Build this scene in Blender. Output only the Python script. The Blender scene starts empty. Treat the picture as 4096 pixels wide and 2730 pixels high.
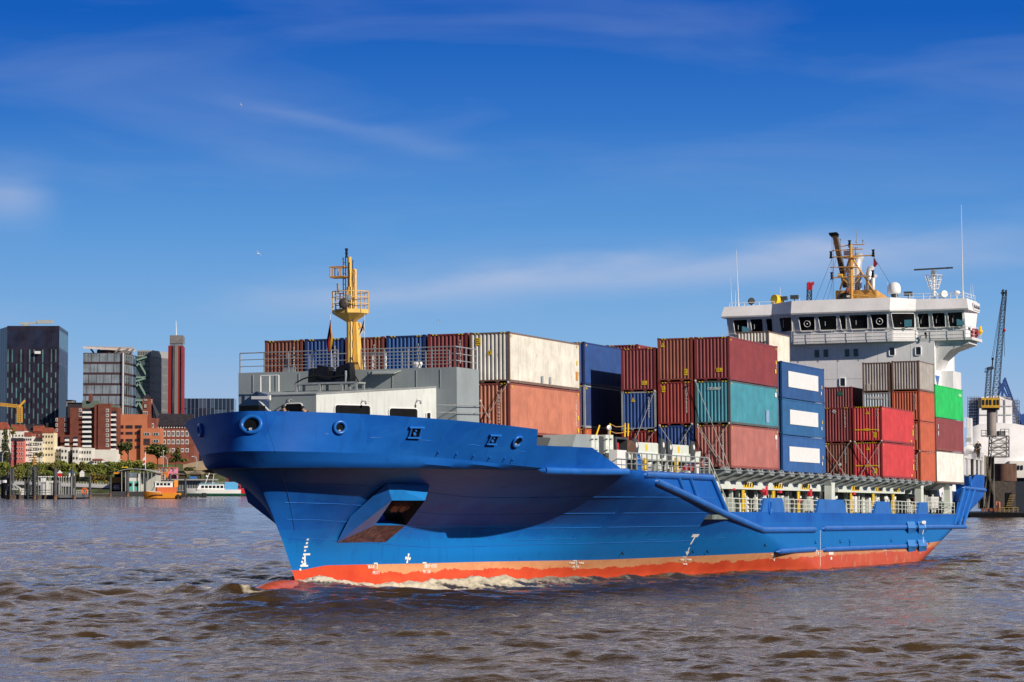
import bpy, math, random
import numpy as np
from mathutils import Vector, Matrix, Quaternion
from mathutils.bvhtree import BVHTree
R_ = math.radians
rnd = random.Random(7)
sc = bpy.context.scene
COL = sc.collection
# ------------------------------------------------------------------ camera (solved from the container boxes, metres)
FPX = 11025.6                      # focal length in pixels of a 4096 px wide picture
HOR = 1952.0                       # picture row of the true horizon
CAM_H = 5.7                        # eye height over the water
PITCH = math.atan((HOR - 1365) / FPX)
cd = bpy.data.cameras.new("camera"); cam = bpy.data.objects.new("camera", cd); COL.objects.link(cam)
cd.sensor_width = 36; cd.lens = FPX / 4096 * 36; cd.clip_start = 1; cd.clip_end = 60000
cam.location = (0, 0, CAM_H); cam.rotation_euler = (R_(90) + PITCH, 0, 0)
sc.camera = cam
sc.view_settings.view_transform = 'Standard'; sc.view_settings.look = 'None'
sc.cycles.use_denoising = True; sc.cycles.denoising_prefilter = 'NONE'; sc.cycles.caustics_reflective = False; sc.cycles.caustics_refractive = False; sc.cycles.sample_clamp_indirect = 3.0
sc.view_settings.exposure = 0.0; sc.view_settings.gamma = 1.0
# ------------------------------------------------------------------ ship frame: +x aft, -y port, z up (slightly trimmed and heeled)
_f, _yaw, _pit, _roll = FPX, 0.35825622, 0.06466197, -0.00841409
SC = np.array([-145.92375, -61.38901, -10.651573])
_F = np.array([math.cos(_yaw)*math.cos(_pit), math.sin(_yaw)*math.cos(_pit), math.sin(_pit)])
_Rr = np.array([math.sin(_yaw), -math.cos(_yaw), 0.0]); _U = np.cross(_Rr, _F)
_R2 = math.cos(_roll)*_Rr + math.sin(_roll)*_U; _U2 = -math.sin(_roll)*_Rr + math.cos(_roll)*_U
cp, sp = math.cos(PITCH), math.sin(PITCH)
WF = np.array([0, cp, sp]); WR = np.array([1., 0, 0]); WU = np.array([0, -sp, cp])
ROT = np.outer(WR, _R2) + np.outer(WU, _U2) + np.outer(WF, _F)       # ship -> world rotation
T0 = np.array([0, 0, CAM_H]) - ROT @ SC
MS = Matrix([[*ROT[0], T0[0]], [*ROT[1], T0[1]], [*ROT[2], T0[2]], [0, 0, 0, 1]])
MSI = MS.inverted()
MW = Matrix.Identity(4)
def S(u, w, ax, val):              # surveyed point of the ship: photo ray met with the plane x/y/z = val
    d = _F*_f + _R2*(u-2048) - _U2*(w-1365)
    t = (val - SC[ax]) / d[ax]
    return Vector((SC + d*t).tolist())
def W(u, w, Y):                    # surveyed point of the shore at depth Y
    d = WF*FPX + WR*(u-2048) - WU*(w-1365)
    t = Y / d[1]
    return Vector((d*t).tolist()) + Vector((0, 0, CAM_H))
def px(Y): return FPX / Y          # photo pixels per metre at depth Y
# ------------------------------------------------------------------ sun and sky
_sunS = np.array([-0.335*math.cos(R_(26)), -0.942*math.cos(R_(26)), math.sin(R_(26))])
SUN = Vector((ROT @ _sunS).tolist()).normalized()
SUN_EL = math.asin(SUN.z); SUN_AZ = math.atan2(SUN.x, SUN.y)
sl = bpy.data.lights.new("sun", 'SUN'); so = bpy.data.objects.new("sun", sl); COL.objects.link(so)
sl.energy = 5.0; sl.angle = R_(0.5); sl.color = (1.0, 0.90, 0.76)
so.rotation_euler = SUN.to_track_quat('Z', 'Y').to_euler(); so.location = (200, -100, 150)
wd = bpy.data.worlds.new("World"); sc.world = wd; wd.use_nodes = True
nt = wd.node_tree; nt.nodes.clear()
def nd(nt, t, **k):
    n = nt.nodes.new(t)
    for a, b in k.items():
        if a[0] == 'i' and a[1:].isdigit(): n.inputs[int(a[1:])].default_value = b
        elif a in n.inputs.keys() and not hasattr(n, a): n.inputs[a].default_value = b
        else: setattr(n, a, b)
    return n
def ramp(nt, stops, interp='LINEAR'):
    n = nt.nodes.new('ShaderNodeValToRGB'); cr = n.color_ramp; cr.interpolation = interp
    while len(cr.elements) < len(stops): cr.elements.new(0.5)
    for e, (p, c) in zip(cr.elements, stops):
        e.position = p; e.color = (*c, 1) if len(c) == 3 else c
    return n
L = nt.links.new
out = nd(nt, 'ShaderNodeOutputWorld'); bg = nd(nt, 'ShaderNodeBackground'); bg.inputs[1].default_value = 0.10
sky = nd(nt, 'ShaderNodeTexSky'); sky.sky_type = 'NISHITA'; sky.sun_disc = False
sky.sun_elevation = SUN_EL; sky.sun_rotation = SUN_AZ
sky.air_density = 1.0; sky.dust_density = 0.6; sky.ozone_density = 3.0
tc = nd(nt, 'ShaderNodeTexCoord'); sx = nd(nt, 'ShaderNodeSeparateXYZ'); L(tc.outputs['Generated'], sx.inputs[0])
K = 10.0
# deep polarised blue of the low sky, by true elevation
SKYR = [(0.0, (.46, .54, .71)), (.07, (.35, .50, .72)), (.15, (.22, .44, .74)), (.26, (.105, .315, .69)), (.37, (.035, .18, .58)), (.47, (.008, .11, .49)), (1.0, (.006, .10, .45))]
mp = nd(nt, 'ShaderNodeMapRange'); mp.inputs[1].default_value = 0.0; mp.inputs[2].default_value = 0.36
L(sx.outputs[2], mp.inputs[0])
rp = ramp(nt, [(p, c) for p, c in SKYR]); L(mp.outputs[0], rp.inputs[0])
sc10 = nd(nt, 'ShaderNodeVectorMath', operation='SCALE'); sc10.inputs[3].default_value = K; L(rp.outputs[0], sc10.inputs[0])
# high thin cloud: noise stretched along the horizon, in sky directions
mpc = nd(nt, 'ShaderNodeMapping'); mpc.inputs['Scale'].default_value = (3.2, 3.2, 17.0); mpc.inputs['Rotation'].default_value = (0, R_(-9), 0)
mpc.inputs['Location'].default_value = (1.3, 0.2, 4.1)
L(tc.outputs['Generated'], mpc.inputs[0])
n1 = nd(nt, 'ShaderNodeTexNoise'); n1.inputs['Scale'].default_value = 2.3; n1.inputs['Detail'].default_value = 5; n1.inputs['Roughness'].default_value = .5; n1.inputs['Distortion'].default_value = .5
L(mpc.outputs[0], n1.inputs['Vector'])
cr1 = ramp(nt, [(0.48, (0, 0, 0)), (0.85, (.20, .20, .20))]); L(n1.outputs[0], cr1.inputs[0])
mx = nd(nt, 'ShaderNodeMixRGB'); mx.inputs[2].default_value = (4.1, 4.9, 7.0, 1)
L(cr1.outputs[0], mx.inputs[0]); L(sc10.outputs[0], mx.inputs[1])
# three separate wisps: a long pale veil low on the right, a thin streak, a bright patch at the left
rx = nd(nt, 'ShaderNodeMath', operation='DIVIDE'); L(sx.outputs[0], rx.inputs[0]); L(sx.outputs[1], rx.inputs[1])
rz = nd(nt, 'ShaderNodeMath', operation='DIVIDE'); L(sx.outputs[2], rz.inputs[0]); L(sx.outputs[1], rz.inputs[1])
def m_(op, a, b):
    n = nd(nt, 'ShaderNodeMath', operation=op)
    for i_, c in ((0, a), (1, b)):
        if isinstance(c, (int, float)): n.inputs[i_].default_value = c
        else: L(c, n.inputs[i_])
    return n.outputs[0]
nw = nd(nt, 'ShaderNodeTexNoise'); nw.inputs['Scale'].default_value = 9; nw.inputs['Detail'].default_value = 6
mpw = nd(nt, 'ShaderNodeMapping'); mpw.inputs['Scale'].default_value = (2.2, 1, 9); mpw.inputs['Rotation'].default_value = (0, R_(-6), 0); L(tc.outputs['Generated'], mpw.inputs[0]); L(mpw.outputs[0], nw.inputs['Vector'])
def wisp(x0, z0, slope, wz, xa, xb, fall, amt):
    c = m_('ADD', m_('MULTIPLY', m_('SUBTRACT', rx.outputs[0], x0), slope), z0 - .006)
    c = m_('ADD', c, m_('MULTIPLY', nw.outputs[0], .012))
    q = m_('DIVIDE', m_('SUBTRACT', rz.outputs[0], c), wz); g = m_('POWER', 2.718, m_('MULTIPLY', m_('MULTIPLY', q, q), -1.0))
    a = nd(nt, 'ShaderNodeMapRange', interpolation_type='SMOOTHSTEP'); a.inputs[1].default_value = xa-fall; a.inputs[2].default_value = xa+fall; L(rx.outputs[0], a.inputs[0])
    b = nd(nt, 'ShaderNodeMapRange', interpolation_type='SMOOTHSTEP'); b.inputs[1].default_value = xb-fall; b.inputs[2].default_value = xb+fall; b.inputs[3].default_value = 1; b.inputs[4].default_value = 0; L(rx.outputs[0], b.inputs[0])
    t_ = nd(nt, 'ShaderNodeMapRange'); t_.inputs[1].default_value = .25; t_.inputs[2].default_value = .75; t_.inputs[3].default_value = .35; L(nw.outputs[0], t_.inputs[0])
    return m_('MULTIPLY', m_('MULTIPLY', m_('MULTIPLY', g, a.outputs[0]), b.outputs[0]), m_('MULTIPLY', t_.outputs[0], amt))
W_ = m_('ADD', m_('ADD', wisp(.02, .0765, .085, .0065, -.085, .17, .05, .75), wisp(-.06, .131, -.22, .0035, -.10, -.02, .025, .18)), m_('ADD', wisp(-.19, .107, -.1, .010, -.4, -.172, .012, .62), wisp(.09, .078, .05, .003, .05, .22, .05, .22)))
gy = m_('GREATER_THAN', sx.outputs[1], .2)
mxw = nd(nt, 'ShaderNodeMixRGB'); mxw.inputs[2].default_value = (4.6, 5.4, 7.4, 1); L(m_('MULTIPLY', W_, gy), mxw.inputs[0]); L(mx.outputs[0], mxw.inputs[1])
mx = mxw
# above the picture: added unseen cloud bank brightens river reflections; elsewhere dimmed Nishita sky
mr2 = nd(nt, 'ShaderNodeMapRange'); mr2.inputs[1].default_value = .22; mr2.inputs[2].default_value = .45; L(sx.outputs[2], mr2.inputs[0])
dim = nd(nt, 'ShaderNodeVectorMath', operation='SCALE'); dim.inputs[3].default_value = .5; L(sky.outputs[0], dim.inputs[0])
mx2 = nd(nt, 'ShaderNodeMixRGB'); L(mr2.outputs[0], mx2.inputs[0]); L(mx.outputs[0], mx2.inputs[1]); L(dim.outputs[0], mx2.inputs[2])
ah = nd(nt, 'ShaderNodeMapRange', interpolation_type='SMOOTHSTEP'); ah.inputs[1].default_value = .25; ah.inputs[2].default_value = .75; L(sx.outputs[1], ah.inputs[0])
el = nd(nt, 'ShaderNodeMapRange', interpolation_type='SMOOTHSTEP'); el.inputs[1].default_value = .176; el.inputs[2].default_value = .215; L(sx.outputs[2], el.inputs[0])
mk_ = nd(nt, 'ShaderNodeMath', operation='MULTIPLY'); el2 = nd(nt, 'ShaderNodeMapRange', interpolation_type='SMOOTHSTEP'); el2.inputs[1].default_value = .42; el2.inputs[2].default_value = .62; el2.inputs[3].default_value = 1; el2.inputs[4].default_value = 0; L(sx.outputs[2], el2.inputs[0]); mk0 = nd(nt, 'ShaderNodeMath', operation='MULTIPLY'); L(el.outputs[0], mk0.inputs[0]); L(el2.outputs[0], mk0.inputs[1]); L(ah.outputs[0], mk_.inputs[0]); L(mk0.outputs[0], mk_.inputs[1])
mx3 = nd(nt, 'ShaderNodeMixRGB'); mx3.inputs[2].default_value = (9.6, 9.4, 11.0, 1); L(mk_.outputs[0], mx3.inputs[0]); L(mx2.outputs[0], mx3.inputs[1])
# added dimming: sky behind the viewer darkened to deepen shade on facing surfaces
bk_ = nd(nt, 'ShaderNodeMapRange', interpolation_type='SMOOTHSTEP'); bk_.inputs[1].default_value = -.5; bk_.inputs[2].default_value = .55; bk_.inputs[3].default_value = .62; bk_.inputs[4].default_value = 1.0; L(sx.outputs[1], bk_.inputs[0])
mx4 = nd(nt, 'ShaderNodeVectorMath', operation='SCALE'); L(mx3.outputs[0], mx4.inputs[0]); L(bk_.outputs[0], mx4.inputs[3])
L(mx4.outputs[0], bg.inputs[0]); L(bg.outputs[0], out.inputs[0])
# ------------------------------------------------------------------ mesh builder
class MB:
    def __init__(s): s.v = []; s.f = []; s.m = []; s.mi = 0
    def face(s, pts):
        n = len(s.v); s.v += [tuple(p) for p in pts]; s.f.append(tuple(range(n, n+len(pts)))); s.m.append(s.mi)
    def box(s, x0, x1, y0, y1, z0, z1):
        n = len(s.v)
        s.v += [(x0,y0,z0),(x1,y0,z0),(x1,y1,z0),(x0,y1,z0),(x0,y0,z1),(x1,y0,z1),(x1,y1,z1),(x0,y1,z1)]
        for q in ((0,3,2,1),(4,5,6,7),(0,1,5,4),(1,2,6,5),(2,3,7,6),(3,0,4,7)): s.f.append(tuple(n+i for i in q)); s.m.append(s.mi)
        return s
    def hexa(s, b, t):             # four bottom points, four top points
        n = len(s.v); s.v += [tuple(p) for p in list(b)+list(t)]
        for q in ((0,3,2,1),(4,5,6,7),(0,1,5,4),(1,2,6,5),(2,3,7,6),(3,0,4,7)): s.f.append(tuple(n+i for i in q)); s.m.append(s.mi)
        return s
    def prism(s, pts, d):          # planar polygon pushed along vector d
        n = len(s.v); k = len(pts); d = Vector(d)
        s.v += [tuple(p) for p in pts] + [tuple(Vector(p)+d) for p in pts]
        s.f.append(tuple(range(n, n+k))[::-1]); s.f.append(tuple(range(n+k, n+2*k))); s.m += [s.mi]*2
        for i in range(k):
            j = (i+1) % k; s.f.append((n+i, n+j, n+k+j, n+k+i)); s.m.append(s.mi)
        return s
    def ring(s, c, ax, r, n):
        ax = Vector(ax).normalized(); a = ax.orthogonal().normalized(); b = ax.cross(a)
        return [Vector(c) + (a*math.cos(2*math.pi*i/n) + b*math.sin(2*math.pi*i/n))*r for i in range(n)]
    def loft(s, rings, cap=True, close=True):
        n0 = len(s.v); k = len(rings[0])
        for r in rings: s.v += [tuple(p) for p in r]
        for j in range(len(rings)-1):
            for i in range(k if close else k-1):
                i2 = (i+1) % k
                s.f.append((n0+j*k+i, n0+j*k+i2, n0+(j+1)*k+i2, n0+(j+1)*k+i)); s.m.append(s.mi)
        if cap:
            s.f.append(tuple(range(n0, n0+k))[::-1]); s.f.append(tuple(n0+(len(rings)-1)*k+i for i in range(k))); s.m += [s.mi]*2
        return s
    def tube(s, p, q, r, n=8, r2=None):
        p, q = Vector(p), Vector(q); ax = q-p
        if ax.length < 1e-6: return s
        return s.loft([s.ring(p, ax, r, n), s.ring(q, ax, r if r2 is None else r2, n)])
    def path(s, pts, r, n=6, closed=False):
        pts = [Vector(p) for p in pts]; rings = []
        up = None
        for i, p in enumerate(pts):
            if closed: d = pts[(i+1) % len(pts)] - pts[i-1]
            else: d = pts[min(i+1, len(pts)-1)] - pts[max(i-1, 0)]
            d.normalize()
            if up is None: up = d.orthogonal().normalized()
            a = (up - d*up.dot(d)).normalized(); up = a; b = d.cross(a)
            rings.append([p + (a*math.cos(2*math.pi*k/n) + b*math.sin(2*math.pi*k/n))*r for k in range(n)])
        if closed: rings.append(rings[0])
        return s.loft(rings, cap=not closed)
    def bar(s, p, q, w, h=None, up=(0,0,1)):
        p, q = Vector(p), Vector(q); h = h or w; d = (q-p)
        if d.length < 1e-6: return s
        d.normalize(); up = Vector(up)
        if abs(d.dot(up)) > .98: up = Vector((1,0,0)) if abs(d.x) < .9 else Vector((0,1,0))
        a = d.cross(up).normalized()*(w/2); b = a.cross(d).normalized()*(h/2)
        return s.hexa([p-a-b, p+a-b, q+a-b, q-a-b], [p-a+b, p+a+b, q+a+b, q-a+b])
    def lathe(s, prof, c=(0,0,0), ax=(0,0,1), n=16):
        c = Vector(c); ax = Vector(ax).normalized()
        return s.loft([s.ring(c+ax*z, ax, max(r, 1e-4), n) for r, z in prof])
    def ball(s, c, rx, ry=None, rz=None, n=12, m=8):
        ry = ry or rx; rz = rz or rx; c = Vector(c)
        rings = []
        for j in range(m+1):
            t = -math.pi/2 + math.pi*j/m; cr = max(math.cos(t), 1e-3)
            rings.append([c+Vector((rx*cr*math.cos(2*math.pi*i/n), ry*cr*math.sin(2*math.pi*i/n), rz*math.sin(t))) for i in range(n)])
        return s.loft(rings)
    def grid(s, rows):
        n = len(s.v); k = len(rows[0])
        for r in rows: s.v += [tuple(p) for p in r]
        for j in range(len(rows)-1):
            for i in range(k-1):
                s.f.append((n+j*k+i, n+j*k+i+1, n+(j+1)*k+i+1, n+(j+1)*k+i)); s.m.append(s.mi)
        return s
    def weld(s, eps=1e-4):
        key = {}; idx = []; nv = []
        for v in s.v:
            k = (round(v[0]/eps), round(v[1]/eps), round(v[2]/eps))
            if k not in key: key[k] = len(nv); nv.append(v)
            idx.append(key[k])
        f2, m2 = [], []
        for f, mi in zip(s.f, s.m):
            g = []
            for i in f:
                if not g or g[-1] != idx[i]: g.append(idx[i])
            if len(g) > 1 and g[0] == g[-1]: g.pop()
            if len(set(g)) > 2 and len(set(g)) == len(g): f2.append(tuple(g)); m2.append(mi)
        s.v, s.f, s.m = nv, f2, m2
        return s
    def build(s, name, mats, parent=None, smooth=False, label=None, frame=None, loc=None, raw=False):
        root = parent
        while root is not None and root.parent is not None: root = root.parent
        if root is not None and not raw and root.name in ABS:      # surveyed in world coordinates, kept relative to the thing's base
            q = ABS[root.name]; s.v = [(v[0]-q[0], v[1]-q[1], v[2]-q[2]) for v in s.v]
        me = bpy.data.meshes.new(name); me.from_pydata(s.v, [], s.f); me.update()
        for mm in (mats if isinstance(mats, (list, tuple)) else [mats]): me.materials.append(mm)
        if any(s.m): me.polygons.foreach_set('material_index', s.m)
        if smooth:
            me.polygons.foreach_set('use_smooth', [True]*len(me.polygons))
            if smooth != 'all':
                try: me.set_sharp_from_angle(angle=R_(38))
                except Exception: pass
        o = bpy.data.objects.new(name, me); COL.objects.link(o)
        if parent is not None: o.parent = parent
        elif frame is not None: o.matrix_world = frame @ Matrix.Translation(Vector(loc or (0,0,0)))
        if label: o['label'] = label
        return o
def thing(name, label, cat, loc=(0,0,0), frame=MW, rz=0, group=None):
    o = bpy.data.objects.new(name, None); COL.objects.link(o); o.empty_display_size = .5
    o.matrix_world = frame @ Matrix.Translation(Vector(loc)) @ Matrix.Rotation(rz, 4, 'Z')
    o['label'] = label; o['category'] = cat
    if group: o['group'] = group
    return o
ABS = {}
def athing(name, label, cat, loc, **k):
    o = thing(name, label, cat, loc, **k); ABS[o.name] = Vector(loc); return o
def tag(o, label, cat, group=None):
    o['label'] = label; o['category'] = cat
    if group: o['group'] = group
    return o
def kids(o): return [c for c in bpy.data.objects if c.parent == o]
def dup(o, mw=None, label=None, parent=None):      # copy of a thing with its parts and sub-parts
    c = o.copy(); COL.objects.link(c)
    if parent is not None: c.parent = parent
    if mw is not None: c.matrix_world = mw
    if label: c['label'] = label
    for k in kids(o): dup(k, parent=c)
    return c
def copy_part(o, off, parent):                      # one more of a part, shifted inside its thing
    c = o.copy(); COL.objects.link(c); c.parent = parent; c.location = Vector(o.location) + Vector(off)
    for k in kids(o):
        d = k.copy(); COL.objects.link(d); d.parent = c
    return c
# ------------------------------------------------------------------ materials
MATS = {}
def mat(name, col, rough=.55, metal=0.0, var=.12, scale=1.5, bump=0.0, spec=.4, rust=0.0, dirt=0.0, sheen=None, stretch=(1,1,1)):
    if name in MATS: return MATS[name]
    m = bpy.data.materials.new(name); m.use_nodes = True; t = m.node_tree; t.nodes.clear(); Lk = t.links.new
    o = nd(t, 'ShaderNodeOutputMaterial'); b = nd(t, 'ShaderNodeBsdfPrincipled'); Lk(b.outputs[0], o.inputs[0])
    b.inputs['Roughness'].default_value = rough; b.inputs['Metallic'].default_value = metal
    b.inputs['Specular IOR Level'].default_value = spec
    tcn = nd(t, 'ShaderNodeTexCoord'); mpn = nd(t, 'ShaderNodeMapping'); mpn.inputs['Scale'].default_value = stretch
    Lk(tcn.outputs['Object'], mpn.inputs[0])
    n = nd(t, 'ShaderNodeTexNoise'); n.inputs['Scale'].default_value = scale; n.inputs['Detail'].default_value = 6; n.inputs['Roughness'].default_value = .62
    Lk(mpn.outputs[0], n.inputs['Vector'])
    lo = tuple(c*(1-var*1.6) for c in col); hi = tuple(min(1, c*(1+var*1.2)) for c in col)
    r = ramp(t, [(.3, lo), (.7, hi)]); Lk(n.outputs[0], r.inputs[0]); cur = r.outputs[0]
    if dirt > 0:
        m2 = nd(t, 'ShaderNodeMapping'); m2.inputs['Scale'].default_value = (2.2, 2.2, .25); Lk(tcn.outputs['Object'], m2.inputs[0])
        n2 = nd(t, 'ShaderNodeTexNoise'); n2.inputs['Scale'].default_value = 2.6; n2.inputs['Detail'].default_value = 5; Lk(m2.outputs[0], n2.inputs['Vector'])
        r2 = ramp(t, [(.5, (0,0,0)), (.78, (dirt,)*3)]); Lk(n2.outputs[0], r2.inputs[0])
        x2 = nd(t, 'ShaderNodeMixRGB'); x2.inputs[2].default_value = (.09, .075, .06, 1); Lk(r2.outputs[0], x2.inputs[0]); Lk(cur, x2.inputs[1]); cur = x2.outputs[0]
    if rust > 0:
        m3 = nd(t, 'ShaderNodeMapping'); m3.inputs['Scale'].default_value = (3.5, 3.5, .8); Lk(tcn.outputs['Object'], m3.inputs[0])
        n3 = nd(t, 'ShaderNodeTexNoise'); n3.inputs['Scale'].default_value = 1.7; n3.inputs['Detail'].default_value = 8; n3.inputs['Roughness'].default_value = .7; Lk(m3.outputs[0], n3.inputs['Vector'])
        th = .74 - .2*rust
        r3 = ramp(t, [(th, (0,0,0)), (th+.05, (.9,)*3)]); Lk(n3.outputs[0], r3.inputs[0])
        x3 = nd(t, 'ShaderNodeMixRGB'); x3.inputs[2].default_value = (.17, .055, .02, 1); Lk(r3.outputs[0], x3.inputs[0]); Lk(cur, x3.inputs[1]); cur = x3.outputs[0]
    Lk(cur, b.inputs['Base Color'])
    if bump > 0:
        bm = nd(t, 'ShaderNodeBump'); bm.inputs['Strength'].default_value = bump; bm.inputs['Distance'].default_value = .05
        Lk(n.outputs[0], bm.inputs['Height']); Lk(bm.outputs[0], b.inputs['Normal'])
    MATS[name] = m
    return m
def glass(name, col=(.02,.03,.04), rough=.06, var=.5, scale=.5):
    m = mat(name, col, rough=rough, spec=.7, var=var, scale=scale)
    return m
M_white = mat('white_paint', (.74, .74, .75), .45, var=.07, scale=.6, dirt=.18)
M_wclean = mat('white_enamel', (.80, .80, .80), .4, var=.04)
M_grey = mat('grey_deck_paint', (.30, .345, .36), .5, var=.08, scale=.5, dirt=.15)
M_dgrey = mat('dark_grey_steel', (.06, .065, .07), .5, var=.2)
M_black = mat('black_rubber', (.012, .012, .014), .6, var=.3)
M_dark = mat('dark_interior', (.006, .007, .009), .7, var=.3, spec=.1)  # near-black; on openings the shade inside is put into the colour
M_yellow = mat('yellow_paint', (.80, .50, .12), .5, var=.09, scale=1.2)
M_sig = mat('signal_yellow', (.85, .56, .02), .5, var=.08)
M_ochre = mat('ochre_paint', (.62, .33, .08), .5, var=.16, scale=1.2, rust=.1)
M_red = mat('red_paint', (.55, .02, .03), .45, var=.12)
M_steel = mat('galvanised_steel', (.42, .44, .45), .42, metal=.4, var=.14)
M_rustp = mat('rusty_plate', (.22, .065, .03), .75, var=.4, scale=3, bump=.3)
M_glassd = glass('dark_window_glass', (.010, .012, .016))
M_bluep = mat('ship_blue_trim', (.012, .125, .47), .38, var=.14, scale=.9, dirt=.15)
M_mark = mat('white_marking_paint', (.80, .80, .78), .5, var=.06)
M_coam = mat('pale_green_white_paint', (.66, .71, .66), .5, var=.06, dirt=.15)
def text_obj(body, name, size, m, parent, place, spread=1.0, frame=None, vertical=False, label=None):
    cu = bpy.data.curves.new(name, 'FONT'); cu.body = "\n".join(body) if vertical else body
    cu.size = size; cu.align_x = 'CENTER'; cu.align_y = 'CENTER'; cu.extrude = .006; cu.space_line = .86 if vertical else 1; cu.space_character = spread
    cu.offset = .012*size
    tmp = bpy.data.objects.new(name, cu); COL.objects.link(tmp)
    dg = bpy.context.evaluated_depsgraph_get(); me = bpy.data.meshes.new_from_object(tmp.evaluated_get(dg))
    bpy.data.objects.remove(tmp); me.name = name
    me.materials.clear(); me.materials.append(m)
    o = bpy.data.objects.new(name, me); COL.objects.link(o)
    if parent is not None: o.parent = parent; o.matrix_basis = place
    else: o.matrix_world = place
    if label: o['label'] = label
    return o
def axes(o, x, y):                  # matrix: text x axis along x, text up along y
    x = Vector(x).normalized(); y = Vector(y); z = x.cross(y).normalized(); y = z.cross(x)
    return Matrix(((x[0], y[0], z[0], o[0]), (x[1], y[1], z[1], o[1]), (x[2], y[2], z[2], o[2]), (0,0,0,1)))
# ================================================================== the ship's hull
HB = 11.3
ZW, ZBOT = -14.2, -16.2
XT = lambda z: (lambda u: -14.3 - 4.4*u - 2.0*u*u)((z-ZW)/7.1) if z > ZW else -14.3
def lerp(a, b, t): return a + (b-a)*t
def interp(x, xs): return float(np.interp(x, [a for a, _ in xs], [b for _, b in xs]))
def XE(z):
    u = (z-ZW)/6.4
    return interp(u, [(-.4, 58), (0, 50), (.4, 36), (.6, 27.4), (.8, 16.5), (1.0, 6.8), (1.2, 6.8)])
def zK(x): return interp(x, [(-21, -7.1), (-14, -7.25), (-8, -7.55), (-5, -7.74), (-2.4, -7.85), (2, -7.87), (6.8, -7.82)])
def B(x, z):
    """half breadth of the hull at station x, height z"""
    if x > 84:                      # run of the stern
        zz = min(max((z+14.6)/(14.6-7.4), 0), 1)
        x1 = lerp(83, 115.5, min(1, zz*1.25)); x2 = lerp(107, 117.2, zz**.8); b2 = lerp(4.0, 10.9, zz**.7)
        if x <= x1: return HB
        t = min((x-x1)/max(x2-x1, .5), 1); return lerp(HB, b2, t**1.8)
    u = (z-ZW)/6.4; uc = min(max(u, 0), 1)
    xt, xe = XT(z), XE(z); s = min(max((x-xt)/(xe-xt), 0), 1)
    n = lerp(1.30, 1.361, uc); m = 1 + .727*uc**1.5
    q = lerp(interp(uc, [(0, 1), (.25, 1.3), (.5, 1.8), (.8, 1.7), (.93, 1.35), (1, 1)]), interp(uc, [(0, 1), (.25, 1.02), (.5, 1.08), (.8, 1.12), (1, 1)]), min(max((x-3)/9, 0), 1)); s = s**lerp(interp(uc, [(0, 1.1), (.3, 1.2), (.6, 1.12), (.85, 1.16), (1, 1)]), q, min(max((x+13)/13, 0), 1))
    return HB*max(1-(1-s)**n, 0)**(1/m) * (1 if u > 0 else 1+.06*u)
def zTop(x):                        # top of the shell plating (without the bow bulwark)
    if x < 6.8: return zK(x)
    return interp(x, [(6.8, -7.82), (24.3, -7.86), (27.4, -10.27), (33, -10.28), (101.9, -10.52), (102.6, -9.45), (103.6, -9.4), (111.3, -6.8), (117.5, -6.9)])
def xAft(z): return lerp(107, 117.2, min(max((z+14.6)/7.2, 0), 1)**.8)
ZP = [(-22,-13.2),(-14,-13.2),(-12,-13.0),(-8,-13.02),(-3,-13.06),(4,-13.08),(15,-13.17),(25,-13.14),(36,-13.1),(61,-13.08),(79,-13.06),(88.5,-12.98),(99,-12.79),(103,-12.75),(120,-12.7)]
cs = list(np.linspace(0, 1, 60)**1.6)
XJ = 5.0
xa = list(np.arange(XJ+.5, 24.2, .5)) + [24.3, 24.9, 25.5, 26.1, 26.8, 27.4] + list(np.arange(28, 52, .6)) + list(np.arange(52.5, 84, 2.2)) + list(np.arange(84, 100, .7))
xs3 = [101.0, 101.9, 102.25, 102.6, 103.6] + list(np.arange(104.4, 111.2, .7)) + [111.3] + list(np.arange(111.8, 117.2, .45)) + [117.2]
NR = 46
rows = []
for r in range(NR+1):
    rf = r/NR; row = []
    for c in cs:
        z = -11.0
        for _ in range(8):
            x = lerp(XT(z), XJ, c); z = lerp(ZBOT, zTop(x), rf)
        x = lerp(XT(z), XJ, c); row.append((x, -B(x, z), z))
    for x in xa: z = lerp(ZBOT, zTop(x), rf); row.append((x, -B(x, z), z))
    for x0_ in xs3:                 # raked stern: stations close up towards the transom
        z = lerp(ZBOT, zTop(x0_), rf); q = (x0_-100)/17.2; x = lerp(100, xAft(z), q)
        z = lerp(ZBOT, zTop(x), rf) if rf < .999 else zTop(x0_); x = x if rf < .999 else x0_
        row.append((x, -B(x, z), z))
    rows.append(row)
hm = MB(); hm.grid([[p for p in r] for r in rows]); nP = len(hm.v)
hm.grid([[(p[0], -p[1], p[2]) for p in reversed(r)] for r in rows])
# transom and decks close the shell
tr = [(r[-1][0], r[-1][1], r[-1][2]) for r in rows]
hm.grid([[p for p in tr], [(p[0], -p[1], p[2]) for p in tr]])
dk = [p for p in rows[-1]]
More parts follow.
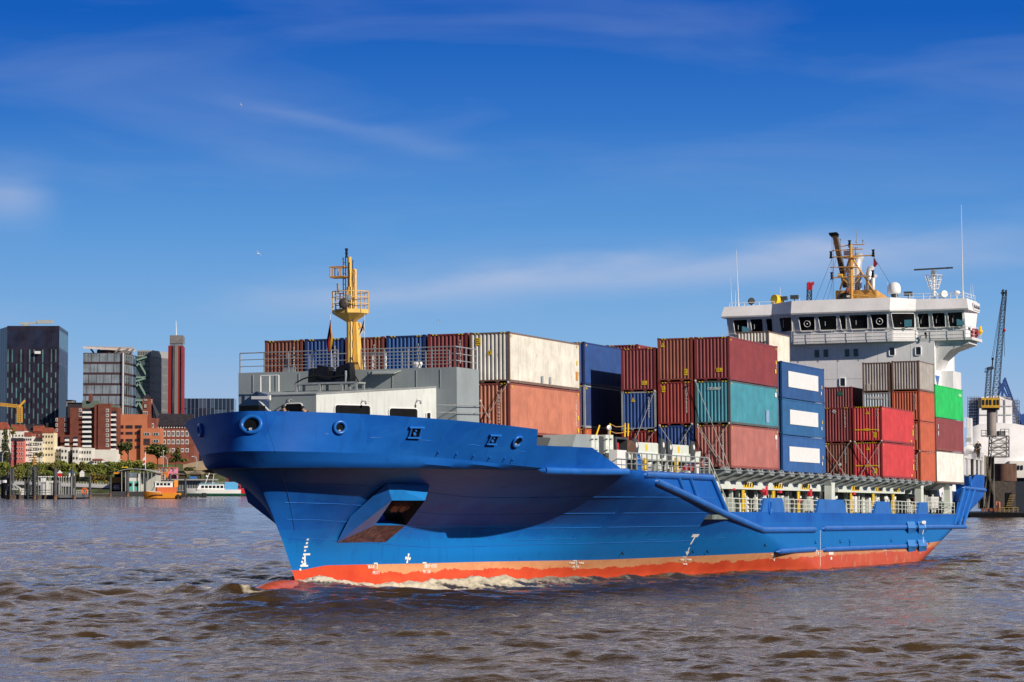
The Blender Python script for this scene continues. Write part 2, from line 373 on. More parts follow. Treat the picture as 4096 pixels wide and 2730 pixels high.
# bow bulwark, a plate standing on the knuckle line
def T_at(s):
    x = -20.1937 + 27.9118*s
    return x, 11.3*max(1-(1-s)**2.4254, 0)**(1/1.4995), -5.6035-.051*(x+8.3)-.0005*(x+8.3)**2
def K_at(s):
    if s == 0: return XT(zK(-20.7)), 0.0, zK(-20.7)
    x = XT(-7.2) + (6.8-XT(-7.2))*s
    z = zK(x); x = lerp(XT(z), XE(z), s); return x, B(x, zK(x)), zK(x)
bt = [0]
def topcut(x):                      # stepped upper edge
    return interp(x, [(-30, 0), (-5.11, 0), (-5.1, -5.77), (-4.25, -6.62), (1.75, -6.64), (6.7, -7.80), (7.8, -7.84)])
BW = MB(); sl_ = sorted(set(list(np.linspace(0, 1, 90)**1.7) + [T_s for T_s in (.5405, .5408, .5712, .7862, .964)]))
outer = []
for s in sl_:
    tx, ty, tz = T_at(s); kx, ky, kz = K_at(s); col_ = []
    zt = tz if tx < -5.105 else min(tz, topcut(tx))
    v1 = max(0.004, min(1, (zt-kz)/(tz-kz))) if tz-kz > .05 else 0.004
    for j in range(6):
        v = v1*j/5; col_.append((lerp(kx, tx, v), -lerp(ky, ty, v), lerp(kz, tz, v)))
    outer.append(col_)
def side(cols, sg, inset):
    return [[(p[0]+inset*(.9 if k < 30 else .0), (p[1]+inset*(1 if p[1] < -.3 else 0))*sg, p[2]) for p in c_] for k, c_ in enumerate(cols)]
BW.grid(side(outer, 1, 0)); BW.grid(side(outer, -1, 0)[::-1])
inn = side(outer, 1, .28)
BW.grid(inn[::-1]); BW.grid(side(outer, -1, .28))
BW.grid([[c_[-1] for c_ in outer], [c_[-1] for c_ in inn]]); BW.grid([[(c_[-1][0], -c_[-1][1], c_[-1][2]) for c_ in inn], [(c_[-1][0], -c_[-1][1], c_[-1][2]) for c_ in outer]])
# ---- hull paint: blue topsides, faded orange boot-top over fresher red antifouling, by height above the painted line
def hull_material():
    m = bpy.data.materials.new('hull_paint'); m.use_nodes = True; t = m.node_tree; t.nodes.clear(); Lk = t.links.new
    o = nd(t, 'ShaderNodeOutputMaterial'); b = nd(t, 'ShaderNodeBsdfPrincipled'); Lk(b.outputs[0], o.inputs[0])
    b.inputs['Roughness'].default_value = .42; b.inputs['Specular IOR Level'].default_value = .07
    a = nd(t, 'ShaderNodeAttribute'); a.attribute_name = 'above_line'
    tcn = nd(t, 'ShaderNodeTexCoord')
    def noise(sc3, s, det=5, ro=.6, dist=0):
        mp_ = nd(t, 'ShaderNodeMapping'); mp_.inputs['Scale'].default_value = sc3; Lk(tcn.outputs['Object'], mp_.inputs[0])
        n_ = nd(t, 'ShaderNodeTexNoise'); n_.inputs['Scale'].default_value = s; n_.inputs['Detail'].default_value = det; n_.inputs['Roughness'].default_value = ro; n_.inputs['Distortion'].default_value = dist
        Lk(mp_.outputs[0], n_.inputs['Vector']); return n_.outputs[0]
    def mixc(f, c1, c2):
        x = nd(t, 'ShaderNodeMixRGB')
        for i, c in ((0, f), (1, c1), (2, c2)):
            if hasattr(c, 'links') or isinstance(c, bpy.types.NodeSocket): Lk(c, x.inputs[i])
            elif i == 0: x.inputs[0].default_value = c
            else: x.inputs[i].default_value = (*c, 1)
        return x.outputs[0]
    def math2(op, p, q):
        x = nd(t, 'ShaderNodeMath', operation=op)
        for i, c in ((0, p), (1, q)):
            if isinstance(c, bpy.types.NodeSocket): Lk(c, x.inputs[i])
            else: x.inputs[i].default_value = c
        return x.outputs[0]
    r0 = ramp(t, [(.3, (.005, .068, .34)), (.55, (.008, .094, .42)), (.75, (.013, .125, .48))]); Lk(noise((.35, .35, .8), .8, 6), r0.inputs[0])
    # roller-applied touch-up patches with ragged edges
    v = nd(t, 'ShaderNodeTexVoronoi'); v.feature = 'F1'; v.distance = 'CHEBYCHEV'; v.inputs['Scale'].default_value = .55; v.inputs['Randomness'].default_value = .9
    mpv = nd(t, 'ShaderNodeMapping'); mpv.inputs['Scale'].default_value = (.8, .8, .55); mpv.inputs['Rotation'].default_value = (0, R_(12), 0); Lk(tcn.outputs['Object'], mpv.inputs[0]); Lk(mpv.outputs[0], v.inputs['Vector'])
    vr = ramp(t, [(.30, (0, 0, 0)), (.31, (.42,)*3)], 'LINEAR'); sepc = nd(t, 'ShaderNodeSeparateColor'); Lk(v.outputs['Color'], sepc.inputs[0]); Lk(sepc.outputs[0], vr.inputs[0])
    blue = mixc(math2('MULTIPLY', vr.outputs[0], .55), r0.outputs[0], (.014, .15, .52))
    # newer, paler belt low on the topsides with a ragged upper edge
    rag = math2('MULTIPLY', math2('SUBTRACT', noise((1.2, 1.2, .25), 1.1, 6, .7), .5), 2.2)
    belt = math2('LESS_THAN', math2('ADD', a.outputs['Fac'], rag), 1.45)
    blue = mixc(math2('MULTIPLY', belt, .7), blue, (.006, .165, .48))
    belt2 = math2('LESS_THAN', a.outputs['Fac'], 2.1)
    blue = mixc(math2('MULTIPLY', belt2, .38), blue, (.008, .15, .47))
    # old red-brown rubbing stains on the flare
    sxs = nd(t, 'ShaderNodeSeparateXYZ'); Lk(tcn.outputs['Object'], sxs.inputs[0])
    zb_ = math2('MULTIPLY', math2('GREATER_THAN', sxs.outputs[2], -10.95), math2('LESS_THAN', math2('ADD', sxs.outputs[2], math2('MULTIPLY', noise((1.5, 1.5, .2), 1.2, 5), 1.6)), -9.1))
    xm_ = nd(t, 'ShaderNodeMapRange', interpolation_type='SMOOTHSTEP'); xm_.inputs[1].default_value = 3; xm_.inputs[2].default_value = 12; xm_.inputs[3].default_value = 1; xm_.inputs[4].default_value = 0; Lk(sxs.outputs[0], xm_.inputs[0]); xn_ = nd(t, 'ShaderNodeMapRange', interpolation_type='SMOOTHSTEP'); xn_.inputs[1].default_value = -8; xn_.inputs[2].default_value = -4; Lk(sxs.outputs[0], xn_.inputs[0]); xb_ = math2('MULTIPLY', xm_.outputs[0], xn_.outputs[0])
    blue = mixc(math2('MULTIPLY', math2('MULTIPLY', math2('MULTIPLY', zb_, xb_), noise((.35, .35, 1.5), 1.3, 5)), .45), blue, (.10, .025, .06))
    # vertical streaks of dirt and rust
    st = ramp(t, [(.56, (0, 0, 0)), (.75, (.5,)*3)]); Lk(noise((2.2, 2.2, .16), 1.4, 4), st.inputs[0])
    blue = mixc(math2('MULTIPLY', st.outputs[0], .8), blue, (.006, .05, .20))
    rs = ramp(t, [(.69, (0, 0, 0)), (.79, (.85,)*3)]); Lk(noise((2.4, 2.4, .12), 1.1, 7, .7), rs.inputs[0])
    blue = mixc(math2('MULTIPLY', rs.outputs[0], .7), blue, (.10, .045, .03))
    # boot-top
    ro = ramp(t, [(.3, (.58, .23, .11)), (.55, (.66, .32, .16)), (.8, (.50, .18, .10))]); Lk(noise((.5, .5, .9), 1.2, 7, .65), ro.inputs[0])
    rr = ramp(t, [(.3, (.55, .060, .028)), (.7, (.70, .10, .04))]); Lk(noise((.5, .5, .9), 1.0, 6), rr.inputs[0])
    edge = math2('ADD', a.outputs['Fac'], math2('MULTIPLY', math2('SUBTRACT', noise((1, 1, .3), .55, 8, .72), .5), 1.0))
    sx0 = nd(t, 'ShaderNodeSeparateXYZ'); Lk(tcn.outputs['Object'], sx0.inputs[0])
    fw = nd(t, 'ShaderNodeMapRange'); fw.inputs[1].default_value = -9; fw.inputs[2].default_value = -6.5; fw.inputs[3].default_value = .6; fw.inputs[4].default_value = 0; Lk(sx0.outputs[0], fw.inputs[0])
    low = math2('LESS_THAN', math2('SUBTRACT', edge, fw.outputs[0]), -.46)
    bt_ = mixc(low, ro.outputs[0], rr.outputs[0])
    # worn patches further aft
    sxx = nd(t, 'ShaderNodeSeparateXYZ'); Lk(tcn.outputs['Object'], sxx.inputs[0])
    aftm = nd(t, 'ShaderNodeMapRange'); aftm.inputs[1].default_value = 38; aftm.inputs[2].default_value = 62; Lk(sxx.outputs[0], aftm.inputs[0])
    wr = ramp(t, [(.56, (0, 0, 0)), (.62, (.9,)*3)]); Lk(noise((.9, .9, .5), 1.3, 9, .75), wr.inputs[0])
    bt_ = mixc(math2('MULTIPLY', wr.outputs[0], math2('MULTIPLY', aftm.outputs[0], .7)), bt_, (.55, .36, .20))
    dk_ = mixc(math2('MULTIPLY', aftm.outputs[0], .35), bt_, (.34, .10, .06))
    fin = mixc(math2('LESS_THAN', a.outputs['Fac'], 0.0), blue, dk_)
    Lk(fin, b.inputs['Base Color'])
    bmp = nd(t, 'ShaderNodeBump'); bmp.inputs['Strength'].default_value = .25; bmp.inputs['Distance'].default_value = .05
    Lk(noise((.55, .55, .3), 1.1, 2, .4), bmp.inputs['Height']); Lk(bmp.outputs[0], b.inputs['Normal'])
    return m
M_hull = hull_material()
ship = thing('container_ship', 'long blue container ship with orange waterline band and white bridge aft', 'ship', (0, 0, 0), MS)
SHIP = ship
def set_line(o):
    me = o.data; a = me.attributes.new('above_line', 'FLOAT', 'POINT')
    a.data.foreach_set('value', [v.co.z - interp(v.co.x, ZP) for v in me.vertices])
hull = hm.weld().build('hull', M_hull, ship, smooth=True); set_line(hull)
bulw = BW.weld().build('bow_bulwark', M_hull, ship, smooth=True); set_line(bulw)
bvh = BVHTree.FromPolygons([Vector(v) for v in hm.v + BW.v], [f for f in hm.f] + [tuple(i+len(hm.v) for i in f) for f in BW.f])
_cs = Vector(SC.tolist())
def hit(u, w, off=0.0):            # where a photo ray meets the port shell: point and outward normal (ship frame)
    d = Vector((_F*_f + _R2*(u-2048) - _U2*(w-1365)).tolist()).normalized()
    p, n, i, t = bvh.ray_cast(_cs, d)
    if p is None: p = S(u, w, 1, -HB); n = Vector((0, -1, 0))
    if n.dot(d) > 0: n = -n
    return p + n*off, n
# bulbous bow breaking the surface
bb = MB(); bb.ball((-16.0, 0, -15.45), 4.6, 1.7, 1.78, 24, 14)
M_bulb = mat('bulb_antifouling', (.55, .10, .045), .3, var=.2)
bb.build('bulbous_bow', M_bulb, ship, smooth='all')
# weld seams / plate edges on the flare, thin raised beads
sm = MB()
for dz in (-1.55, -2.5, -3.35, -4.3):
    pts = []
    for s in np.linspace(.0, .98, 40)**1.3:
        x = lerp(XT(-8+dz), 26, s); z = zK(min(x, 6.8)) + dz*1.0
        pts.append((x, -B(x, z)-.004, z))
    sm.path(pts, .022, 4)
for (uw) in ([(1060,1648),(1079,1735),(1100,1805),(1120,1877),(1145,1952),(1161,2022),(1178,2120)],
             [(1300,1736),(1500,1751),(1700,1762),(1900,1781),(2100,1808)],
             [(2450,2050),(2700,2052),(2880,2060)], [(2050,2163),(2300,2155),(2600,2160),(2900,2150),(3290,2152)]):
    sm.path([hit(u, w, .004)[0] for u, w in uw], .022, 4)
sm.build('weld_seam', M_bluep, ship)
# decks (mostly hidden, they carry everything)
dm = MB(); ins = .35
top = [p for p in rows[-1] if p[0] < 24.2]
for i in range(len(top)-1):
    a, b_ = top[i], top[i+1]
    dm.face([(a[0], a[1]+.02, -7.95), (b_[0], b_[1]+.02, -7.95), (b_[0], -b_[1]-.02, -7.95), (a[0], -a[1]-.02, -7.95)])
dm.box(24.25, 102, -HB+.02, HB-.02, -10.75, -10.45)
dm.box(101.9, 116.8, -10.2, 10.2, -9.6, -9.35)
M_deck = mat('deck_green_grey', (.16, .19, .18), .7, var=.2, rust=.25)
dm.build('deck', M_deck, ship)
# ---------------- anchor bolsters (port surveyed from the photo, starboard mirrored)
M_lblue = mat('sunlit_bolster_blue', (.010, .19, .56), .4, var=.1, dirt=.12)  # paler than the trim blue: the outer plate's sunlight put into the colour
def bolster(sg):
    A1, A2 = hit(1547, 1934, .02)[0], hit(1719, 1941, .02)[0]
    D1, D2 = hit(1346, 2171, .02)[0], hit(1542, 2169, .02)[0]
    B1, B2 = S(1568, 2003, 1, A1.y-.02), S(1700, 2003, 1, A2.y-.02)
    hb = lambda u, w: hit(u, w, .02)[0]
    B1, B2 = B1.lerp(hb(1568, 2003), .0), B2.lerp(hb(1700, 2003), .0)
    C1, C2 = S(1499, 2102, 1, lerp(D1.y, A1.y, .5)).lerp(hb(1499, 2102), .15), S(1624, 2102, 1, lerp(D2.y, A2.y, .5)).lerp(hb(1624, 2102), .15)
    E1 = S(1402, 2064, 1, lerp(D1.y, A1.y, .45)); E1h = hit(1402, 2064, .02)[0]
    fl = lambda p: Vector((p[0], p[1]*sg, p[2]))
    bo = thing('x', 'x', 'x'); bpy.data.objects.remove(bo)
    m = MB()
    m.mi = 0; m.face([fl(p) for p in (A1, A2, B2, B1)])
    inset = .30
    # throat of the opening
    def inn(p): return Vector((p.x+.25, p.y+1.1, p.z))
    m.mi = 1
    m.face([fl(p) for p in (A1, B1, C1, D1, E1h)]); m.face([fl(p) for p in (A2, D2, C2, B2)])
    m.mi = 2; m.face([fl(p) for p in (C1, C2, D2, D1)])
    m.mi = 3
    iB1, iB2, iC1, iC2 = inn(B1), inn(B2), inn(C1), inn(C2)
    m.face([fl(p) for p in (B1, B2, iB2, iB1)]); m.face([fl(p) for p in (B2, C2, iC2, iB2)])
    m.face([fl(p) for p in (B1, iB1, iC1, C1)]); m.face([fl(p) for p in (iB1, iB2, iC2, iC1)])
    m.mi = 0; m.face([fl(p) for p in (C1, C2, lerp(C2, iC2, .8)+Vector((0,0,.35)), lerp(C1, iC1, .8)+Vector((0,0,.35)))])
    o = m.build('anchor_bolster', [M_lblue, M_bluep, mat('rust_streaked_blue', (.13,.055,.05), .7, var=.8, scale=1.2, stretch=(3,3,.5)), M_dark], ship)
    # anchor: two flukes, crown and shank end
    k = MB(); cc = (B1+B2+C1+C2)*.25; ex = (B2-B1).normalized(); ez = (lerp(B1, B2, .5)-lerp(C1, C2, .5)).normalized(); n_ = ex.cross(ez)
    if n_.y > 0: n_ = -n_
    def q(a, b, c=0): return fl(cc + ex*a + ez*(b+.18) + n_*(c-.32))
    for sd in (-1, 1):
        k.prism([q(sd*.12, .32), q(sd*.62, .40), q(sd*.68, -.10), q(sd*.40, -.46), q(sd*.12, -.34)], (fl(n_*.12)))
        k.bar(q(sd*.16, .26, .13), q(sd*.6, .32, .13), .07, .07); k.bar(q(sd*.62, .30, .13), q(sd*.62, -.1, .13), .07, .07)
    k.bar(q(-.75, .50, .1), q(.75, .50, .1), .16, .2); k.tube(q(0, .5, 0), q(0, -.5, 0), .09, 8)
    k.build('anchor', M_rustp, o)
    return o
bolster(1); bolster(-1)
# ---------------- fairleads and rollers on the bulwark; dark sheets paint the shade of their holes
M_rim = mat('fairlead_rim_blue', (.014, .14, .52), .3, var=.1)
def fairlead(u, w, rx, rz, r=.11, sg=1):
    p, n = hit(u, w, .02); h = Vector((0, 0, 1)).cross(n).normalized(); v = n.cross(h)
    fl = lambda q: Vector((q[0], q[1]*sg, q[2]))
    pts = [fl(p + h*(rx*math.cos(a)) + v*(rz*math.sin(a)) + n*.05) for a in np.linspace(0, 2*math.pi, 28, endpoint=False)]
    m = MB(); m.path(pts, r, 8, closed=True); o = m.build('fairlead', M_rim, ship, smooth='all')
    d = MB(); d.face([fl(p + h*(rx*.94*math.cos(a)) + v*(rz*.94*math.sin(a)) + n*.012) for a in np.linspace(0, 2*math.pi, 28, endpoint=False)]); d.build('opening', M_dark, o)
    b = MB(); b.ball(fl(p + n*.03 - v*rz*.6), rx*.5, .05, rz*.22, 10, 6); b.build('mooring_gear', M_steel, o)
fairlead(1006, 1700, .50, .42); fairlead(1358, 1710, .31, .29, .09); fairlead(2067, 1765, .34, .30, .08)
fairlead(1358, 1710, .31, .29, .09, -1)
def rollers(u, w, ww, hh):
    p, n = hit(u, w, .03); h = Vector((0, 0, 1)).cross(n).normalized(); v = n.cross(h)
    m = MB(); Q = lambda a, b, c=.0: p + h*a + v*b + n*c
    m.bar(Q(-ww*.62, hh*.5, .06), Q(ww*.62, hh*.5, .06), .1, .1); m.bar(Q(-ww*.55, -hh*.5, .06), Q(ww*.55, -hh*.5, .06), .08, .08)
    for a in (-1, 1): m.tube(Q(a*ww*.42, -hh*.5, .05), Q(a*ww*.42, hh*.5, .05), .055, 8)
    o = m.build('roller_fairlead', M_rim, ship)
    d = MB(); d.face([Q(-ww*.4, -hh*.48), Q(ww*.4, -hh*.48), Q(ww*.4, hh*.48), Q(-ww*.4, hh*.48)]); d.build('opening', M_dark, o)
    k = MB(); k.ball(Q(0, -hh*.15, .04), ww*.25, .04, hh*.2, 8, 6); k.ball(Q(ww*.05, hh*.16, .03), ww*.18, .03, hh*.1, 8, 6); k.build('bollard', M_bluep, o)
rollers(1658, 1729, .78, .58); rollers(1970, 1757, .72, .55)
# small eye plates under the bulwark and along the side
for u, w in ((1752,1804),(1826,1811),(1894,1819),(1958,1825),(2018,1829),(2049,1833),(2489,2209),(2770,2203),(2829,2202),(3059,2177),(3260,2169),(3359,2166),(3397,2166),(3397,2182),(3563,2163),(3714,2172)):
    ep = MB(); p, n = hit(u, w); ep.bar(p+Vector((0,0,.13)), p-Vector((0,0,.13)), .07, .06); ep.bar(p-Vector((0,0,.1))+n*.02, p+n*.12-Vector((0,0,.1)), .06, .06); ep.build('eye_plate', M_bluep if w < 1840 else M_black, ship)
# ---------------- fender beams along the side: half-round steel pipes
def pipe(uw, r=.2, name='rubbing_strake', yoff=0):
    m = MB(); pts = [S(u, w, 1, -HB+yoff) for u, w in uw]
    for a, b in zip(pts[:-1], pts[1:]): m.tube(a, b, r, 12)
    for p in pts[1:-1]: m.ball(p, r*1.0, n=12, m=8)
    for e, f_ in ((pts[0], pts[1]), (pts[-1], pts[-2])):
        m.tube(e, e + (e-f_).normalized()*r*1.6 + Vector((0, r*.9, 0)), r, 12, .03)
    return m.build(name, M_bluep, ship, smooth=True)
m = MB(); kp = [Vector((x, -B(x, zK(x))-.06, zK(x)-.12)) for x in np.linspace(-2.6, 6.6, 14)]; m.path(kp, .21, 12)
for e, f_ in ((kp[0], kp[1]), (kp[-1], kp[-2])): m.tube(e, e + (e-f_).normalized()*.3 + Vector((0, .25, 0)), .21, 12, .03)
m.build('rubbing_strake', M_bluep, ship, smooth=True)
pipe([(2580,1899),(2846,1912),(2903,2047)], .2); pipe([(2625,1926),(2760,1988),(2900,2056),(3050,2121),(3256,2120)], .22)
pipe([(2712,1912),(2734,1968)], .16); pipe([(2758,1914),(2786,1994)], .16)
pipe([(3292,2115),(3640,2110)], .2); pipe([(3652,2110),(3860,2108)], .2)
pipe([(3116,2207),(3256,2198)], .2); pipe([(3294,2199),(3640,2186)], .2); pipe([(3652,2185),(3700,2182)], .2)
for a, b in (((3855,1958),(3815,2104)), ((3875,1960),(3834,2105)), ((3897,1958),(3851,2104))):
    pipe([a, b], .17)
pipe([(3855,1952),(3940,1962)], .17)
dbl = MB()
for u0, v0 in ((3628,2087),(3670,2087),(3629,2160),(3671,2159)):
    a, b, c, d = S(u0, v0, 1, -HB), S(u0+31, v0, 1, -HB), S(u0+36, v0+26, 1, -HB-.33), S(u0+6, v0+26, 1, -HB-.33)
    e, f_ = S(u0+36, v0+44, 1, -HB), S(u0+5, v0+50, 1, -HB)
    dbl.face([a, b, c, d]); dbl.face([d, c, e, f_]); dbl.face([a, d, f_]); dbl.face([b, e, c])
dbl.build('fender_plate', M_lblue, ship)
# ---------------- painted marks on the side
class Marks(MB):
    def flush(s):
        if s.f: s.build('load_mark', M_mark, ship)
        s.v, s.f, s.m = [], [], []
mk = Marks()
def dash(u0, v0, u1, v1, w=.14, off=.012):
    p, n = hit(u0, v0, off); q, n2 = hit(u1, v1, off); d = (q-p); 
    if d.length < 1e-4: return
    a = n.cross(d.normalized())*(w/2); mk.face([p-a, p+a, q+a, q-a]); mk.flush()
for i in range(9):                  # stem draught marks
    t = i/9; u, w = lerp(1232, 1198, t), lerp(2154, 2290, t); dash(u, w, u-2.2, w+8, .17 if i != 2 else .3)
dash(1218,2218,1240,2218,.1); dash(1219,2218,1219,2250,.13); dash(1216,2252,1216,2264,.34); dash(1208,2264,1232,2264,.09)
p, n = hit(1631, 2234, .012); h = Vector((0, 0, 1)).cross(n).normalized(); v = n.cross(h)
for k in range(4):                  # white cross with flared arms, the thruster mark
    a = R_(90*k-6); d = h*math.cos(a)+v*math.sin(a); e = -h*math.sin(a)+v*math.cos(a)
    mk.face([p+d*.01-e*.035, p+d*.25-e*.10, p+d*.28, p+d*.25+e*.10, p+d*.01+e*.035])
dash(2768,2143,2794,2143,.24); dash(2781,2145,2762,2178,.2); dash(2757,2190,2750,2210,.13)
q0, n0 = hit(2747, 2223, .012)
mk.face([hit(2741,2207,.012)[0], hit(2757,2207,.012)[0], hit(2747,2224,.012)[0]])
dash(3672,2090,3687,2090,.24,.36); dash(3685,2091,3688,2108,.14,.3); dash(3688,2108,3681,2138,.14,.2); dash(3679,2148,3681,2172,.14,.3)
for (u, w) in ((1508,2254),(1703,2252),(2305,2243),(2743,2228),(3098,2218),(3544,2200),(3680,2195)):
    dash(u, w, u, w+22, .08); dash(u-13, w, u+2, w, .07)
for i in range(17):
    t = i/16; dash(3281, lerp(2124, 2260, t), 3281.3, lerp(2124, 2260, t)+4.6, .16)
dash(3266,2195,3263,2220,.1); dash(3258,2204,3270,2203,.08); dash(3273,2208,3272,2219,.2)
dash(3315,2214,3333,2214,.2); dash(3322,2234,3328,2234,.2)
mk.flush()
def mark_text(s, u, w, size):
    p, n = hit(u, w, .008); h = Vector((0, 0, 1)).cross(n).normalized()
    text_obj(s, 'thruster_lettering', size, M_mark, ship, axes(p, -h if (-h).x > 0 else h, (0, 0, 1)))
for s, u, w in (('BULB', 1484, 2268), ('FR171', 1504, 2292), ('DEEP VOID', 1722, 2266), ('FR 158', 1706, 2288), ('VOID', 2288, 2250), ('VOID', 2325, 2250), ('FR 110', 2302, 2266), ('DEEP', 2730, 2237), ('VOID', 2757, 2237), ('FR 80', 2740, 2255), ('TUG', 3096, 2222), ('40', 3096, 2240)):
    mark_text(s, u, w, .26)
# ================================================================== fore deck house, breakwater and foremast (parts of the ship)
P = lambda *a: Vector(a)
bk = MB()
ztB = -2.42
for s_ in (1,):
    bk.hexa([(-8,-6.55,-7.95),(-7.85,-6.55,-7.95),(-7.85,6.5,-7.95),(-8,6.5,-7.95)], [(-8,-6.55,ztB),(-7.85,-6.55,ztB),(-7.85,6.5,ztB+.02),(-8,6.5,ztB+.02)])
bk.box(-7.846, -4.7, -6.55, -6.40, -7.95, ztB+.003); bk.box(-7.846, -4.7, 6.35, 6.5, -7.95, ztB+.003)
bk.box(-7.84, -4.7, -6.38, 6.33, ztB-.12, ztB-.004)
for y in np.linspace(-5.6, 5.6, 9): bk.box(-8.03, -8.0, y-.02, y+.02, -3.5, ztB-.1)
bk.build('breakwater', M_grey, ship)
fh = MB(); nose = [(-8.004, -5.35, -3.47), (-14.8, -1.35, -4.02), (-14.8, 1.35, -4.02), (-8.004, 5.35, -3.47)]
M_fhw = mat('fore_house_sunlit_tone', (.60, .63, .62), .5, var=.07, scale=.5, dirt=.25)  # paler port facet: its sunlit tone is put into the colour
bot = [(p[0], p[1], -7.94) for p in nose]
fh.mi = 0; fh.face([bot[1], bot[0], nose[0], nose[1]]); fh.mi = 1
fh.face([bot[2], bot[1], nose[1], nose[2]]); fh.face([bot[3], bot[2], nose[2], nose[3]]); fh.face(nose)
fh.mi = 2
for a, b in zip(nose[:-1], nose[1:]): fh.tube(a, b, .05, 6)
fh_o = fh.build('fore_house', [M_fhw, M_grey, M_steel], ship)
def on_facet(a, b, t, z, off=.015):   # point on a facet of the fore house
    a, b = Vector(a), Vector(b); p = a.lerp(b, t); n = Vector((a.y-b.y, -(a.x-b.x), 0)).normalized()
    if n.x > 0: n = -n
    return Vector((p.x, p.y, z)) + n*off, n
def opening(a, b, t0, t1, z0, z1, r=.18, name='deck_opening'):
    p0, n = on_facet(a, b, t0, z0); p1, _ = on_facet(a, b, t1, z0); h = (p1-p0).normalized(); w_ = (p1-p0).length; hh = z1-z0
    pts = []
    for cx_, cz, a0 in ((w_-r, r, -90), (w_-r, hh-r, 0), (r, hh-r, 90), (r, r, 180)):
        for k in range(6):
            an = R_(a0 + 18*k); pts.append(p0 + h*(cx_+r*math.cos(an)) + Vector((0, 0, cz+r*math.sin(an))))
    m = MB(); m.face(pts); o = m.build(name, M_dark, ship)  # near-black sheet on the wall stands in for the hole's shade
    f2 = MB(); f2.path([p+n*.02 for p in pts], .035, 6, closed=True); f2.build('opening_rim', M_wclean, o)
wA, wB, wC = nose[0], nose[1], nose[2]
fac = lambda u: (1742-u)/(1742-1262)     # rough share along the white facet
def ray_plane(u, w, a, b):
    a, b = Vector(a), Vector(b); n = Vector((a.y-b.y, -(a.x-b.x), 0)).normalized(); d = Vector((_F*_f + _R2*(u-2048) - _U2*(w-1365)).tolist()); c = Vector(SC.tolist())
    p = c + d*((a-c).dot(n)/d.dot(n)); return (Vector((p.x,p.y,0))-Vector((a.x,a.y,0))).length/((Vector((b.x,b.y,0))-Vector((a.x,a.y,0))).length), p.z
def opening_px(a, b, u0, u1, wt, r=.18):
    ta, z = ray_plane(u0, wt, a, b); tb, z2 = ray_plane(u1, wt, a, b); opening(a, b, max(ta, tb), min(ta, tb), -6.9, (z+z2)/2, r)
opening_px(wA, wB, 1337, 1480, 1621); opening_px(wA, wB, 1554, 1669, 1634); opening_px(wA, wB, 1704, 1721, 1651, .1); opening_px(wB, wC, 1139, 1211, 1615)
def lamp_small(p, n):
    m = MB(); m.tube(p, p+n*.38, .025, 6); m.ball(p+n*.36+P(0,0,-.1), .07, .07, .09, 8, 6)
    m.path([p+n*.1+P(0,.0,.02), p+n*.15+P(.1,.12,.1), p+n*.12+P(.2,.25,0), p+n*.1+P(.1,.12,-.1), p+n*.1], .012, 5)
    m.build('deck_lamp', M_steel, ship)
for (a, b, t, z) in ((wA, wB, .17, -4.25), (wA, wB, .63, -4.35), (wB, wC, .52, -4.3)): lamp_small(*on_facet(a, b, t, z))
# accommodation light beam crane (white arm) beside the house
m = MB(); a, b = S(1008,1592,0,-15.2), S(1080,1592,0,-15.2); m.bar(a, b, .16, .16); m.bar(S(1035,1600,0,-15.2), S(1078,1645,0,-15.0), .07, .07); m.box(b.x-.06, b.x+.06, b.y-.03, b.y+.12, b.z-.13, b.z+.13)
m.bar(S(1078,1642,0,-15.0), P(-15.0, S(1078,1642,0,-15.0).y, -7.9), .1); m.build('davit', M_wclean, ship)
m = MB(); a = S(1020,1642,0,-15.5); m.box(-16.2, -15.4, a.y-.55, a.y+.55, -7.9, S(1020,1625,0,-15.5).z); m.build('winch_cover', M_dark, ship)
m = MB()                                  # lashing bars carried on the breakwater flank
for w in (1621, 1650):
    m.tube(S(1740,w,1,-6.62)-P(0,.1,0), S(1925,w+4,1,-6.62)-P(0,.1,0), .025, 6); m.ball(S(1810,w+1,1,-6.62)-P(0,.1,0), .06, n=8, m=6)
    for u in (1746, 1905): m.bar(S(u,w+1,1,-6.56), S(u,w+1,1,-6.72), .03)
m.build('lashing_bar', M_steel, ship)
# ladder grips on the roof, hatch lids on the wall
m = MB()
for y0, y1 in ((4.05, 4.75), ):
    z0 = -3.48; 
    for y in (y0-.35, y0+.2, y1+.05): m.tube((-8.7, y, z0-.1), (-8.7, y, z0+.85), .035, 6)
    m.tube((-8.7, y0+.2, z0+.85), (-8.7, y1+.05, z0+.85), .035, 6); m.tube((-8.7, y0-.35, z0+.85), (-8.7, y0+.2, z0+.85), .03, 6)
m.build('grab_rail', M_wclean, ship)
m = MB(); m.hexa([(-8.02,-1.6,-2.55),(-8.02,-3.3,-2.55),(-8.5,-3.1,-2.72),(-8.5,-1.8,-2.72)], [(-8.02,-1.6,-2.50),(-8.02,-3.3,-2.50),(-8.5,-3.1,-2.67),(-8.5,-1.8,-2.67)]); m.build('service_shelf', M_grey, ship)
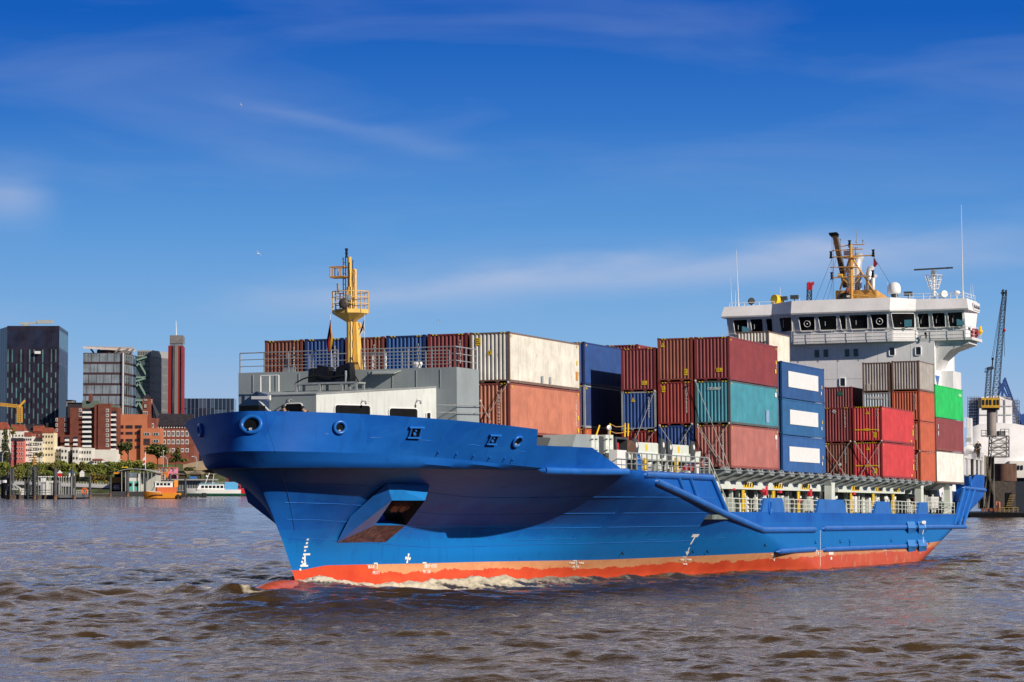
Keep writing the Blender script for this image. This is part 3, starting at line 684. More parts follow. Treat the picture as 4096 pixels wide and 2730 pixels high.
# railing on the breakwater
def railing(pts, h, name='railing', post=1.5, bars=3, r=.028, m_=None, par=None):
    m = MB(); pts = [Vector(p) for p in pts]; up = P(0, 0, 1)
    for k in range(1, bars+1): m.path([p+up*(h*k/bars) for p in pts], r*(1.15 if k == bars else .8), 6)
    for a, b in zip(pts[:-1], pts[1:]):
        n = max(1, round((b-a).length/post))
        for i in range(n+1): q = a.lerp(b, i/n); m.bar(q, q+up*h, r*2, r*2)
    return m.build(name, m_ or M_steel, par if par is not None else ship)
railing([(-7.9, 6.45, ztB), (-7.9, .5, ztB)], 1.12, post=1.35); railing([(-7.9, -.9, ztB), (-7.9, -6.45, ztB), (-4.8, -6.45, ztB)], 1.12, post=1.35)
railing([(-4.9, 6.4, ztB), (-4.9, -4.9, ztB)], 1.12, post=1.5)
m = MB(); m.box(-7.6,-7.2, 3.35, 3.95, ztB, ztB+.32); m.build('light_box', M_steel, ship)
m = MB(); m.lathe([(.16,0),(.22,.1),(.3,.25),(.3,.36),(.0,.4)], (-7.4,-4.0,ztB), (0,0,1), 12); m.build('vent_cap', M_wclean, ship)
m = MB(); m.path([(-7.7,-1.0,ztB),(-7.7,-1.0,ztB+.85),(-7.7,-2.2,ztB+.85)], .03, 6); m.path([(-7.7,-1.5,ztB),(-7.7,-1.5,ztB+.8)], .03, 6); m.box(-7.75,-7.65,-2.3,-2.2,ztB,ztB+.9); m.build('gate_rail', M_wclean, ship)
# covered mooring gear on a steel frame on the fore house roof
z0 = -3.52; fr = MB()
for y in (1.95, .55, -.75, -1.6): fr.bar((-10.2, y, z0-.2), (-10.2, y, z0+.28), .12); fr.bar((-9.2, y, z0-.1), (-9.2, y, z0+.28), .12)
fr.bar((-10.2, 2.05, z0+.3), (-10.2, -1.7, z0+.3), .1); fr.bar((-9.2, 2.05, z0+.3), (-9.2, -1.7, z0+.3), .1)
for y in (2.0, .2, -1.65): fr.bar((-10.25, y, z0+.3), (-9.15, y, z0+.3), .09)
fr.tube((-10.1,-.95,z0+.3),(-10.1,-.95,z0+.95),.07,8); fr.tube((-9.9,1.25,z0+.3),(-9.9,1.25,z0+.85),.07,8)
GEAR = thing('covered_mooring_winch', 'black tarpaulin covered winch on a low steel frame on the fore house roof', 'winch', (0,0,0), MS)
fr.build('frame', M_steel, GEAR)
cv = MB(); cv.hexa([(-10.1,.15,z0+.35),(-9.3,.15,z0+.35),(-9.3,.85,z0+.35),(-10.1,.85,z0+.35)],[(-10.0,.1,z0+1.2),(-9.4,.1,z0+1.2),(-9.4,.8,z0+1.32),(-10.0,.8,z0+1.32)])
cv.hexa([(-10.15,-1.2,z0+.35),(-9.3,-1.2,z0+.35),(-9.3,-.3,z0+.35),(-10.15,-.3,z0+.35)],[(-10.0,-1.15,z0+1.42),(-9.4,-1.15,z0+1.42),(-9.4,-.35,z0+1.15),(-10.0,-.35,z0+1.15)])
cv.hexa([(-10.05,-.32,z0+.35),(-9.4,-.32,z0+.35),(-9.4,.2,z0+.35),(-10.05,.2,z0+.35)],[(-9.95,-.32,z0+.95),(-9.5,-.32,z0+.95),(-9.5,.2,z0+1.0),(-9.95,.2,z0+1.0)])
cv.hexa([(-10.1,1.0,z0+.35),(-9.5,1.0,z0+.35),(-9.5,1.3,z0+.35),(-10.1,1.3,z0+.35)],[(-10.05,1.0,z0+1.15),(-9.5,1.0,z0+1.15),(-9.5,1.28,z0+1.1),(-10.05,1.28,z0+1.1)])
M_tarp = mat('black_tarpaulin', (.010,.010,.012), .35, var=.3, bump=.6, scale=4)
cv.build('cover', M_tarp, GEAR)
st = MB()
st.path([(-10.15,-1.2,z0+1.25),(-10.2,-1.45,z0+.8),(-10.2,-1.75,z0+.32)], .035, 6); st.path([(-10.15,2.0,z0+.35),(-10.15,1.6,z0+.55),(-10.12,.9,z0+.75),(-10.2,0,z0+.6),(-10.2,-.9,z0+.7)], .04, 6)
st.build('strap', M_black, GEAR)
# ---------------- foremast
MX, MY = -7.3, 0.0
def FP(u, w, dx=0): return S(u, w, 0, MX+dx)
fm = MB()
c0 = FP(1403, 1490); rM = .17
fm.tube(P(MX-.2, FP(1405,1490).y, ztB), P(MX-.2, FP(1405,1290).y, FP(1405,1150).z), .17, 16)
fm.tube(P(MX-.2, FP(1405,1290).y, FP(1405,1150).z), P(MX-.2, FP(1405,1290).y, FP(1405,1030).z), .11, 12)
yA, yB = FP(1408,1300).y, FP(1436,1300).y
fm.hexa([(MX-.1,yB,ztB),(MX+.5,yB,ztB),(MX+.5,yA,ztB),(MX-.1,yA,ztB)], [(MX-.1,yB+.13,FP(1400,1290).z),(MX+.4,yB+.13,FP(1400,1290).z),(MX+.4,yA,FP(1400,1290).z),(MX-.1,yA,FP(1400,1290).z)])
fm.box(MX-.05, MX+.3, FP(1418,1100).y, FP(1402,1100).y, FP(1400,1288).z, FP(1400,1077).z)
fmo = fm.build('foremast', M_yellow, ship, smooth=True)
# crow's nest platform: polygonal pan with a conical underside
zf, zr, zc = FP(1400,1247).z, FP(1400,1170).z, FP(1400,1292).z
nest = MB(); ctr = P(MX-.1, FP(1405,1250).y, 0); rN = .99
ringp = [ctr + P(rN*math.cos(a), rN*math.sin(a), 0) for a in np.linspace(0, 2*math.pi, 8, endpoint=False)+.25]
nest.loft([[p+P(0,0,zf-.13) for p in ringp], [p+P(0,0,zf+.08) for p in ringp]], cap=True)
nest.loft([[ctr+(p-ctr)*.18+P(0,0,zc) for p in ringp], [p+P(0,0,zf-.132) for p in ringp]], cap=False)
nest.build('crows_nest', M_yellow, fmo)
nr_ = MB()
ring2 = [ctr + P((rN+.02)*math.cos(a), (rN+.02)*math.sin(a), 0) for a in np.linspace(0, 2*math.pi, 24, endpoint=False)]
for k in (.36, .7, 1.0): nr_.path([p+P(0,0,lerp(zf, zr, k)) for p in ring2], .022 if k < 1 else .03, 6, closed=True)
for p in ringp: nr_.bar(p+P(0,0,zf-.1), p+P(0,0,zr), .055)
nr_.build('nest_rail', M_yellow, fmo)
ld = MB(); yl = FP(1376,1100).y
for dy in (-.0, -.14): ld.bar((MX-.15, yl+dy-.02, zf), (MX-.15, yl+dy-.02, FP(1376,1032).z), .045)
for z in np.arange(zf, FP(1376,1035).z, .3): ld.bar((MX-.15, yl-.16, z), (MX-.15, yl, z), .03)
y0_, y1_ = FP(1331,1090).y, FP(1388,1090).y; zc1, zc0 = FP(1340,1071).z, FP(1340,1110).z
for z in (zc1, zc0): ld.path([(MX-.4,y0_,z),(MX-.4,y1_,z),(MX+.3,y1_,z),(MX+.3,y0_,z)], .035, 6, closed=True)
for y in (y0_, y0_-.18, lerp(y0_,y1_,.75)): ld.bar((MX-.4,y,zc0),(MX-.4,y,zc1),.05); ld.bar((MX+.3,y,zc0),(MX+.3,y,zc1),.05)
ld.box(MX-.42, MX+.32, y1_-.12, y0_, zc0-.06, zc0-.02)
ld.build('mast_ladder', M_ochre, fmo)
lt = MB(); lt.lathe([(.09,0),(.09,.04),(.06,.06),(.07,.2),(.085,.22),(.085,.26),(.06,.27),(.075,.4),(.09,.42),(.09,.5)], (MX-.2, FP(1392,1010).y, FP(1392,1032).z), (0,0,1), 12)
lt.build('masthead_light', mat('navy_lamp_housing', (.01,.015,.05), .4), fmo)
for (u, w, s) in ((1353, 1167, 1.0), (1404, 1068, .55)):
    q = FP(u, w, -.6 if s == 1 else 0); m = MB(); m.lathe([(.09*s,0),(.09*s,.06*s),(.05*s,.08*s),(.075*s,.12*s),(.075*s,.36*s),(.09*s,.38*s),(.09*s,.44*s)], q, (0,0,1), 10); m.bar(q-P(0,0,.15), q, .06); m.build('signal_lamp', M_steel, fmo)
fg = MB(); c = FP(1377,1215,-1.05); fg.lathe([(.05,.0),(.30,.05),(.32,.08),(.30,.1),(.22,.16),(.1,.2)], c, (-.86,-.5,0), 16)
fg.build('ship_bell_horn', mat('weathered_bronze', (.055,.045,.04), .5, var=.6, scale=6), fmo)
fg2 = MB(); fg2.lathe([(.05,0),(.17,.12),(.17,.2),(.03,.22)], FP(1397,1193,-.9), (-.9,-.2,.1), 12); fg2.bar(FP(1397,1193,-.9), FP(1397,1245,-.9), .06); fg2.build('fog_horn', M_steel, fmo)
cbm = MB(); cbm.path([FP(1411,w,-.4)+P(0,.02*math.sin(w*.3),0) for w in range(1040,1490,15)], .03, 5); cbm.path([FP(1418,w,-.25)+P(0,.03*math.sin(w*.2),0) for w in range(1080,1250,12)], .02, 5); cbm.build('cable', M_dgrey, fmo)
br = MB(); br.tube(FP(1425,1290,.2), FP(1437,1312,.3), .05, 6); br.tube(FP(1437,1290,.2), FP(1445,1310,.3), .05, 6); br.bar(FP(1430,1312,.2), FP(1446,1312,.2), .06); br.build('strut', M_yellow, fmo)
# ---------------- flags on the signal halyards
def cloth(name, label, pts_rows, bands, cat='flag'):
    """pts_rows: list of (left, right) edge points from hoist to fly; bands: material per slice across"""
    root = thing(name, label, cat, pts_rows[0][0], MS); o_ = pts_rows[0][0]; nb = len(bands)
    for i, mm in enumerate(bands):
        m = MB(); m.grid([[Vector(l).lerp(Vector(r), (i+k)/nb) - o_ + P(.05*math.sin(j*.9+i*1.3), 0, 0) for k in (0, .5, 1)] for j, (l, r) in enumerate(pts_rows)]); m.build('stripe', mm, root, smooth='all')
    return root
fk, frd, fgd = mat('flag_black', (.015,.015,.018), .8), mat('flag_red', (.52,.015,.03), .8), mat('flag_gold', (.85,.52,.02), .8)
g = lambda u, w: FP(u, w, -1.0)
cloth('german_flag', 'limp black red and gold flag hanging left of the yellow foremast', [(g(1322,1278), g(1325,1290)), (g(1316,1305), g(1328,1325)), (g(1311,1330), g(1334,1355)), (g(1306,1362), g(1331,1378)), (g(1309,1390), g(1325,1398)), (g(1314,1408), g(1321,1411))][::1], [fgd, frd, fk][::-1])
M_fw, M_fb = mat('flag_white', (.78,.78,.78), .8), mat('flag_navy', (.015,.018,.03), .8)
cloth('signal_flag', 'furled black and white flag hanging right of the yellow foremast', [(g(1456,1280), g(1458,1284)), (g(1448,1300), g(1458,1310)), (g(1440,1322), g(1457,1326)), (g(1436,1342), g(1438,1346))], [M_fb, M_fw])
hl = MB(); hl.path([g(1322,1255), g(1322,1280)], .012, 5); hl.path([g(1325,1400), g(1327,1470), g(1329,1495)], .012, 5); hl.path([g(1459,1255), g(1458,1330), g(1460,1420), g(1463,1480)], .012, 5); hl.build('halyard', M_fw, fmo)

# ================================================================== midship deck gear (parts of the ship)
yP = -9.5
def box_px(u0, w0, u1, w1, y, depth=1.0, z0=None):
    a, b = S(u0, w0, 1, y), S(u1, w1, 1, y)
    return (a.x, b.x, y, y+depth, b.z if z0 is None else z0, a.z)
m = MB(); a, b, c = S(2290,1785,1,yP), S(2305,1738,1,yP), S(2358,1738,1,yP); e = S(2358,1785,1,yP)
m.prism([P(a.x,yP,-7.94), P(e.x,yP,-7.94), c, b, P(a.x,yP,a.z)], (0, 2.0, 0)); m.build('vent_housing', M_grey, ship)
m = MB(); m.box(*box_px(2392,1745,2415,1800,yP,1.6,-7.94)); m.build('vent_housing', M_dgrey, ship)
for u in (2359, 2375, 2416, 2433):
    a, b = S(u,1740,1,yP), S(u+14,1800,1,yP); m = MB(); m.box(a.x, b.x, yP-.1, yP+.4, -7.94, a.z)
    d = m.build('cabinet_door', M_coam, ship); k = MB(); k.box(a.x+.25, a.x+.45, yP-.13, yP-.10, a.z-.75, a.z-.45); k.build('notice', M_mark, d)
    k = MB()
    for z in (a.z-.25, a.z-.9): k.bar((a.x-.1, yP-.16, z), (b.x-.4, yP-.16, z), .05)
    k.build('latch', M_dgrey, d)
m = MB(); x0, x1 = S(2456,1750,1,yP).x, S(2504,1750,1,yP).x; zt = S(2456,1748,1,yP).z
m.box(x0, x0+.25, yP-.1, yP+1.2, -7.2, zt); m.box(x1-.1, x1, yP-.1, yP+1.2, -7.2, zt); m.box(x0+.251, x1-.101, yP+.8, yP+1.2, -7.2, zt); m.box(x0+.251, x1-.101, yP-.1, yP+.79, zt-.12, zt-.003); m.box(x0+.251, x1-.101, yP-.1, yP+.79, -7.2, -7.1)
fb = m.build('fire_locker', M_dgrey, ship)
for z in (zt-.62, zt-.95):
    k = MB(); k.tube((x1-1.0, yP+.3, z), (x1-1.0, yP+.3, z+.3), .16, 10); k.build('red_extinguisher', M_red, fb)
m = MB(); a, b = S(2468,1800,1,-10.4), S(2507,1880,1,-10.4); m.box(a.x, b.x, -10.4, -9.9, -7.9, a.z); m.build('white_locker', M_wclean, ship)
m = MB()
for (u0,w0,u1,w1) in ((2384,1745,2398,1703),(2439,1745,2440,1695),(2499,1748,2500,1693),(2512,1745,2513,1695)): m.tube(S(u0,w0,1,-8.6), S(u1,w1,1,-8.6), .05, 6)
m.build('safety_post', M_sig, ship)
m = MB(); m.path([S(u,w,1,-8.6) for u,w in ((2440,1697),(2462,1708),(2484,1708),(2500,1703))], .025, 5); m.path([S(u,w,1,-8.6) for u,w in ((2440,1725),(2462,1734),(2484,1733),(2500,1728))], .025, 5); m.build('chain', M_ochre, ship)
m = MB(); m.lathe([(.02,-.05),(.16,-.04),(.17,.0),(.16,.1),(.02,.12)], S(2434,1713,1,-8.7), (-.6,-.8,.1), 14); m.bar(S(2433,1745,1,-8.65), S(2434,1713,1,-8.65), .05); m.build('search_light', M_steel, ship)
# folded hatch cover panels with hinge plates
for i, (u0, u1, w0, w1) in enumerate(((2525,2638,1768,1808),(2662,2760,1777,1812))):
    a, b, c, d = S(u0,w0,1,yP), S(u1,w0+6,1,yP), S(u1,w1+2,1,yP), S(u0,w1,1,yP)
    m = MB(); m.prism([P(d.x+.1,yP,d.z-.35), P(c.x,yP,c.z-.35), P(b.x+.1,yP,b.z-.12), P(b.x-.5,yP,b.z), P(a.x+.5,yP,a.z), P(a.x-.1,yP,a.z-.3)], (0, 16, 0)); hc = m.build('hatch_cover', M_coam, ship)
    for uu in ((u0+8, u1+3)):
        q = S(uu, w0+16, 1, yP); k = MB(); k.prism([P(q.x-.45,yP-.06,q.z-.8), P(q.x+.2,yP-.06,q.z-.75), P(q.x+.55,yP-.06,q.z-.1), P(q.x+.3,yP-.06,q.z+.4), P(q.x-.45,yP-.06,q.z+.45)], (0,-.12,0)); k.build('hinge_plate', M_dgrey, hc)
        k = MB(); k.tube((q.x+.1,yP-.2,q.z+.05),(q.x+.1,yP-.16,q.z+.05),.17,10); k.build('hinge_pin', M_mark, hc)
    k = MB(); q = S(lerp(u0,u1,.55), w0+22, 1, yP-.02); k.box(q.x-.2, q.x+.2, yP-.02, yP-.005, q.z-.2, q.z+.2); k.build('yellow_notice', M_sig, hc)
m = MB(); a = S(2518,1790,1,yP-.05); m.lathe([(.35,-.1),(.45,0),(.45,.5),(.35,.6)], a, (.35,.9,0), 18); m.lathe([(.2,-.16),(.42,-.12),(.42,-.1)], a, (.35,.9,0), 18); m.build('hose_reel', mat('reel_brown', (.10,.05,.03), .6), ship)
m = MB(); a, b, c, d = S(2515,1808,1,yP-.1), S(2800,1852,1,yP-.1), S(2803,1806,1,yP-.1), S(2740,1822,1,yP-.1)
m.prism([P(a.x,yP-.1,a.z-.45), P(b.x,yP-.1,b.z), P(c.x,yP-.1,c.z), P(d.x,yP-.1,d.z), P(a.x,yP-.1,a.z)], (0, 1.0, 0)); m.build('hatch_coaming', M_coam, ship)
m = MB(); m.box(6.6, 28, yP+.92, yP+1.0, -7.94, -6.9); m.build('bulkhead', M_dgrey, ship)
railing([S(2505,1878,1,-11.1), S(2835,1893,1,-11.1)], .98, 'deck_railing', post=1.02, bars=3)
# equipment in the passage between the coaming and the rail: vent posts, lockers, ladders, fire boxes
def passage(x0, x1, zb, zt, seed, y=-9.35, step=1.15):
    r = random.Random(seed); x = x0
    while x < x1-.5:
        k = r.random(); w_ = .25+.5*r.random(); y_ = y + r.random()*.5
        if k < .30:
            m = MB(); m.box(x, x+.16, y_, y_+.25, zb, zt-.05); m.build('stanchion', M_coam, ship)
        elif k < .52:
            h_ = lerp(zb, zt, .45+.4*r.random()); m = MB(); m.box(x, x+w_, y_, y_+.4, zb+.15*r.random(), h_); m.build('locker', [M_coam, M_wclean, M_steel][r.randrange(3)], ship)
        elif k < .68:
            m = MB(); n_ = 4
            for i in range(n_): m.box(x, x+.42, y_, y_+.2, lerp(zb, zt, .08+.17*i), lerp(zb, zt, .08+.17*i+.11))
            m.box(x+.18, x+.26, y_+.05, y_+.15, zb, lerp(zb, zt, .8)); m.build('twistlock_rack', M_mark, ship)
        elif k < .8:
            m = MB(); m.tube((x+.2, y_, zb), (x+.2, y_, lerp(zb, zt, .7)), .11, 8); m.tube((x+.2, y_, lerp(zb,zt,.7)), (x+.2, y_, lerp(zb,zt,.85)), .22, 8); m.build('vent_pipe', M_wclean, ship)
        elif k < .9:
            m = MB(); m.bar((x, y_, zb), (x+.5, y_, zt), .12, .12); m.build('brace', M_coam, ship)
        x += step*(.45+.75*r.random())
passage(8.5, 27.5, -7.94, -7.05, 3, -9.7, .8)
M_void = mat('shadowed_hold_wall', (.055,.06,.06), .7, var=.3)  # dark colour stands in for the shade behind the passage
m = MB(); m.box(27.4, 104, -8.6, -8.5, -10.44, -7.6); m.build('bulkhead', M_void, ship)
for i, (x0, x1) in enumerate(((28.3, 60.6), (63.2, 86.5), (90, 94.8), (97, 103))): passage(x0, x1, -10.44, -8.72, 20+i, -9.5, .9)
for u in (2582, 2705): # yellow ladders forward
    a = S(u, 1840, 1, -10.0); m = MB(); m.box(a.x-.25, a.x+.3, -10.05, -9.95, -7.92, S(u,1832,1,-10).z); m.build('ladder', M_sig, ship)
for u, w0 in ((2972,1950),(3093,1955),(3193,1960),(3306,1962),(3404,1970),(3492,1970),(3572,1977),(3660,2005)):
    a = S(u, 1990, 1, -9.75); zt = S(u, w0, 1, -9.75).z; m = MB()
    m.box(a.x-.30, a.x+.02, -9.8, -9.74, -10.44, zt); m.box(a.x+.22, a.x+.34, -9.8, -9.74, -10.44, zt)
    for z in np.arange(-10.3, zt, .3): m.box(a.x+.02, a.x+.22, -9.79, -9.75, z, z+.06)
    m.build('ladder', M_sig, ship)
for u, w, h_ in ((2768,1872,24),(2748,1872,18),(3245,1972,30),(3068,1964,38),(3204,2002,12),(2938,1958,8),(3056,1962,14),(3125,1968,10),(3420,1975,10),(3657,2005,26)):
    a = S(u-4, w-h_/2, 1, -9.95 if w > 1900 else -10.1); b = S(u+4, w+h_/2, 1, a.y); m = MB(); m.box(a.x, b.x, a.y, a.y+.25, b.z, a.z); m.build('fire_box', M_red, ship)
# hatch coaming beam with hazard plates, and the cantilevered container stools above
cm = MB(); cm.box(26.6, 60.8, -9.9, -9.3, -8.72, -8.22); cm.box(63.4, 87.2, -9.9, -9.3, -8.74, -8.26); cm.box(89.4, 94.8, -9.9, -9.3, -8.74, -8.3)
cm.box(26.6, 61.5, -9.296, -8.7, -8.3, -7.75); cm.box(63.4, 93, -9.296, -8.7, -8.32, -7.85); cm.build('hatch_coaming', M_coam, ship)
def hazard(x, z, w_=2.6, h_=.3):
    m = MB(); n = 8
    for i in range(n):
        m.mi = i % 2; q0, q1 = x + w_*i/n, x + w_*(i+1)/n; m.face([(q0, -9.915, z), (q1, -9.915, z), (q1+.18, -9.915, z+h_), (q0+.18, -9.915, z+h_)])
    m.mi = 0; m.box(x, x+w_, -9.912, -9.902, z-.06, z); m.build('hazard_plate', [M_sig, M_black], ship)
for u in (2972, 3092, 3202, 3405, 3500, 3572): hazard(S(u, 1930, 1, -9.9).x, -8.55)
st0 = None
for i, x in enumerate(np.arange(27.6, 93, 2.75)):
    if st0 is None:
        m = MB(); m.prism([P(0,-11.25,-7.56), P(0,-11.25,-7.72), P(0,-9.9,-8.2), P(0,-8.7,-8.24), P(0,-8.7,-7.54)], (.10, 0, 0)); m.prism([P(1.0,-11.25,-7.56), P(1.0,-11.25,-7.72), P(1.0,-9.9,-8.2), P(1.0,-8.7,-8.24), P(1.0,-8.7,-7.54)], (.10, 0, 0))
        m.box(-.25, 1.35, -11.25, -8.7, -7.54, -7.48); m.hexa([(.1,-11.2,-7.72),(1.0,-11.2,-7.72),(1.0,-9.9,-8.18),(.1,-9.9,-8.18)],[(.1,-11.22,-7.58),(1.0,-11.22,-7.58),(1.0,-9.88,-7.98),(.1,-9.88,-7.98)])
        st0 = m.build('container_stool', M_grey, ship); st0.location = (x, 0, 0)
        for q in (.05, .95): k = MB(); k.box(q-.12, q+.12, -11.2, -10.9, -7.478, -7.36); k.ball((q,-11.05,-7.34), .1, .1, .05, 8, 5); k.build('socket', M_steel, st0)
    else: copy_part(st0, (x-27.6, 0, -.0035*(x-27.6)), ship)
for u, x in ((3325, 62.2), (3682, 94.6), (3797, 107)):
    q = S(u, 1950, 1, -10.6); m = MB(); xx = q.x
    m.loft([[P(xx-w_/2, -10.75, z), P(xx+w_/2, -10.75, z), P(xx+w_/2, -10.2, z), P(xx-w_/2, -10.2, z)] for z, w_ in ((-10.44, 1.9), (-10.1, 1.1), (-8.3, 1.0), (-7.85, 1.5), (-7.6, 2.4))]); m.build('deck_post', M_coam, ship)
    k = MB()
    for z in np.arange(-10.2, -7.8, .32): k.box(xx+.62, xx+.95, -10.6, -10.55, z, z+.05)
    k.build('step_ladder', M_coam, ship)
for (u0, u1) in ((2912,3050),(3140,3272),(3384,3500),(3566,3676),(3714,3818)):
    railing([S(u0,2050,1,-11.15)+P(0,0,-.02), S(u1,2054,1,-11.15)+P(0,0,-.02)], .95, 'deck_railing', post=1.4, bars=3, m_=M_coam)
# stair rail from the wedge down to the side deck
rl = MB(); A_, B_, C_ = S(2838,1838,1,-11.0), S(2862,1893,1,-11.0), S(2905,2000,1,-11.0)
rl.path([S(2810,1832,1,-11.0), A_, C_], .035, 6); rl.path([S(2812,1858,1,-11.0), S(2838,1862,1,-11.0), S(2900,2020,1,-11.0)], .03, 6)
for u, w in ((2815,1832),(2838,1838),(2858,1885),(2880,1938),(2902,1990)): q = S(u, w, 1, -11.0); rl.bar(q, q-P(0,0,1.0), .05)
rl.build('stair_rail', M_coam, ship)
# blue bulwark shields between the openings
for pts in (((3047,2052),(3058,1993),(3130,1993),(3140,2052)), ((3268,2055),(3278,1998),(3376,2000),(3387,2056)), ((3497,2057),(3509,2006),(3558,2008),(3569,2058)), ((3672,2059),(3679,2010),(3710,2010),(3715,2060))):
    a, b, c, d = [S(u, w, 1, -HB) for u, w in pts]
    zb = zTop(a.x)-.05
    m = MB(); m.prism([P(a.x,-HB+.002,zb), P(d.x,-HB+.002,zb), P(c.x,-HB+.002,c.z), P(b.x,-HB+.002,b.z)], (0, .25, 0)); m.build('bulwark_shield', M_bluep, ship)
ch = MB()
for u, w, r1, r2 in ((3080,2030,.30,.42),(3882,1926,.35,.42)):
    q = S(u, w, 1, -HB-.02); ch.path([q+P(r1*math.cos(a), 0, r2*math.sin(a)) for a in np.linspace(0, 2*math.pi, 20, endpoint=False)], .08, 8, closed=True)
ch.build('side_fairlead', M_rim, ship)
m = MB(); q = S(2556,1860,1,-10.9); m.ball(q, .42, .08, .68, 14, 8); m.build('blue_shield', M_bluep, ship)
# stern: raised bulwark and poop structures
m = MB(); a, b = S(3720,1990,1,-9.6), S(3784,2030,1,-9.6)
for i in range(8): 
    z = lerp(b.z, a.z, i/7); m.box(a.x, b.x, -9.7, -9.2, z-.05, z+.045)
m.box(a.x+.2, b.x-.2, -9.5, -9.0, b.z-.1, a.z+.02); m.build('gangway_stack', M_wclean, ship)
m = MB(); q = S(3790,1960,1,-9.9)
for dx in (0, .8): m.bar((q.x+dx,-9.9,-10.44),(q.x+dx,-9.9,-7.9), .09)
for z in np.arange(-10.2,-7.9,.35): m.bar((q.x,-9.9,z),(q.x+.8,-9.9,z),.06)
m.build('ladder', M_sig, ship)
m = MB(); q = S(3740,1935,1,-9.8); m.hexa([(q.x-1.5,-9.8,-8.3),(q.x+1.5,-9.8,-8.3),(q.x+1.3,-9.2,-8.3),(q.x-1.3,-9.2,-8.3)],[(q.x-2,-10.6,-7.75),(q.x+2,-10.6,-7.75),(q.x+2,-9,-7.75),(q.x-2,-9,-7.75)]); m.build('container_stool', M_grey, ship)
m = MB(); m.box(93.5, 108, -10.9, 10.9, -7.78, -7.68); m.build('hatch_platform', M_grey, ship)
m = MB(); m.box(-1, 26, -8, 8.9, -7.2, -6.0); m.build('hatch_platform', M_dgrey, ship)
m = MB(); m.box(27.2, 93.4, -8.65, 8.65, -8.3, -7.5); m.build('hatch_platform', M_dgrey, ship)
m = MB(); m.box(.05, 12.1, -3.9, 8.85, -6.0, -3.0); m.build('container_pedestal', M_dgrey, ship)
# ================================================================== containers
CW = 2.438; PITCH_Y = 2.58
def corr(m, a, b, z0, z1, n, depth, nrm, pitch):
    """trapezoid corrugated sheet from a to b (xy), recessed ribs along inward normal"""
    a, b = Vector(a), Vector(b); d = (b-a); Ln = d.length; d.normalize(); nrm = Vector(nrm[:2])
    k = max(1, round(Ln/pitch)); p = Ln/k; pts = []
    for i in range(k):
        s0 = i*p
        for f_, e in ((0, 0), (.26, 0), (.50, 1), (.76, 1)): pts.append(a + d*(s0+p*f_) - nrm*(depth*e))
    pts.append(b)
    m.grid([[Vector((q.x, q.y, z0)) for q in pts], [Vector((q.x, q.y, z1)) for q in pts]])
def cmat(name, col, rust=.25, dirt=.2, rough=.5, var=.10):
    return mat('container_'+name, col, rough, var=var*1.35, scale=.9, dirt=min(.55, dirt*1.9), rust=min(.8, rust*1.5))
CM = dict(
    white=cmat('white', (.70,.67,.60), .32, .12), orange=cmat('faded_orange', (.52,.19,.12), .12, .08), brown=cmat('brown', (.22,.075,.05), .3),
    maroon=cmat('maroon', (.235,.040,.045), .15, .12), rust=cmat('rust_red', (.27,.075,.05), .2, .12), pinkred=cmat('faded_red', (.42,.15,.13), .15, .12),
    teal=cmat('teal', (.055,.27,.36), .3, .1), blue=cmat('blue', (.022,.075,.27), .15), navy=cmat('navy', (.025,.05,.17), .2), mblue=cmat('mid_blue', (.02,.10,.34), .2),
    placblue=cmat('royal_blue', (.022,.085,.26), .08, .12), placblue2=cmat('lighter_royal_blue', (.022,.115,.30), .08, .12), placblue3=cmat('violet_blue', (.03,.11,.33), .08, .12), red=cmat('bright_red', (.56,.050,.055), .05, .06), dkred=cmat('deep_red', (.30,.035,.03), .15),
    coral=cmat('orange_red', (.50,.115,.055), .1, .08), grey=cmat('grey', (.38,.36,.34), .4), green=cmat('bright_green', (.02,.50,.115), .05, .04), wine=cmat('wine_red', (.24,.055,.06), .12), cream=cmat('cream', (.74,.70,.60), .2, .08),
    pale=cmat('pale_blue_white', (.50,.58,.62), .3), chalk=cmat('chalk_white', (.80,.76,.72), .18, .06), dark=cmat('dark_green_steel', (.10,.11,.10), .3), mgrey=cmat('light_grey', (.36,.39,.42), .3))
M_frame_r = cmat('rusty_frame', (.20,.13,.10), .6, .3)
CON = {}
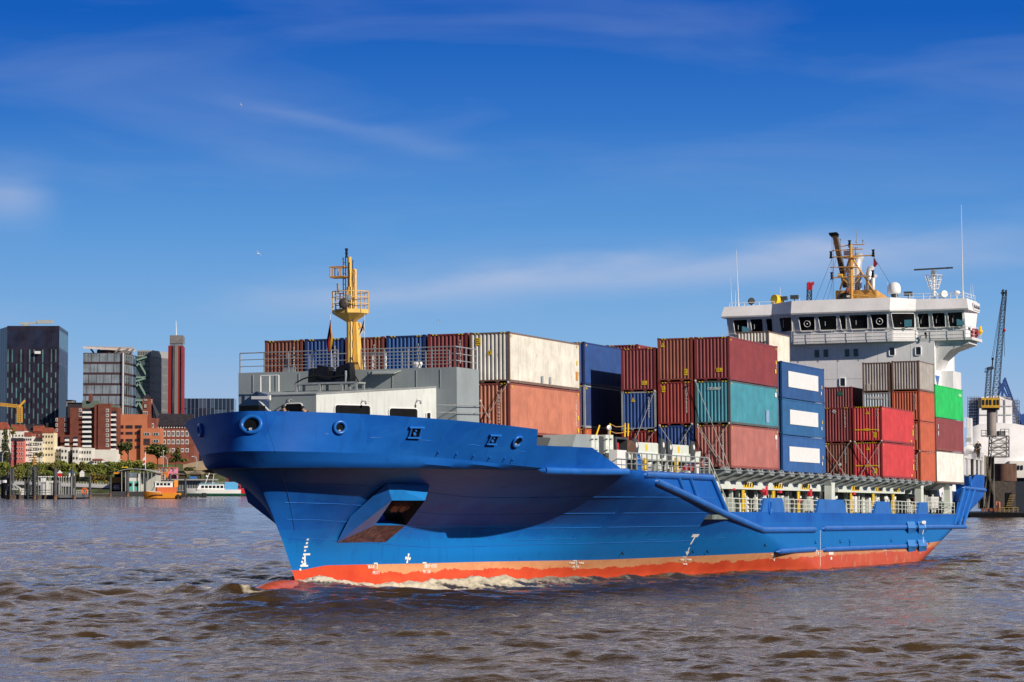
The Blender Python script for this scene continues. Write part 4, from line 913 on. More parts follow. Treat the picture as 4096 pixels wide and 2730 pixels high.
def container(key, label, colr, x, y, z, Ln=12.192, H=2.896, frame=None, group=None, letters=None, side_letters=None, stripes=True, sign=None, panel=None):
    """x,y,z = forward, port, top corner of the box in the ship frame"""
    t = thing('shipping_container', label, 'container', (x, y, z-H), MS, group=group)
    fm_ = CM[frame] if frame in CM else (M_frame_r if frame == 'rusty' else CM[colr])
    m = MB(); e = .02; pz0, pz1 = .17, H-.12
    corr(m, (.13, e), (Ln-.13, e), pz0, pz1, 0, .036, (0,-1,0), .278)          # port side
    corr(m, (Ln-.13, CW-e), (.13, CW-e), pz0, pz1, 0, .036, (0,1,0), .278)
    corr(m, (e, CW-.14), (e, .14), pz0, pz1, 0, .047, (-1,0,0), .25)             # front end
    m.face([(Ln-e,.14,pz0),(Ln-e,CW-.14,pz0),(Ln-e,CW-.14,pz1),(Ln-e,.14,pz1)])
    m.face([(.05,.05,H-.05),(Ln-.05,.05,H-.05),(Ln-.05,CW-.05,H-.05),(.05,CW-.05,H-.05)])
    m.face([(.05,.05,.14),(.05,CW-.05,.14),(Ln-.05,CW-.05,.14),(Ln-.05,.05,.14)])
    m.build('body', CM[colr], t)
    f_ = MB()
    for px_ in (0, Ln-.15):
        for py_ in (0, CW-.15): f_.box(px_+.012, px_+.138, py_+.012, py_+.138, .1, H-.1)
    for py_ in (.004, CW-.104):
        f_.box(.14, Ln-.14, py_+.008, py_+.1, .02, .168); f_.box(.14, Ln-.14, py_+.008, py_+.07, H-.118, H-.03)
    for px_ in (.004, Ln-.104):
        f_.box(px_+.008, px_+.1, .14, CW-.14, .09, .168); f_.box(px_+.008, px_+.1, .14, CW-.14, H-.118, H-.03)
    if Ln > 7:
        for q in (.62, CW-.9): f_.prism([P(.02,q,.09), P(.02,q+.28,.09), P(.02,q+.2,-.0), P(.02,q+.08,-.0)], (.08,0,0))
    else:
        for q in (Ln*.5-1.2, Ln*.5+.9): f_.box(q, q+.3, -.002, .009, .04, .15)
    f_.build('frame', fm_, t)
    c0 = None
    for cx_, cy_, cz_ in ((0,0,0),(0,0,H-.118),(0,CW-.162,0),(0,CW-.162,H-.118),(Ln-.178,0,0),(Ln-.178,0,H-.118)):
        if c0 is None:
            k = MB(); k.box(0, .178, 0, .162, 0, .118); k.mi = 1; k.face([(-.002,.05,.035),(-.002,.05,.085),(-.002,.11,.085),(-.002,.11,.035)]); k.face([(.06,-.002,.03),(.12,-.002,.03),(.12,-.002,.09),(.06,-.002,.09)])
            c0 = k.build('corner_casting', [fm_, M_dark], t)
        else: copy_part(c0, (cx_, cy_, cz_), t)
    if stripes:                       # yellow and black height marks on the header
        full = stripes == 'full'
        for y0, y1 in (((.2, CW-.2),) if full else ((.22, .62), (CW-.62, CW-.22))):
            s = MB(); n = int((y1-y0)/.09)
            for i in range(n):
                s.mi = i % 2; q0, q1 = y0+(y1-y0)*i/n, y0+(y1-y0)*(i+1)/n
                s.face([(.008, q0, H-.112), (.008, q0+.05, H-.034), (.008, q1+.05, H-.034), (.008, q1, H-.112)])
            s.build('height_stripes', [M_sig, M_black], t)
        for xq in (.25, Ln-.55):
            s = MB()
            for i in range(3): s.mi = 0; s.face([(xq+.1*i, .009, H-.3), (xq+.1*i+.05, .009, H-.3), (xq+.1*i+.1, .009, H-.15), (xq+.1*i+.05, .009, H-.15)]); s.mi = 1; s.face([(xq+.1*i+.05, .009, H-.3), (xq+.1*i+.1, .009, H-.3), (xq+.1*i+.15, .009, H-.15), (xq+.1*i+.1, .009, H-.15)])
            s.build('height_stripes', [M_sig, CM[colr]], t)
    sg = dict(caution=None, triangle=None); sg.update(sign or {})
    def plate(nm, y0, y1, z0, z1, mm): 
        k = MB(); k.face([(.004, y1, z0), (.004, y0, z0), (.004, y0, z1), (.004, y1, z1)]); return k.build(nm, mm, t)
    if sg['caution']:
        y0, z0, w_, h_ = sg['caution']; o = plate('caution_plate', y0, y0+w_, z0, z0+h_, M_sig)
        k = MB()
        for i in range(3):
            for j in range(2 if i else 3): k.face([(.001, y0+w_*.9-j*w_*.3, z0+h_*(.2+.26*i)), (.001, y0+w_*.72-j*w_*.3, z0+h_*(.2+.26*i)), (.001, y0+w_*.72-j*w_*.3, z0+h_*(.34+.26*i)), (.001, y0+w_*.9-j*w_*.3, z0+h_*(.34+.26*i))])
        k.build('print', M_black, o)
    if sg['triangle']:
        y0, z0 = sg['triangle']; k = MB(); k.face([(.004, y0+.16, z0), (.004, y0-.16, z0), (.004, y0, z0+.3)]); o = k.build('warning_triangle', M_sig, t)
        k = MB(); k.face([(.001, y0+.03, z0+.06), (.001, y0-.03, z0+.06), (.001, y0-.01, z0+.2), (.001, y0+.01, z0+.2)]); k.build('print', M_black, o)
    if letters:
        txt, yq, zq, sz, mm, vert = letters
        text_obj(txt, 'identification_number', sz, mm, t, axes((.0, yq, zq), (0,-1,0), (0,0,1)), vertical=vert)
    for it in (side_letters or []):
        if it[0] == 'plate':
            _, x0, x1, z0, z1, mm = it; k = MB(); k.face([(x0,-.004,z0),(x1,-.004,z0),(x1,-.004,z1),(x0,-.004,z1)]); k.build('side_plate', mm, t)
        else:
            txt, xq, zq, sz, mm, vert = it; text_obj(txt, 'identification_number', sz, mm, t, axes((xq, -.006, zq), (1,0,0), (0,0,1)), vertical=vert)
    if panel:
        x0, x1, z0, z1 = panel; k = MB(); k.box(x0, x1, -.012, .004, z0, z1); k.build('blank_panel', M_wclean, t)
    CON[key] = t
    return t
Hh, Hs = 2.896, 2.591
yW = -6.6
gA = 'containers stacked behind the breakwater at the bow'
GY, SGN = M_sig, M_mark
side_std = [('plate', 11.35, 11.75, 1.55, 1.85, M_sig), ('plate', 11.3, 11.65, .75, 1.1, M_sig)]
# forward bay, top tier from port to starboard
container('A1', 'weathered white container with grey end, topmost right behind the grey breakwater', 'white', 0, yW, 0, frame='rusty', group=gA, sign=dict(caution=(1.75,2.15,.3,.42), triangle=(1.2,1.6)), side_letters=[('plate', 11.45, 11.8, .62, 1.15, mat('orange_sticker', (.75,.33,.03), .5)), ('plate', 11.5, 11.75, 1.55, 1.8, M_sig), ('plate', 5.25, 5.6, .2, .6, M_steel), ('plate', 6.6, 6.95, .2, .6, M_steel)])
container('A2', 'dark red container end left of the grey-ended white container at the bow', 'maroon', 0, yW+PITCH_Y, 0, group=gA, letters=('TEMU9729', .42, 1.8, .2, M_mark, True))
container('A3', 'mid blue container end between two dark red ones above the bow railing', 'mblue', 0, yW+2*PITCH_Y, -.02, group=gA, frame='navy', letters=('INKU2398', .42, 1.7, .2, M_mark, True))
container('A4', 'red-brown container end partly behind the yellow foremast', 'rust', 0, yW+3*PITCH_Y, -.04, group=gA, letters=('FCIU2352', .6, 1.75, .2, M_mark, True), sign=dict(triangle=(1.7,1.0)))
container('A5', 'deep navy blue container end just left of the yellow foremast', 'blue', 0, yW+4*PITCH_Y, -.05, group=gA, frame='navy', letters=('ECMU1496', .5, 1.75, .2, M_mark, True))
container('A6', 'brown container end at the far left of the bow row', 'brown', 0, yW+5*PITCH_Y, -.06, group=gA, letters=('TSCU42G1', .55, 1.75, .2, M_mark, True))
container('A7', 'pale faded orange container below the weathered white one', 'orange', 0, yW, -Hh, group=gA, frame='rust', letters=('TLNU6629444', .66, 1.5, .2, M_mark, True), sign=dict(caution=(.75,.06,.5,.42)), side_letters=[('TLNU 662944', 11.35, 1.5, .17, M_mark, True), ('plate', 11.6, 11.85, 1.1, 1.35, M_sig), ('plate', 11.6, 11.85, .35, .6, M_sig)])
# third bay: port row outwards in
x3 = 29.1; yR = -11.18
gR = 'containers of the tall red and teal bay'
container('R1', 'faded dark red container on top of the teal one', 'maroon', x3, yR, 1.32, group=gR, sign=dict(caution=(.5,.55,.42,.25)), side_letters=[('plate', 11.6, 11.85, 1.6, 1.85, M_sig), ('plate', 11.4, 11.75, .95, 1.25, M_sig), ('40', 11.72, 1.45, .2, M_mark, True)])
container('R2', 'teal container between two red ones', 'teal', x3, yR, 1.32-Hh-.01, group=gR, frame='dark', letters=('CEU5867', 1.1, 2.35, .24, M_mark, False), side_letters=[('plate', 8.9, 9.7, .35, 1.2, mat('pale_blue_patch', (.28,.42,.62), .5)), ('plate', 11.3, 11.75, 2.2, 2.5, M_mark)])
container('R3', 'faded brick red container below the teal one, on the hatch', 'pinkred', x3, yR, 1.32-2*Hh-.02, group=gR, frame='rust', letters=('TCCU4024084', .55, 1.5, .2, M_mark, True), side_letters=[('plate', 11.2, 11.7, 2.15, 2.45, M_mark), ('22G1', 11.55, 1.75, .2, M_mark, True)])
container('R4', 'rust red container end with a yellow plate, left of the faded dark red top one', 'rust', x3, yR+2.56, 1.32, group=gR, sign=dict(caution=(.35,.38,.25,.42), triangle=(2.05,2.3)))
container('R5', 'dark red container end below the rust red one with yellow plate', 'dkred', x3, yR+2.56, 1.32-Hh-.01, group=gR, sign=dict(caution=(1.9,2.2,.26,.4)), letters=('FSCU7965229', .45, 1.7, .2, M_mark, True))
container('R6', 'bright blue container end low behind the white folded hatch covers', 'blue', x3, yR+2.56, 1.32-2*Hh-.02, group=gR, letters=('CBHU8592', .55, 1.6, .2, M_mark, True), sign=dict(triangle=(1.7,1.5)))
container('R7', 'dark red container end with yellow caution plate, lowest of the three side by side tops', 'maroon', x3, yR+5.13, .72, group=gR, sign=dict(caution=(.6,.42,.4,.26)))
container('R8', 'blue container end below the lower dark red top, third row in', 'blue', x3, yR+5.13, .72-Hh-.01, group=gR, frame='mgrey', H=Hs, sign=dict(triangle=(1.6,1.9)), letters=('GESU4355', .5, 1.5, .2, M_mark, True))
container('R9', 'dark red container end low behind the grey vent cabinets', 'dkred', x3, yR+5.13, .72-Hh-Hs-.02, group=gR, H=Hs)
x3b = 28.7; yI = -1.2
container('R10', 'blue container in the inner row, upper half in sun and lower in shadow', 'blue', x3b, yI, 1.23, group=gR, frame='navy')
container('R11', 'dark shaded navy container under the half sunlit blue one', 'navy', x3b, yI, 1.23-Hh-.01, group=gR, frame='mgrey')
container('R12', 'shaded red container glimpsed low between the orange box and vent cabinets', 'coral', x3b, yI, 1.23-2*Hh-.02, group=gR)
# fourth bay: three blue boxes with blank white panels
x4 = 42.35; gB = 'blue containers with blank white panels'
pn = (2.0, 10.4, .70, 1.78)
for i, (cc, lab, pan) in enumerate((('placblue', 'top of three blue containers with a blank white side panel', (1.75, 10.3, .82, 1.95)), ('placblue2', 'middle of three blue containers with a blank white side panel', (2.05, 10.1, .78, 1.82)), ('placblue3', 'bottom of three blue containers with a blank white side panel', (1.75, 10.4, .74, 1.80)))):
    container('B%d' % i, lab, cc, x4, yR, .36-i*(Hs+.012), H=Hs, group=gB, side_letters=[('plate', 11.3, 11.5, 1.05, 1.3, M_sig), ('plate', 11.1, 11.3, .6, .85, M_mark)], panel=pan, stripes=False)
container('C1', 'cream container with black letters, standing highest in front of the white bridge', 'cream', 48.4, yR+2.56, 2.93, Ln=6.058, H=Hs, frame='rusty', letters=('OOLU 186604A', 1.2, 1.72, .3, M_black, False), sign=dict(), stripes=False)
for i in range(3): container('C%d' % (i+2), ('cream-topped stack: %s container hidden behind the blue panels' % ('upper dark red', 'middle grey', 'lowest brown')[i]), ('maroon','mgrey','brown')[i], 48.4, yR+2.56, 2.93-(i+1)*(Hs+.01), Ln=6.058, H=Hs, stripes=False) if i == 0 else None
pm = MB(); pm.box(48.6, 54.3, yR+2.7, yR+4.9, -7.5, 2.93-2*(Hs+.01)-.0); pm.build('container_pedestal', M_dgrey, ship)
container('D1', 'dark red container end peeping over the top left of the tall red bay', 'maroon', x4, -.55, 1.85, group=gR)
pm = MB(); pm.box(x4+.1, x4+12, -.45, 1.8, -7.5, 1.85-Hh); pm.build('container_pedestal', M_dgrey, ship)
# fifth bay
x5 = 73.4; gS = 'bright red containers with yellow height bars'
for i in range(2):
    t = container('S%d' % i, ('upper' if i == 0 else 'lower')+' of two bright red containers with a yellow bar across the end', 'red', x5, yR, -1.72-i*(Hh+.012), group=gS, frame='dkred', stripes='full', sign=dict(caution=(.45,.35,.3,.42), triangle=(1.2,2.25)), letters=('HLXU6333026', .35, 1.75, .2, M_mark, True), side_letters=[('plate', 11.4, 11.8, .75, 1.25, M_sig), ('plate', 10.6, 11.1, .22, .38, M_sig), ('plate', 11.6, 11.85, 1.5, 1.62, M_sig)])
    k = MB(); k.bar((.0, .3, .98), (.0, 2.2, .98), .012, .06)
    for j in range(9): k.ball((-.002, .3+.2375*j, .98), .006, .07, .06, 8, 4)
    k.box(-.006, .004, 1.1, 1.42, .9, 1.08); k.build('yellow_bar', M_sig, t)
for i in range(2):
    container('U%d' % i, ('upper dark brown-red container end with a white diamond placard' if i == 0 else 'lower brown container end with white and red diamond placards'), 'maroon' if i == 0 else 'brown', x5, yR+2.56, -1.75-i*(Hh+.012), group=gS, letters=('TCLU5294', .5, 1.9, .2, M_mark, True))
M_dia = mat('placard_white', (.75,.75,.78), .5)
def diamond(key, y, z, mm, s=.17):
    k = MB(); k.face([(-.004, y, z-s), (-.004, y-s, z), (-.004, y, z+s), (-.004, y+s, z)]); k.build('hazard_placard', mm, CON[key])
diamond('U0', 1.4, 2.55, M_dia); diamond('U0', 1.4, 2.55-.02, M_black, .08); diamond('U1', .95, 1.15, M_dia, .15); diamond('U1', 1.45, 1.5, M_red, .14); diamond('U1', .9, .7, M_red, .14)
# sixth bay: twenty foot stack and one row in
x6 = 88.0; gT = 'short containers stacked in front of the bridge house'
for i, (cc, lab) in enumerate((('grey', 'grey ribbed short container with cream side, top of the right hand stack'), ('coral', 'orange-red short container directly below the grey ribbed one'), ('coral', 'orange-red short container, second from the deck of its stack'), ('coral', 'orange-red short container standing on the hatch at the foot of its stack'))):
    container('T%d' % i, lab, cc, x6, yR, 2.72-i*(Hs+.012), Ln=6.058, H=Hs, group=gT, frame='rusty' if i == 0 else None, stripes=False, letters=None if i == 0 else ('GVCU4029', .4, 1.6, .2, M_mark, True))
container('V0', 'grey ribbed short container with two pale patches, left of the top grey one', 'grey', x6, yR+2.58, 2.66, Ln=6.058, H=Hs, group=gT, frame='rusty', stripes=False, sign=dict())
k = MB(); k.face([(-.002,2.05,.15),(-.002,1.75,.15),(-.002,1.75,.75),(-.002,2.05,.75)]); k.face([(-.002,1.6,.15),(-.002,1.4,.15),(-.002,1.4,.8),(-.002,1.6,.8)]); k.build('primer_patch', mat('primer_patch', (.62,.58,.50), .6), CON['V0'])
container('V1', 'pale blue-white ribbed short container under the patched grey one', 'pale', x6, yR+2.58, 2.66-Hs-.012, Ln=6.058, H=Hs, group=gT, frame='grey', stripes=False, letters=('HAMBURG', 1.2, 2.1, .3, M_mark, False))
container('W0', 'dark maroon container with a green triangle, left of the pale blue-white one', 'wine', x6, yR+5.95, .62, Ln=6.058, H=Hh, group=gT, stripes=False)
k = MB(); k.face([(-.002,1.35,2.15),(-.002,.75,2.15),(-.002,1.05,2.65)]); k.build('green_triangle', mat('dark_green_print', (.02,.16,.10), .5), CON['W0'])
pm = MB(); pm.box(88.2, 94, yR+2.7, yR+8.2, -7.6, .6-Hh); pm.build('container_pedestal', M_dgrey, ship)
x7 = 94.5
container('G0', 'bright green container at the stern end of the deck load', 'green', x7, yR, .95, group=gT, stripes=False, side_letters=[('plate', 10.2, 11.6, 2.2, 2.45, mat('pale_green_print', (.35,.70,.45), .5))])
container('G1', 'wine red container between the green and the chalk white one', 'wine', x7, yR, .95-Hh-.012, group=gT, stripes=False, frame='rust', side_letters=[('plate', .9, 1.1, 1.9, 2.3, M_mark), ('plate', .9, 1.15, 1.3, 1.7, M_mark)])
container('G2', 'chalk white container under the wine red one at the stern', 'chalk', x7, yR, .95-2*Hh-.024, group=gT, stripes=False, frame='rusty')
# ---------------- lashing rods: each a loose steel rod with a turnbuckle
M_rod = mat('rod_zinc', (.62,.60,.56), .4, metal=.3)
def rod(label, p, q, twin=False):
    p, q = Vector(p), Vector(q); o = p.lerp(q, .5); t = thing('lashing_rod', label, 'lashing rod', o, MS, group='lashing rods crossed over the container ends')
    m = MB(); m.tube(p-o, q-o, .017, 6); m.build('rod', M_rod, t)
    m = MB(); m.tube(p.lerp(q, .72)-o, p.lerp(q, .9)-o, .034, 6); m.build('turnbuckle', M_steel, t)
    m = MB(); m.ball(p-o, .08, n=8, m=6); m.build('hook', M_rod, t)
F = lambda u, w, x: S(u, w, 0, x)
xf = x3-.12
for lab, a, b, x in (
    ('rod slanting right over the teal end, the longest of its crossing', (2781,1524), (2918,1870), xf-.1), ('rod slanting right down the brick red end, left of a pair', (2787,1706), (2889,1868), xf-.06), ('rod slanting right down the brick red end, right of a pair', (2790,1700), (2906,1876), xf-.16), ('rod slanting left over the brick red end below the teal box', (2916,1694), (2816,1845), xf),
    ('rod slanting left from the corner of the bright blue end', (2767,1697), (2716,1782), xf), ('rod slanting right from the left corner of the bright blue end', (2638,1703), (2685,1775), xf), ('long rod slanting left over the third row blue end', (2618,1565), (2540,1763), xf), ('short rod slanting left over the low dark red end', (2620,1722), (2588,1768), xf),
    ('rod slanting left across the orange box end beside the breakwater', (2032,1530), (1938,1682), -.12), ('rod slanting right across the orange box end beside the breakwater', (1921,1605), (1965,1690), -.16),
    ('rod slanting right over the lower bright red end, left of a pair', (3416,1770), (3500,1906), x5-.12), ('rod slanting right over the lower bright red end, right of a pair', (3419,1768), (3512,1904), x5-.18), ('rod slanting left over the lower bright red end', (3526,1764), (3440,1904), x5-.08), ('rod slanting right over the lower brown end with placards', (3303,1786), (3384,1907), x5-.12), ('rod slanting left over the lower brown end with placards', (3401,1766), (3321,1898), x5-.08)):
    rod(lab, F(*a, x), F(*b, x))
rod('short rod at the foot of the orange-red stack', S(3678,1805,0,x6-.1), S(3662,1830,0,x6-.1))
# ================================================================== bridge house, funnel deck and signal mast (parts of the ship)
XB = 107.5
bh = MB()
bh.box(XB+.0, 116.2, -8.45, 8.45, -9.3, 5.55)
bh.box(XB+.01, 116, -8.44, 8.44, 5.551, 6.0)
M_house = mat('bridge_white_plating', (.90,.885,.91), .42, var=.07, scale=.35, bump=.35, dirt=.10)
house = bh.build('bridge_house', M_house, ship)
# plate seams and a step line
m = MB()
for z in (2.3, -.1, -2.5): m.box(XB-.012, XB-.0, -8.4, 8.4, z-.03, z+.03)
for y in (-6.2, -3.1, .8, 3.9): m.box(XB-.010, XB-.0, y-.02, y+.02, -2, 5.5)
m.build('plate_seam', M_white, house)
# bridge deck with wings
dk_pts = [(XB-.02,-6.95),(XB-1.07,-4.75),(XB-1.07,4.75),(XB-.02,6.95),(XB-.02,12.0),(112.3,12.0),(112.3,-12.0),(XB-.02,-12.0)]
m = MB(); m.prism([P(x,y,5.62) for x,y in dk_pts], (0,0,.25)); 
m.build('bridge_deck', M_white, house)
# tapered brackets under the wings
for sg in (-1, 1):
    m = MB(); m.loft([[P(XB+.35,8.44*sg,2.9),P(111.8,8.44*sg,2.9),P(111.8,8.46*sg,5.6),P(XB+.35,8.46*sg,5.6)], [P(XB+.35,8.9*sg,3.9),P(111.8,8.9*sg,3.9),P(111.8,8.9*sg,5.6),P(XB+.35,8.9*sg,5.6)], [P(XB+.35,9.9*sg,4.75),P(111.8,9.9*sg,4.75),P(111.8,9.9*sg,5.6),P(XB+.35,9.9*sg,5.6)], [P(XB+.35,11.6*sg,5.3),P(111.8,11.6*sg,5.3),P(111.8,11.6*sg,5.61),P(XB+.35,11.6*sg,5.61)]])
    m.build('wing_bracket', M_white, house, smooth=True)
# wheelhouse walls: faceted front leaning outward
FR = [(XB-.0, 11.4), (XB-.0, 6.92), (XB-1.05, 4.73), (XB-1.05, -4.73), (XB-.0, -6.92), (XB-.0, -11.4)]
ENDL, ENDR = (111.6, 11.4), (111.6, -11.4)
zs, zt = 5.87, 8.42
LEAN = .62
def wall_pt(a, b, t, z):            # point on a leaning front wall
    f_ = (z-zs)/(zt-zs)
    p = Vector((lerp(a[0], b[0], t), lerp(a[1], b[1], t), z))
    return p + Vector((-LEAN*max(0, f_-.32)/.68, 0, 0))
wh = MB()
for a, b in zip(FR[:-1], FR[1:]):
    wh.grid([[wall_pt(a, b, t, z) for t in np.linspace(0, 1, 5)] for z in (zs, zs+.32*(zt-zs), zt)])
sp_ = lambda s: [(XB, -11.4*s), (111.6, -11.4*s)]
for s in (1, -1):
    a, b = sp_(s)
    wh.face([P(a[0],a[1],zs), P(b[0],b[1],zs), P(b[0],b[1]-.35*s,zt), P(a[0]-LEAN,a[1]-.0*s,zt), P(a[0],a[1],zs+.32*(zt-zs))])
wh.face([P(111.6,11.4,zs), P(111.6,-11.4,zs), P(111.6,-11.4,zt), P(111.6,11.4,zt)])
whl = wh.build('wheelhouse', M_house, house)
# visor / roof band
rf = MB()
def roof_out(dz, off, extra=0): 
    pts = [(x-LEAN-off, y) for x, y in FR]; pts[0] = (pts[0][0], 11.75+extra); pts[-1] = (pts[-1][0], -11.75-extra)
    return [P(x, y, dz) for x, y in pts] + [P(112.0, -11.75-extra, dz), P(112.0, 11.75+extra, dz)]
rb = [roof_out(8.42, .05), roof_out(8.36, .22, .1), roof_out(8.50, .27, .1), roof_out(9.42, -.1, -.1)]
for i in (1, 2, 3, 4):
    if i in (2, 3): rb[3][i].z += .26
    if i in (1, 4): rb[3][i].z += .10
rf.loft(rb, cap=True)
roof = rf.build('wheelhouse_roof', M_house, house)
# windows: each pane with its rim, laid in the leaning walls
def pane(a, b, t0, t1, z0=6.80, z1=8.20, sk0=0, sk1=0, name='bridge_window'):
    n = Vector((-1, 0, 0)) if abs(a[0]-b[0]) < .1 else Vector((-(abs(b[1]-a[1])), -(b[0]-a[0])*(1 if b[1] < a[1] else -1), 0)).normalized()
    n = (n + Vector((0, 0, -.3))).normalized()
    c = [wall_pt(a, b, t0+sk0, z0), wall_pt(a, b, t1-sk1, z0), wall_pt(a, b, t1, z1), wall_pt(a, b, t0, z1)]
    # round the corners
    pts = []
    for i in range(4):
        p0, p, p1 = c[i-1], c[i], c[(i+1) % 4]; r = .14
        q0 = p + (p0-p).normalized()*r; q1 = p + (p1-p).normalized()*r
        for k in (0, .5, 1): pts.append(q0.lerp(p, k).lerp(p.lerp(q1, k), k) + n*.02)
    m = MB(); m.face(pts); o = m.build(name, M_glassd, whl)
    f_ = MB(); f_.path([p+n*.02 for p in pts], .05, 5, closed=True); f_.build('window_frame', M_wclean, o)
    return o, pts, n
def tt(a, b, u):                     # position along a facet from a photo column
    best = min(np.linspace(0, 1, 401), key=lambda t: abs(_proj(wall_pt(a, b, t, 7.5))[0]-u)); return float(best)
def _proj(p):
    d = np.array(p) - SC; zz = d @ _F; return 2048 + FPX*(d @ _R2)/zz, 1365 - FPX*(d @ _U2)/zz
wins = [(0, [(2935,2993),(3003,3054),(3065,3110)]), (1, [(3120,3190)]), (2, [(3196,3262),(3274,3350),(3359,3387),(3397,3474),(3484,3552)]), (3, [(3564,3660)]), (4, [(3672,3718),(3730,3783),(3792,3853)])]
for f_, ws in wins:
    a, b = FR[f_], FR[f_+1]
    for i, (u0, u1) in enumerate(ws):
        t0, t1 = tt(a, b, u0), tt(a, b, u1); sk = .0
        o, pts, n = pane(a, b, t0, t1, sk0=.012 if f_ in (0, 2, 4) else .05, sk1=.012 if f_ in (0, 2, 4) else .05)
        c0 = (sum(pts, Vector())/len(pts))
        if (f_, i) in ((2, 0), (2, 4)):   # clear-view screens
            k = MB(); e = Vector((0,1,0)); up_ = (pts[-2]-pts[1]); up_ = Vector((0,0,1)) - n*n.z; up_.normalize(); e = up_.cross(n)
            k.path([c0+n*.03+(e*math.cos(t)+up_*math.sin(t))*.30 for t in np.linspace(0, 2*math.pi, 20, endpoint=False)], .03, 6, closed=True); k.ball(c0+n*.03, .06, n=8, m=6); k.build('clear_view_screen', M_wclean, o)
        else:
            k = MB(); k.bar(c0+n*.05+P(0,.25,.5), c0+n*.05+P(0,.25,-.25), .03); k.build('wiper', M_wclean, o)
        if (f_, i) in ((3, 0), (4, 2), (0, 0)):   # pale patch painted on the pane as light through the far window
            k = MB(); w_ = .8; k.face([c0+n*.012+P(0,-.1,-.55), c0+n*.012+P(0,-w_,-.55), c0+n*.012+P(0,-w_,.1), c0+n*.012+P(0,-.1,.1)]); k.build('painted_view_light', mat('pale_teal_painted_light', (.10,.30,.38), .2), o)
# side windows of the wing and its door
m = MB(); yq = -11.44
m.face([P(XB+1.2,yq,6.6),P(XB+2.3,yq,6.6),P(XB+2.1,yq+.2,8.0),P(XB+.9,yq+.2,8.0)]); m.face([P(XB+2.7,yq,6.9),P(XB+3.6,yq,6.9),P(XB+3.5,yq+.2,8.0),P(XB+2.5,yq+.2,8.0)]); m.build('side_window', M_glassd, whl)
# portholes on the house front
for u, w in ((3268,1416),(3304,1414),(3389,1413),(3424,1412),(3568,1407),(3673,1405),(3370,1530)):
    c = S(u, w, 0, XB-.015); hw, hh = .27, .40; pts = []
    for cx_, cz, a0 in ((hw-.12, -hh+.12, -90), (hw-.12, hh-.12, 0), (-hw+.12, hh-.12, 90), (-hw+.12, -hh+.12, 180)):
        for k in range(5): an = R_(a0+22.5*k); pts.append(c + P(0, -(cx_+.12*math.cos(an)), cz+.12*math.sin(an)))
    m = MB(); m.face(pts); o = m.build('porthole', M_glassd, house); f_ = MB(); f_.path([p-P(.03,0,0) for p in pts], .05, 6, closed=True); f_.build('porthole_rim', M_wclean, o)
# railings along the bridge front and the port wing
rp = [(XB-.25, 11.9, 5.8), (XB-.25, 7.1, 5.8), (XB-1.3, 4.85, 5.8), (XB-1.3, -4.85, 5.8), (XB-.25, -7.1, 5.8), (XB-.25, -11.9, 5.8), (112.2, -11.9, 5.87)]
railing(rp, 1.05, 'bridge_railing', post=1.9, bars=3, r=.017, m_=M_wclean, par=house)
m = MB(); m.tube((111.6,-12.0,6.3),(111.6,-12.0,7.1),.13,8); m.ball((111.6,-12.0,6.6),.22,n=8,m=6); m.build('smoke_float', M_sig, house)
m = MB(); m.lathe([(.1,-.06),(.36,-.06),(.36,.06),(.1,.06)], (110.3,-11.95,6.4), (0,1,0), 16); m.box(109.6,111.2,-11.8,-11.6,5.9,6.8); m.build('life_ring', mat('dark_red', (.30,.02,.03), .5), house)
m = MB(); q = S(3702,1335,0,XB-.3); m.ball(q, .13, n=10, m=6); m.bar(q-P(0,.1,.1), q-P(0,.1,.45), .06); m.bar(q-P(0,-.0,.1), q-P(0,0,.45), .06); m.build('telephone_box', M_dark, house)
# eyebrow brackets and lamp strip under the visor
m = MB()
for u in (2960,3030,3150,3195,3285,3318,3412,3442,3600,3632,3690,3748,3812):
    q = S(u, 1268, 0, XB-1.3 if 3180 < u < 3560 else XB-.4); m.bar(q+P(0,.12,-.25), q+P(-.15,-.1,.12), .05)
m.build('wiper_bracket', M_dgrey, whl)
# port side of the house: mark boards, drain pipe
m = MB(); yq = -8.47; q = S(3750,1500,1,yq); s_ = 2.0
m.face([P(q.x-1.0,yq,2.4),P(q.x+1.0,yq,2.4),P(q.x,yq,1.3)]); m.face([P(q.x-1.0,yq,.1),P(q.x+1.0,yq,.1),P(q.x,yq,1.2)]); m.build('muster_mark', M_bluep, house)
m = MB(); m.tube((116,-8.5,-2),(116,-8.5,5.6),.08,6); m.tube((112,-11.0,5.4),(112,-9,5.35),.05,6); m.build('drain_pipe', M_wclean, house)
text_obj('MORSUM', 'ship_name', .62, mat('name_black', (.03,.03,.05), .5), house, axes((110.4,-11.93,8.85), (1,0,0), (0,.1,1)), spread=1.05)
m = MB(); m.box(109.0,111.9,-11.92,-11.86,8.5,9.25); m.build('name_board', M_wclean, house)
m = MB(); m.box(110.2,114,-9.6,-8.46,-.6,2.9); m.build('side_casing', M_white, house)
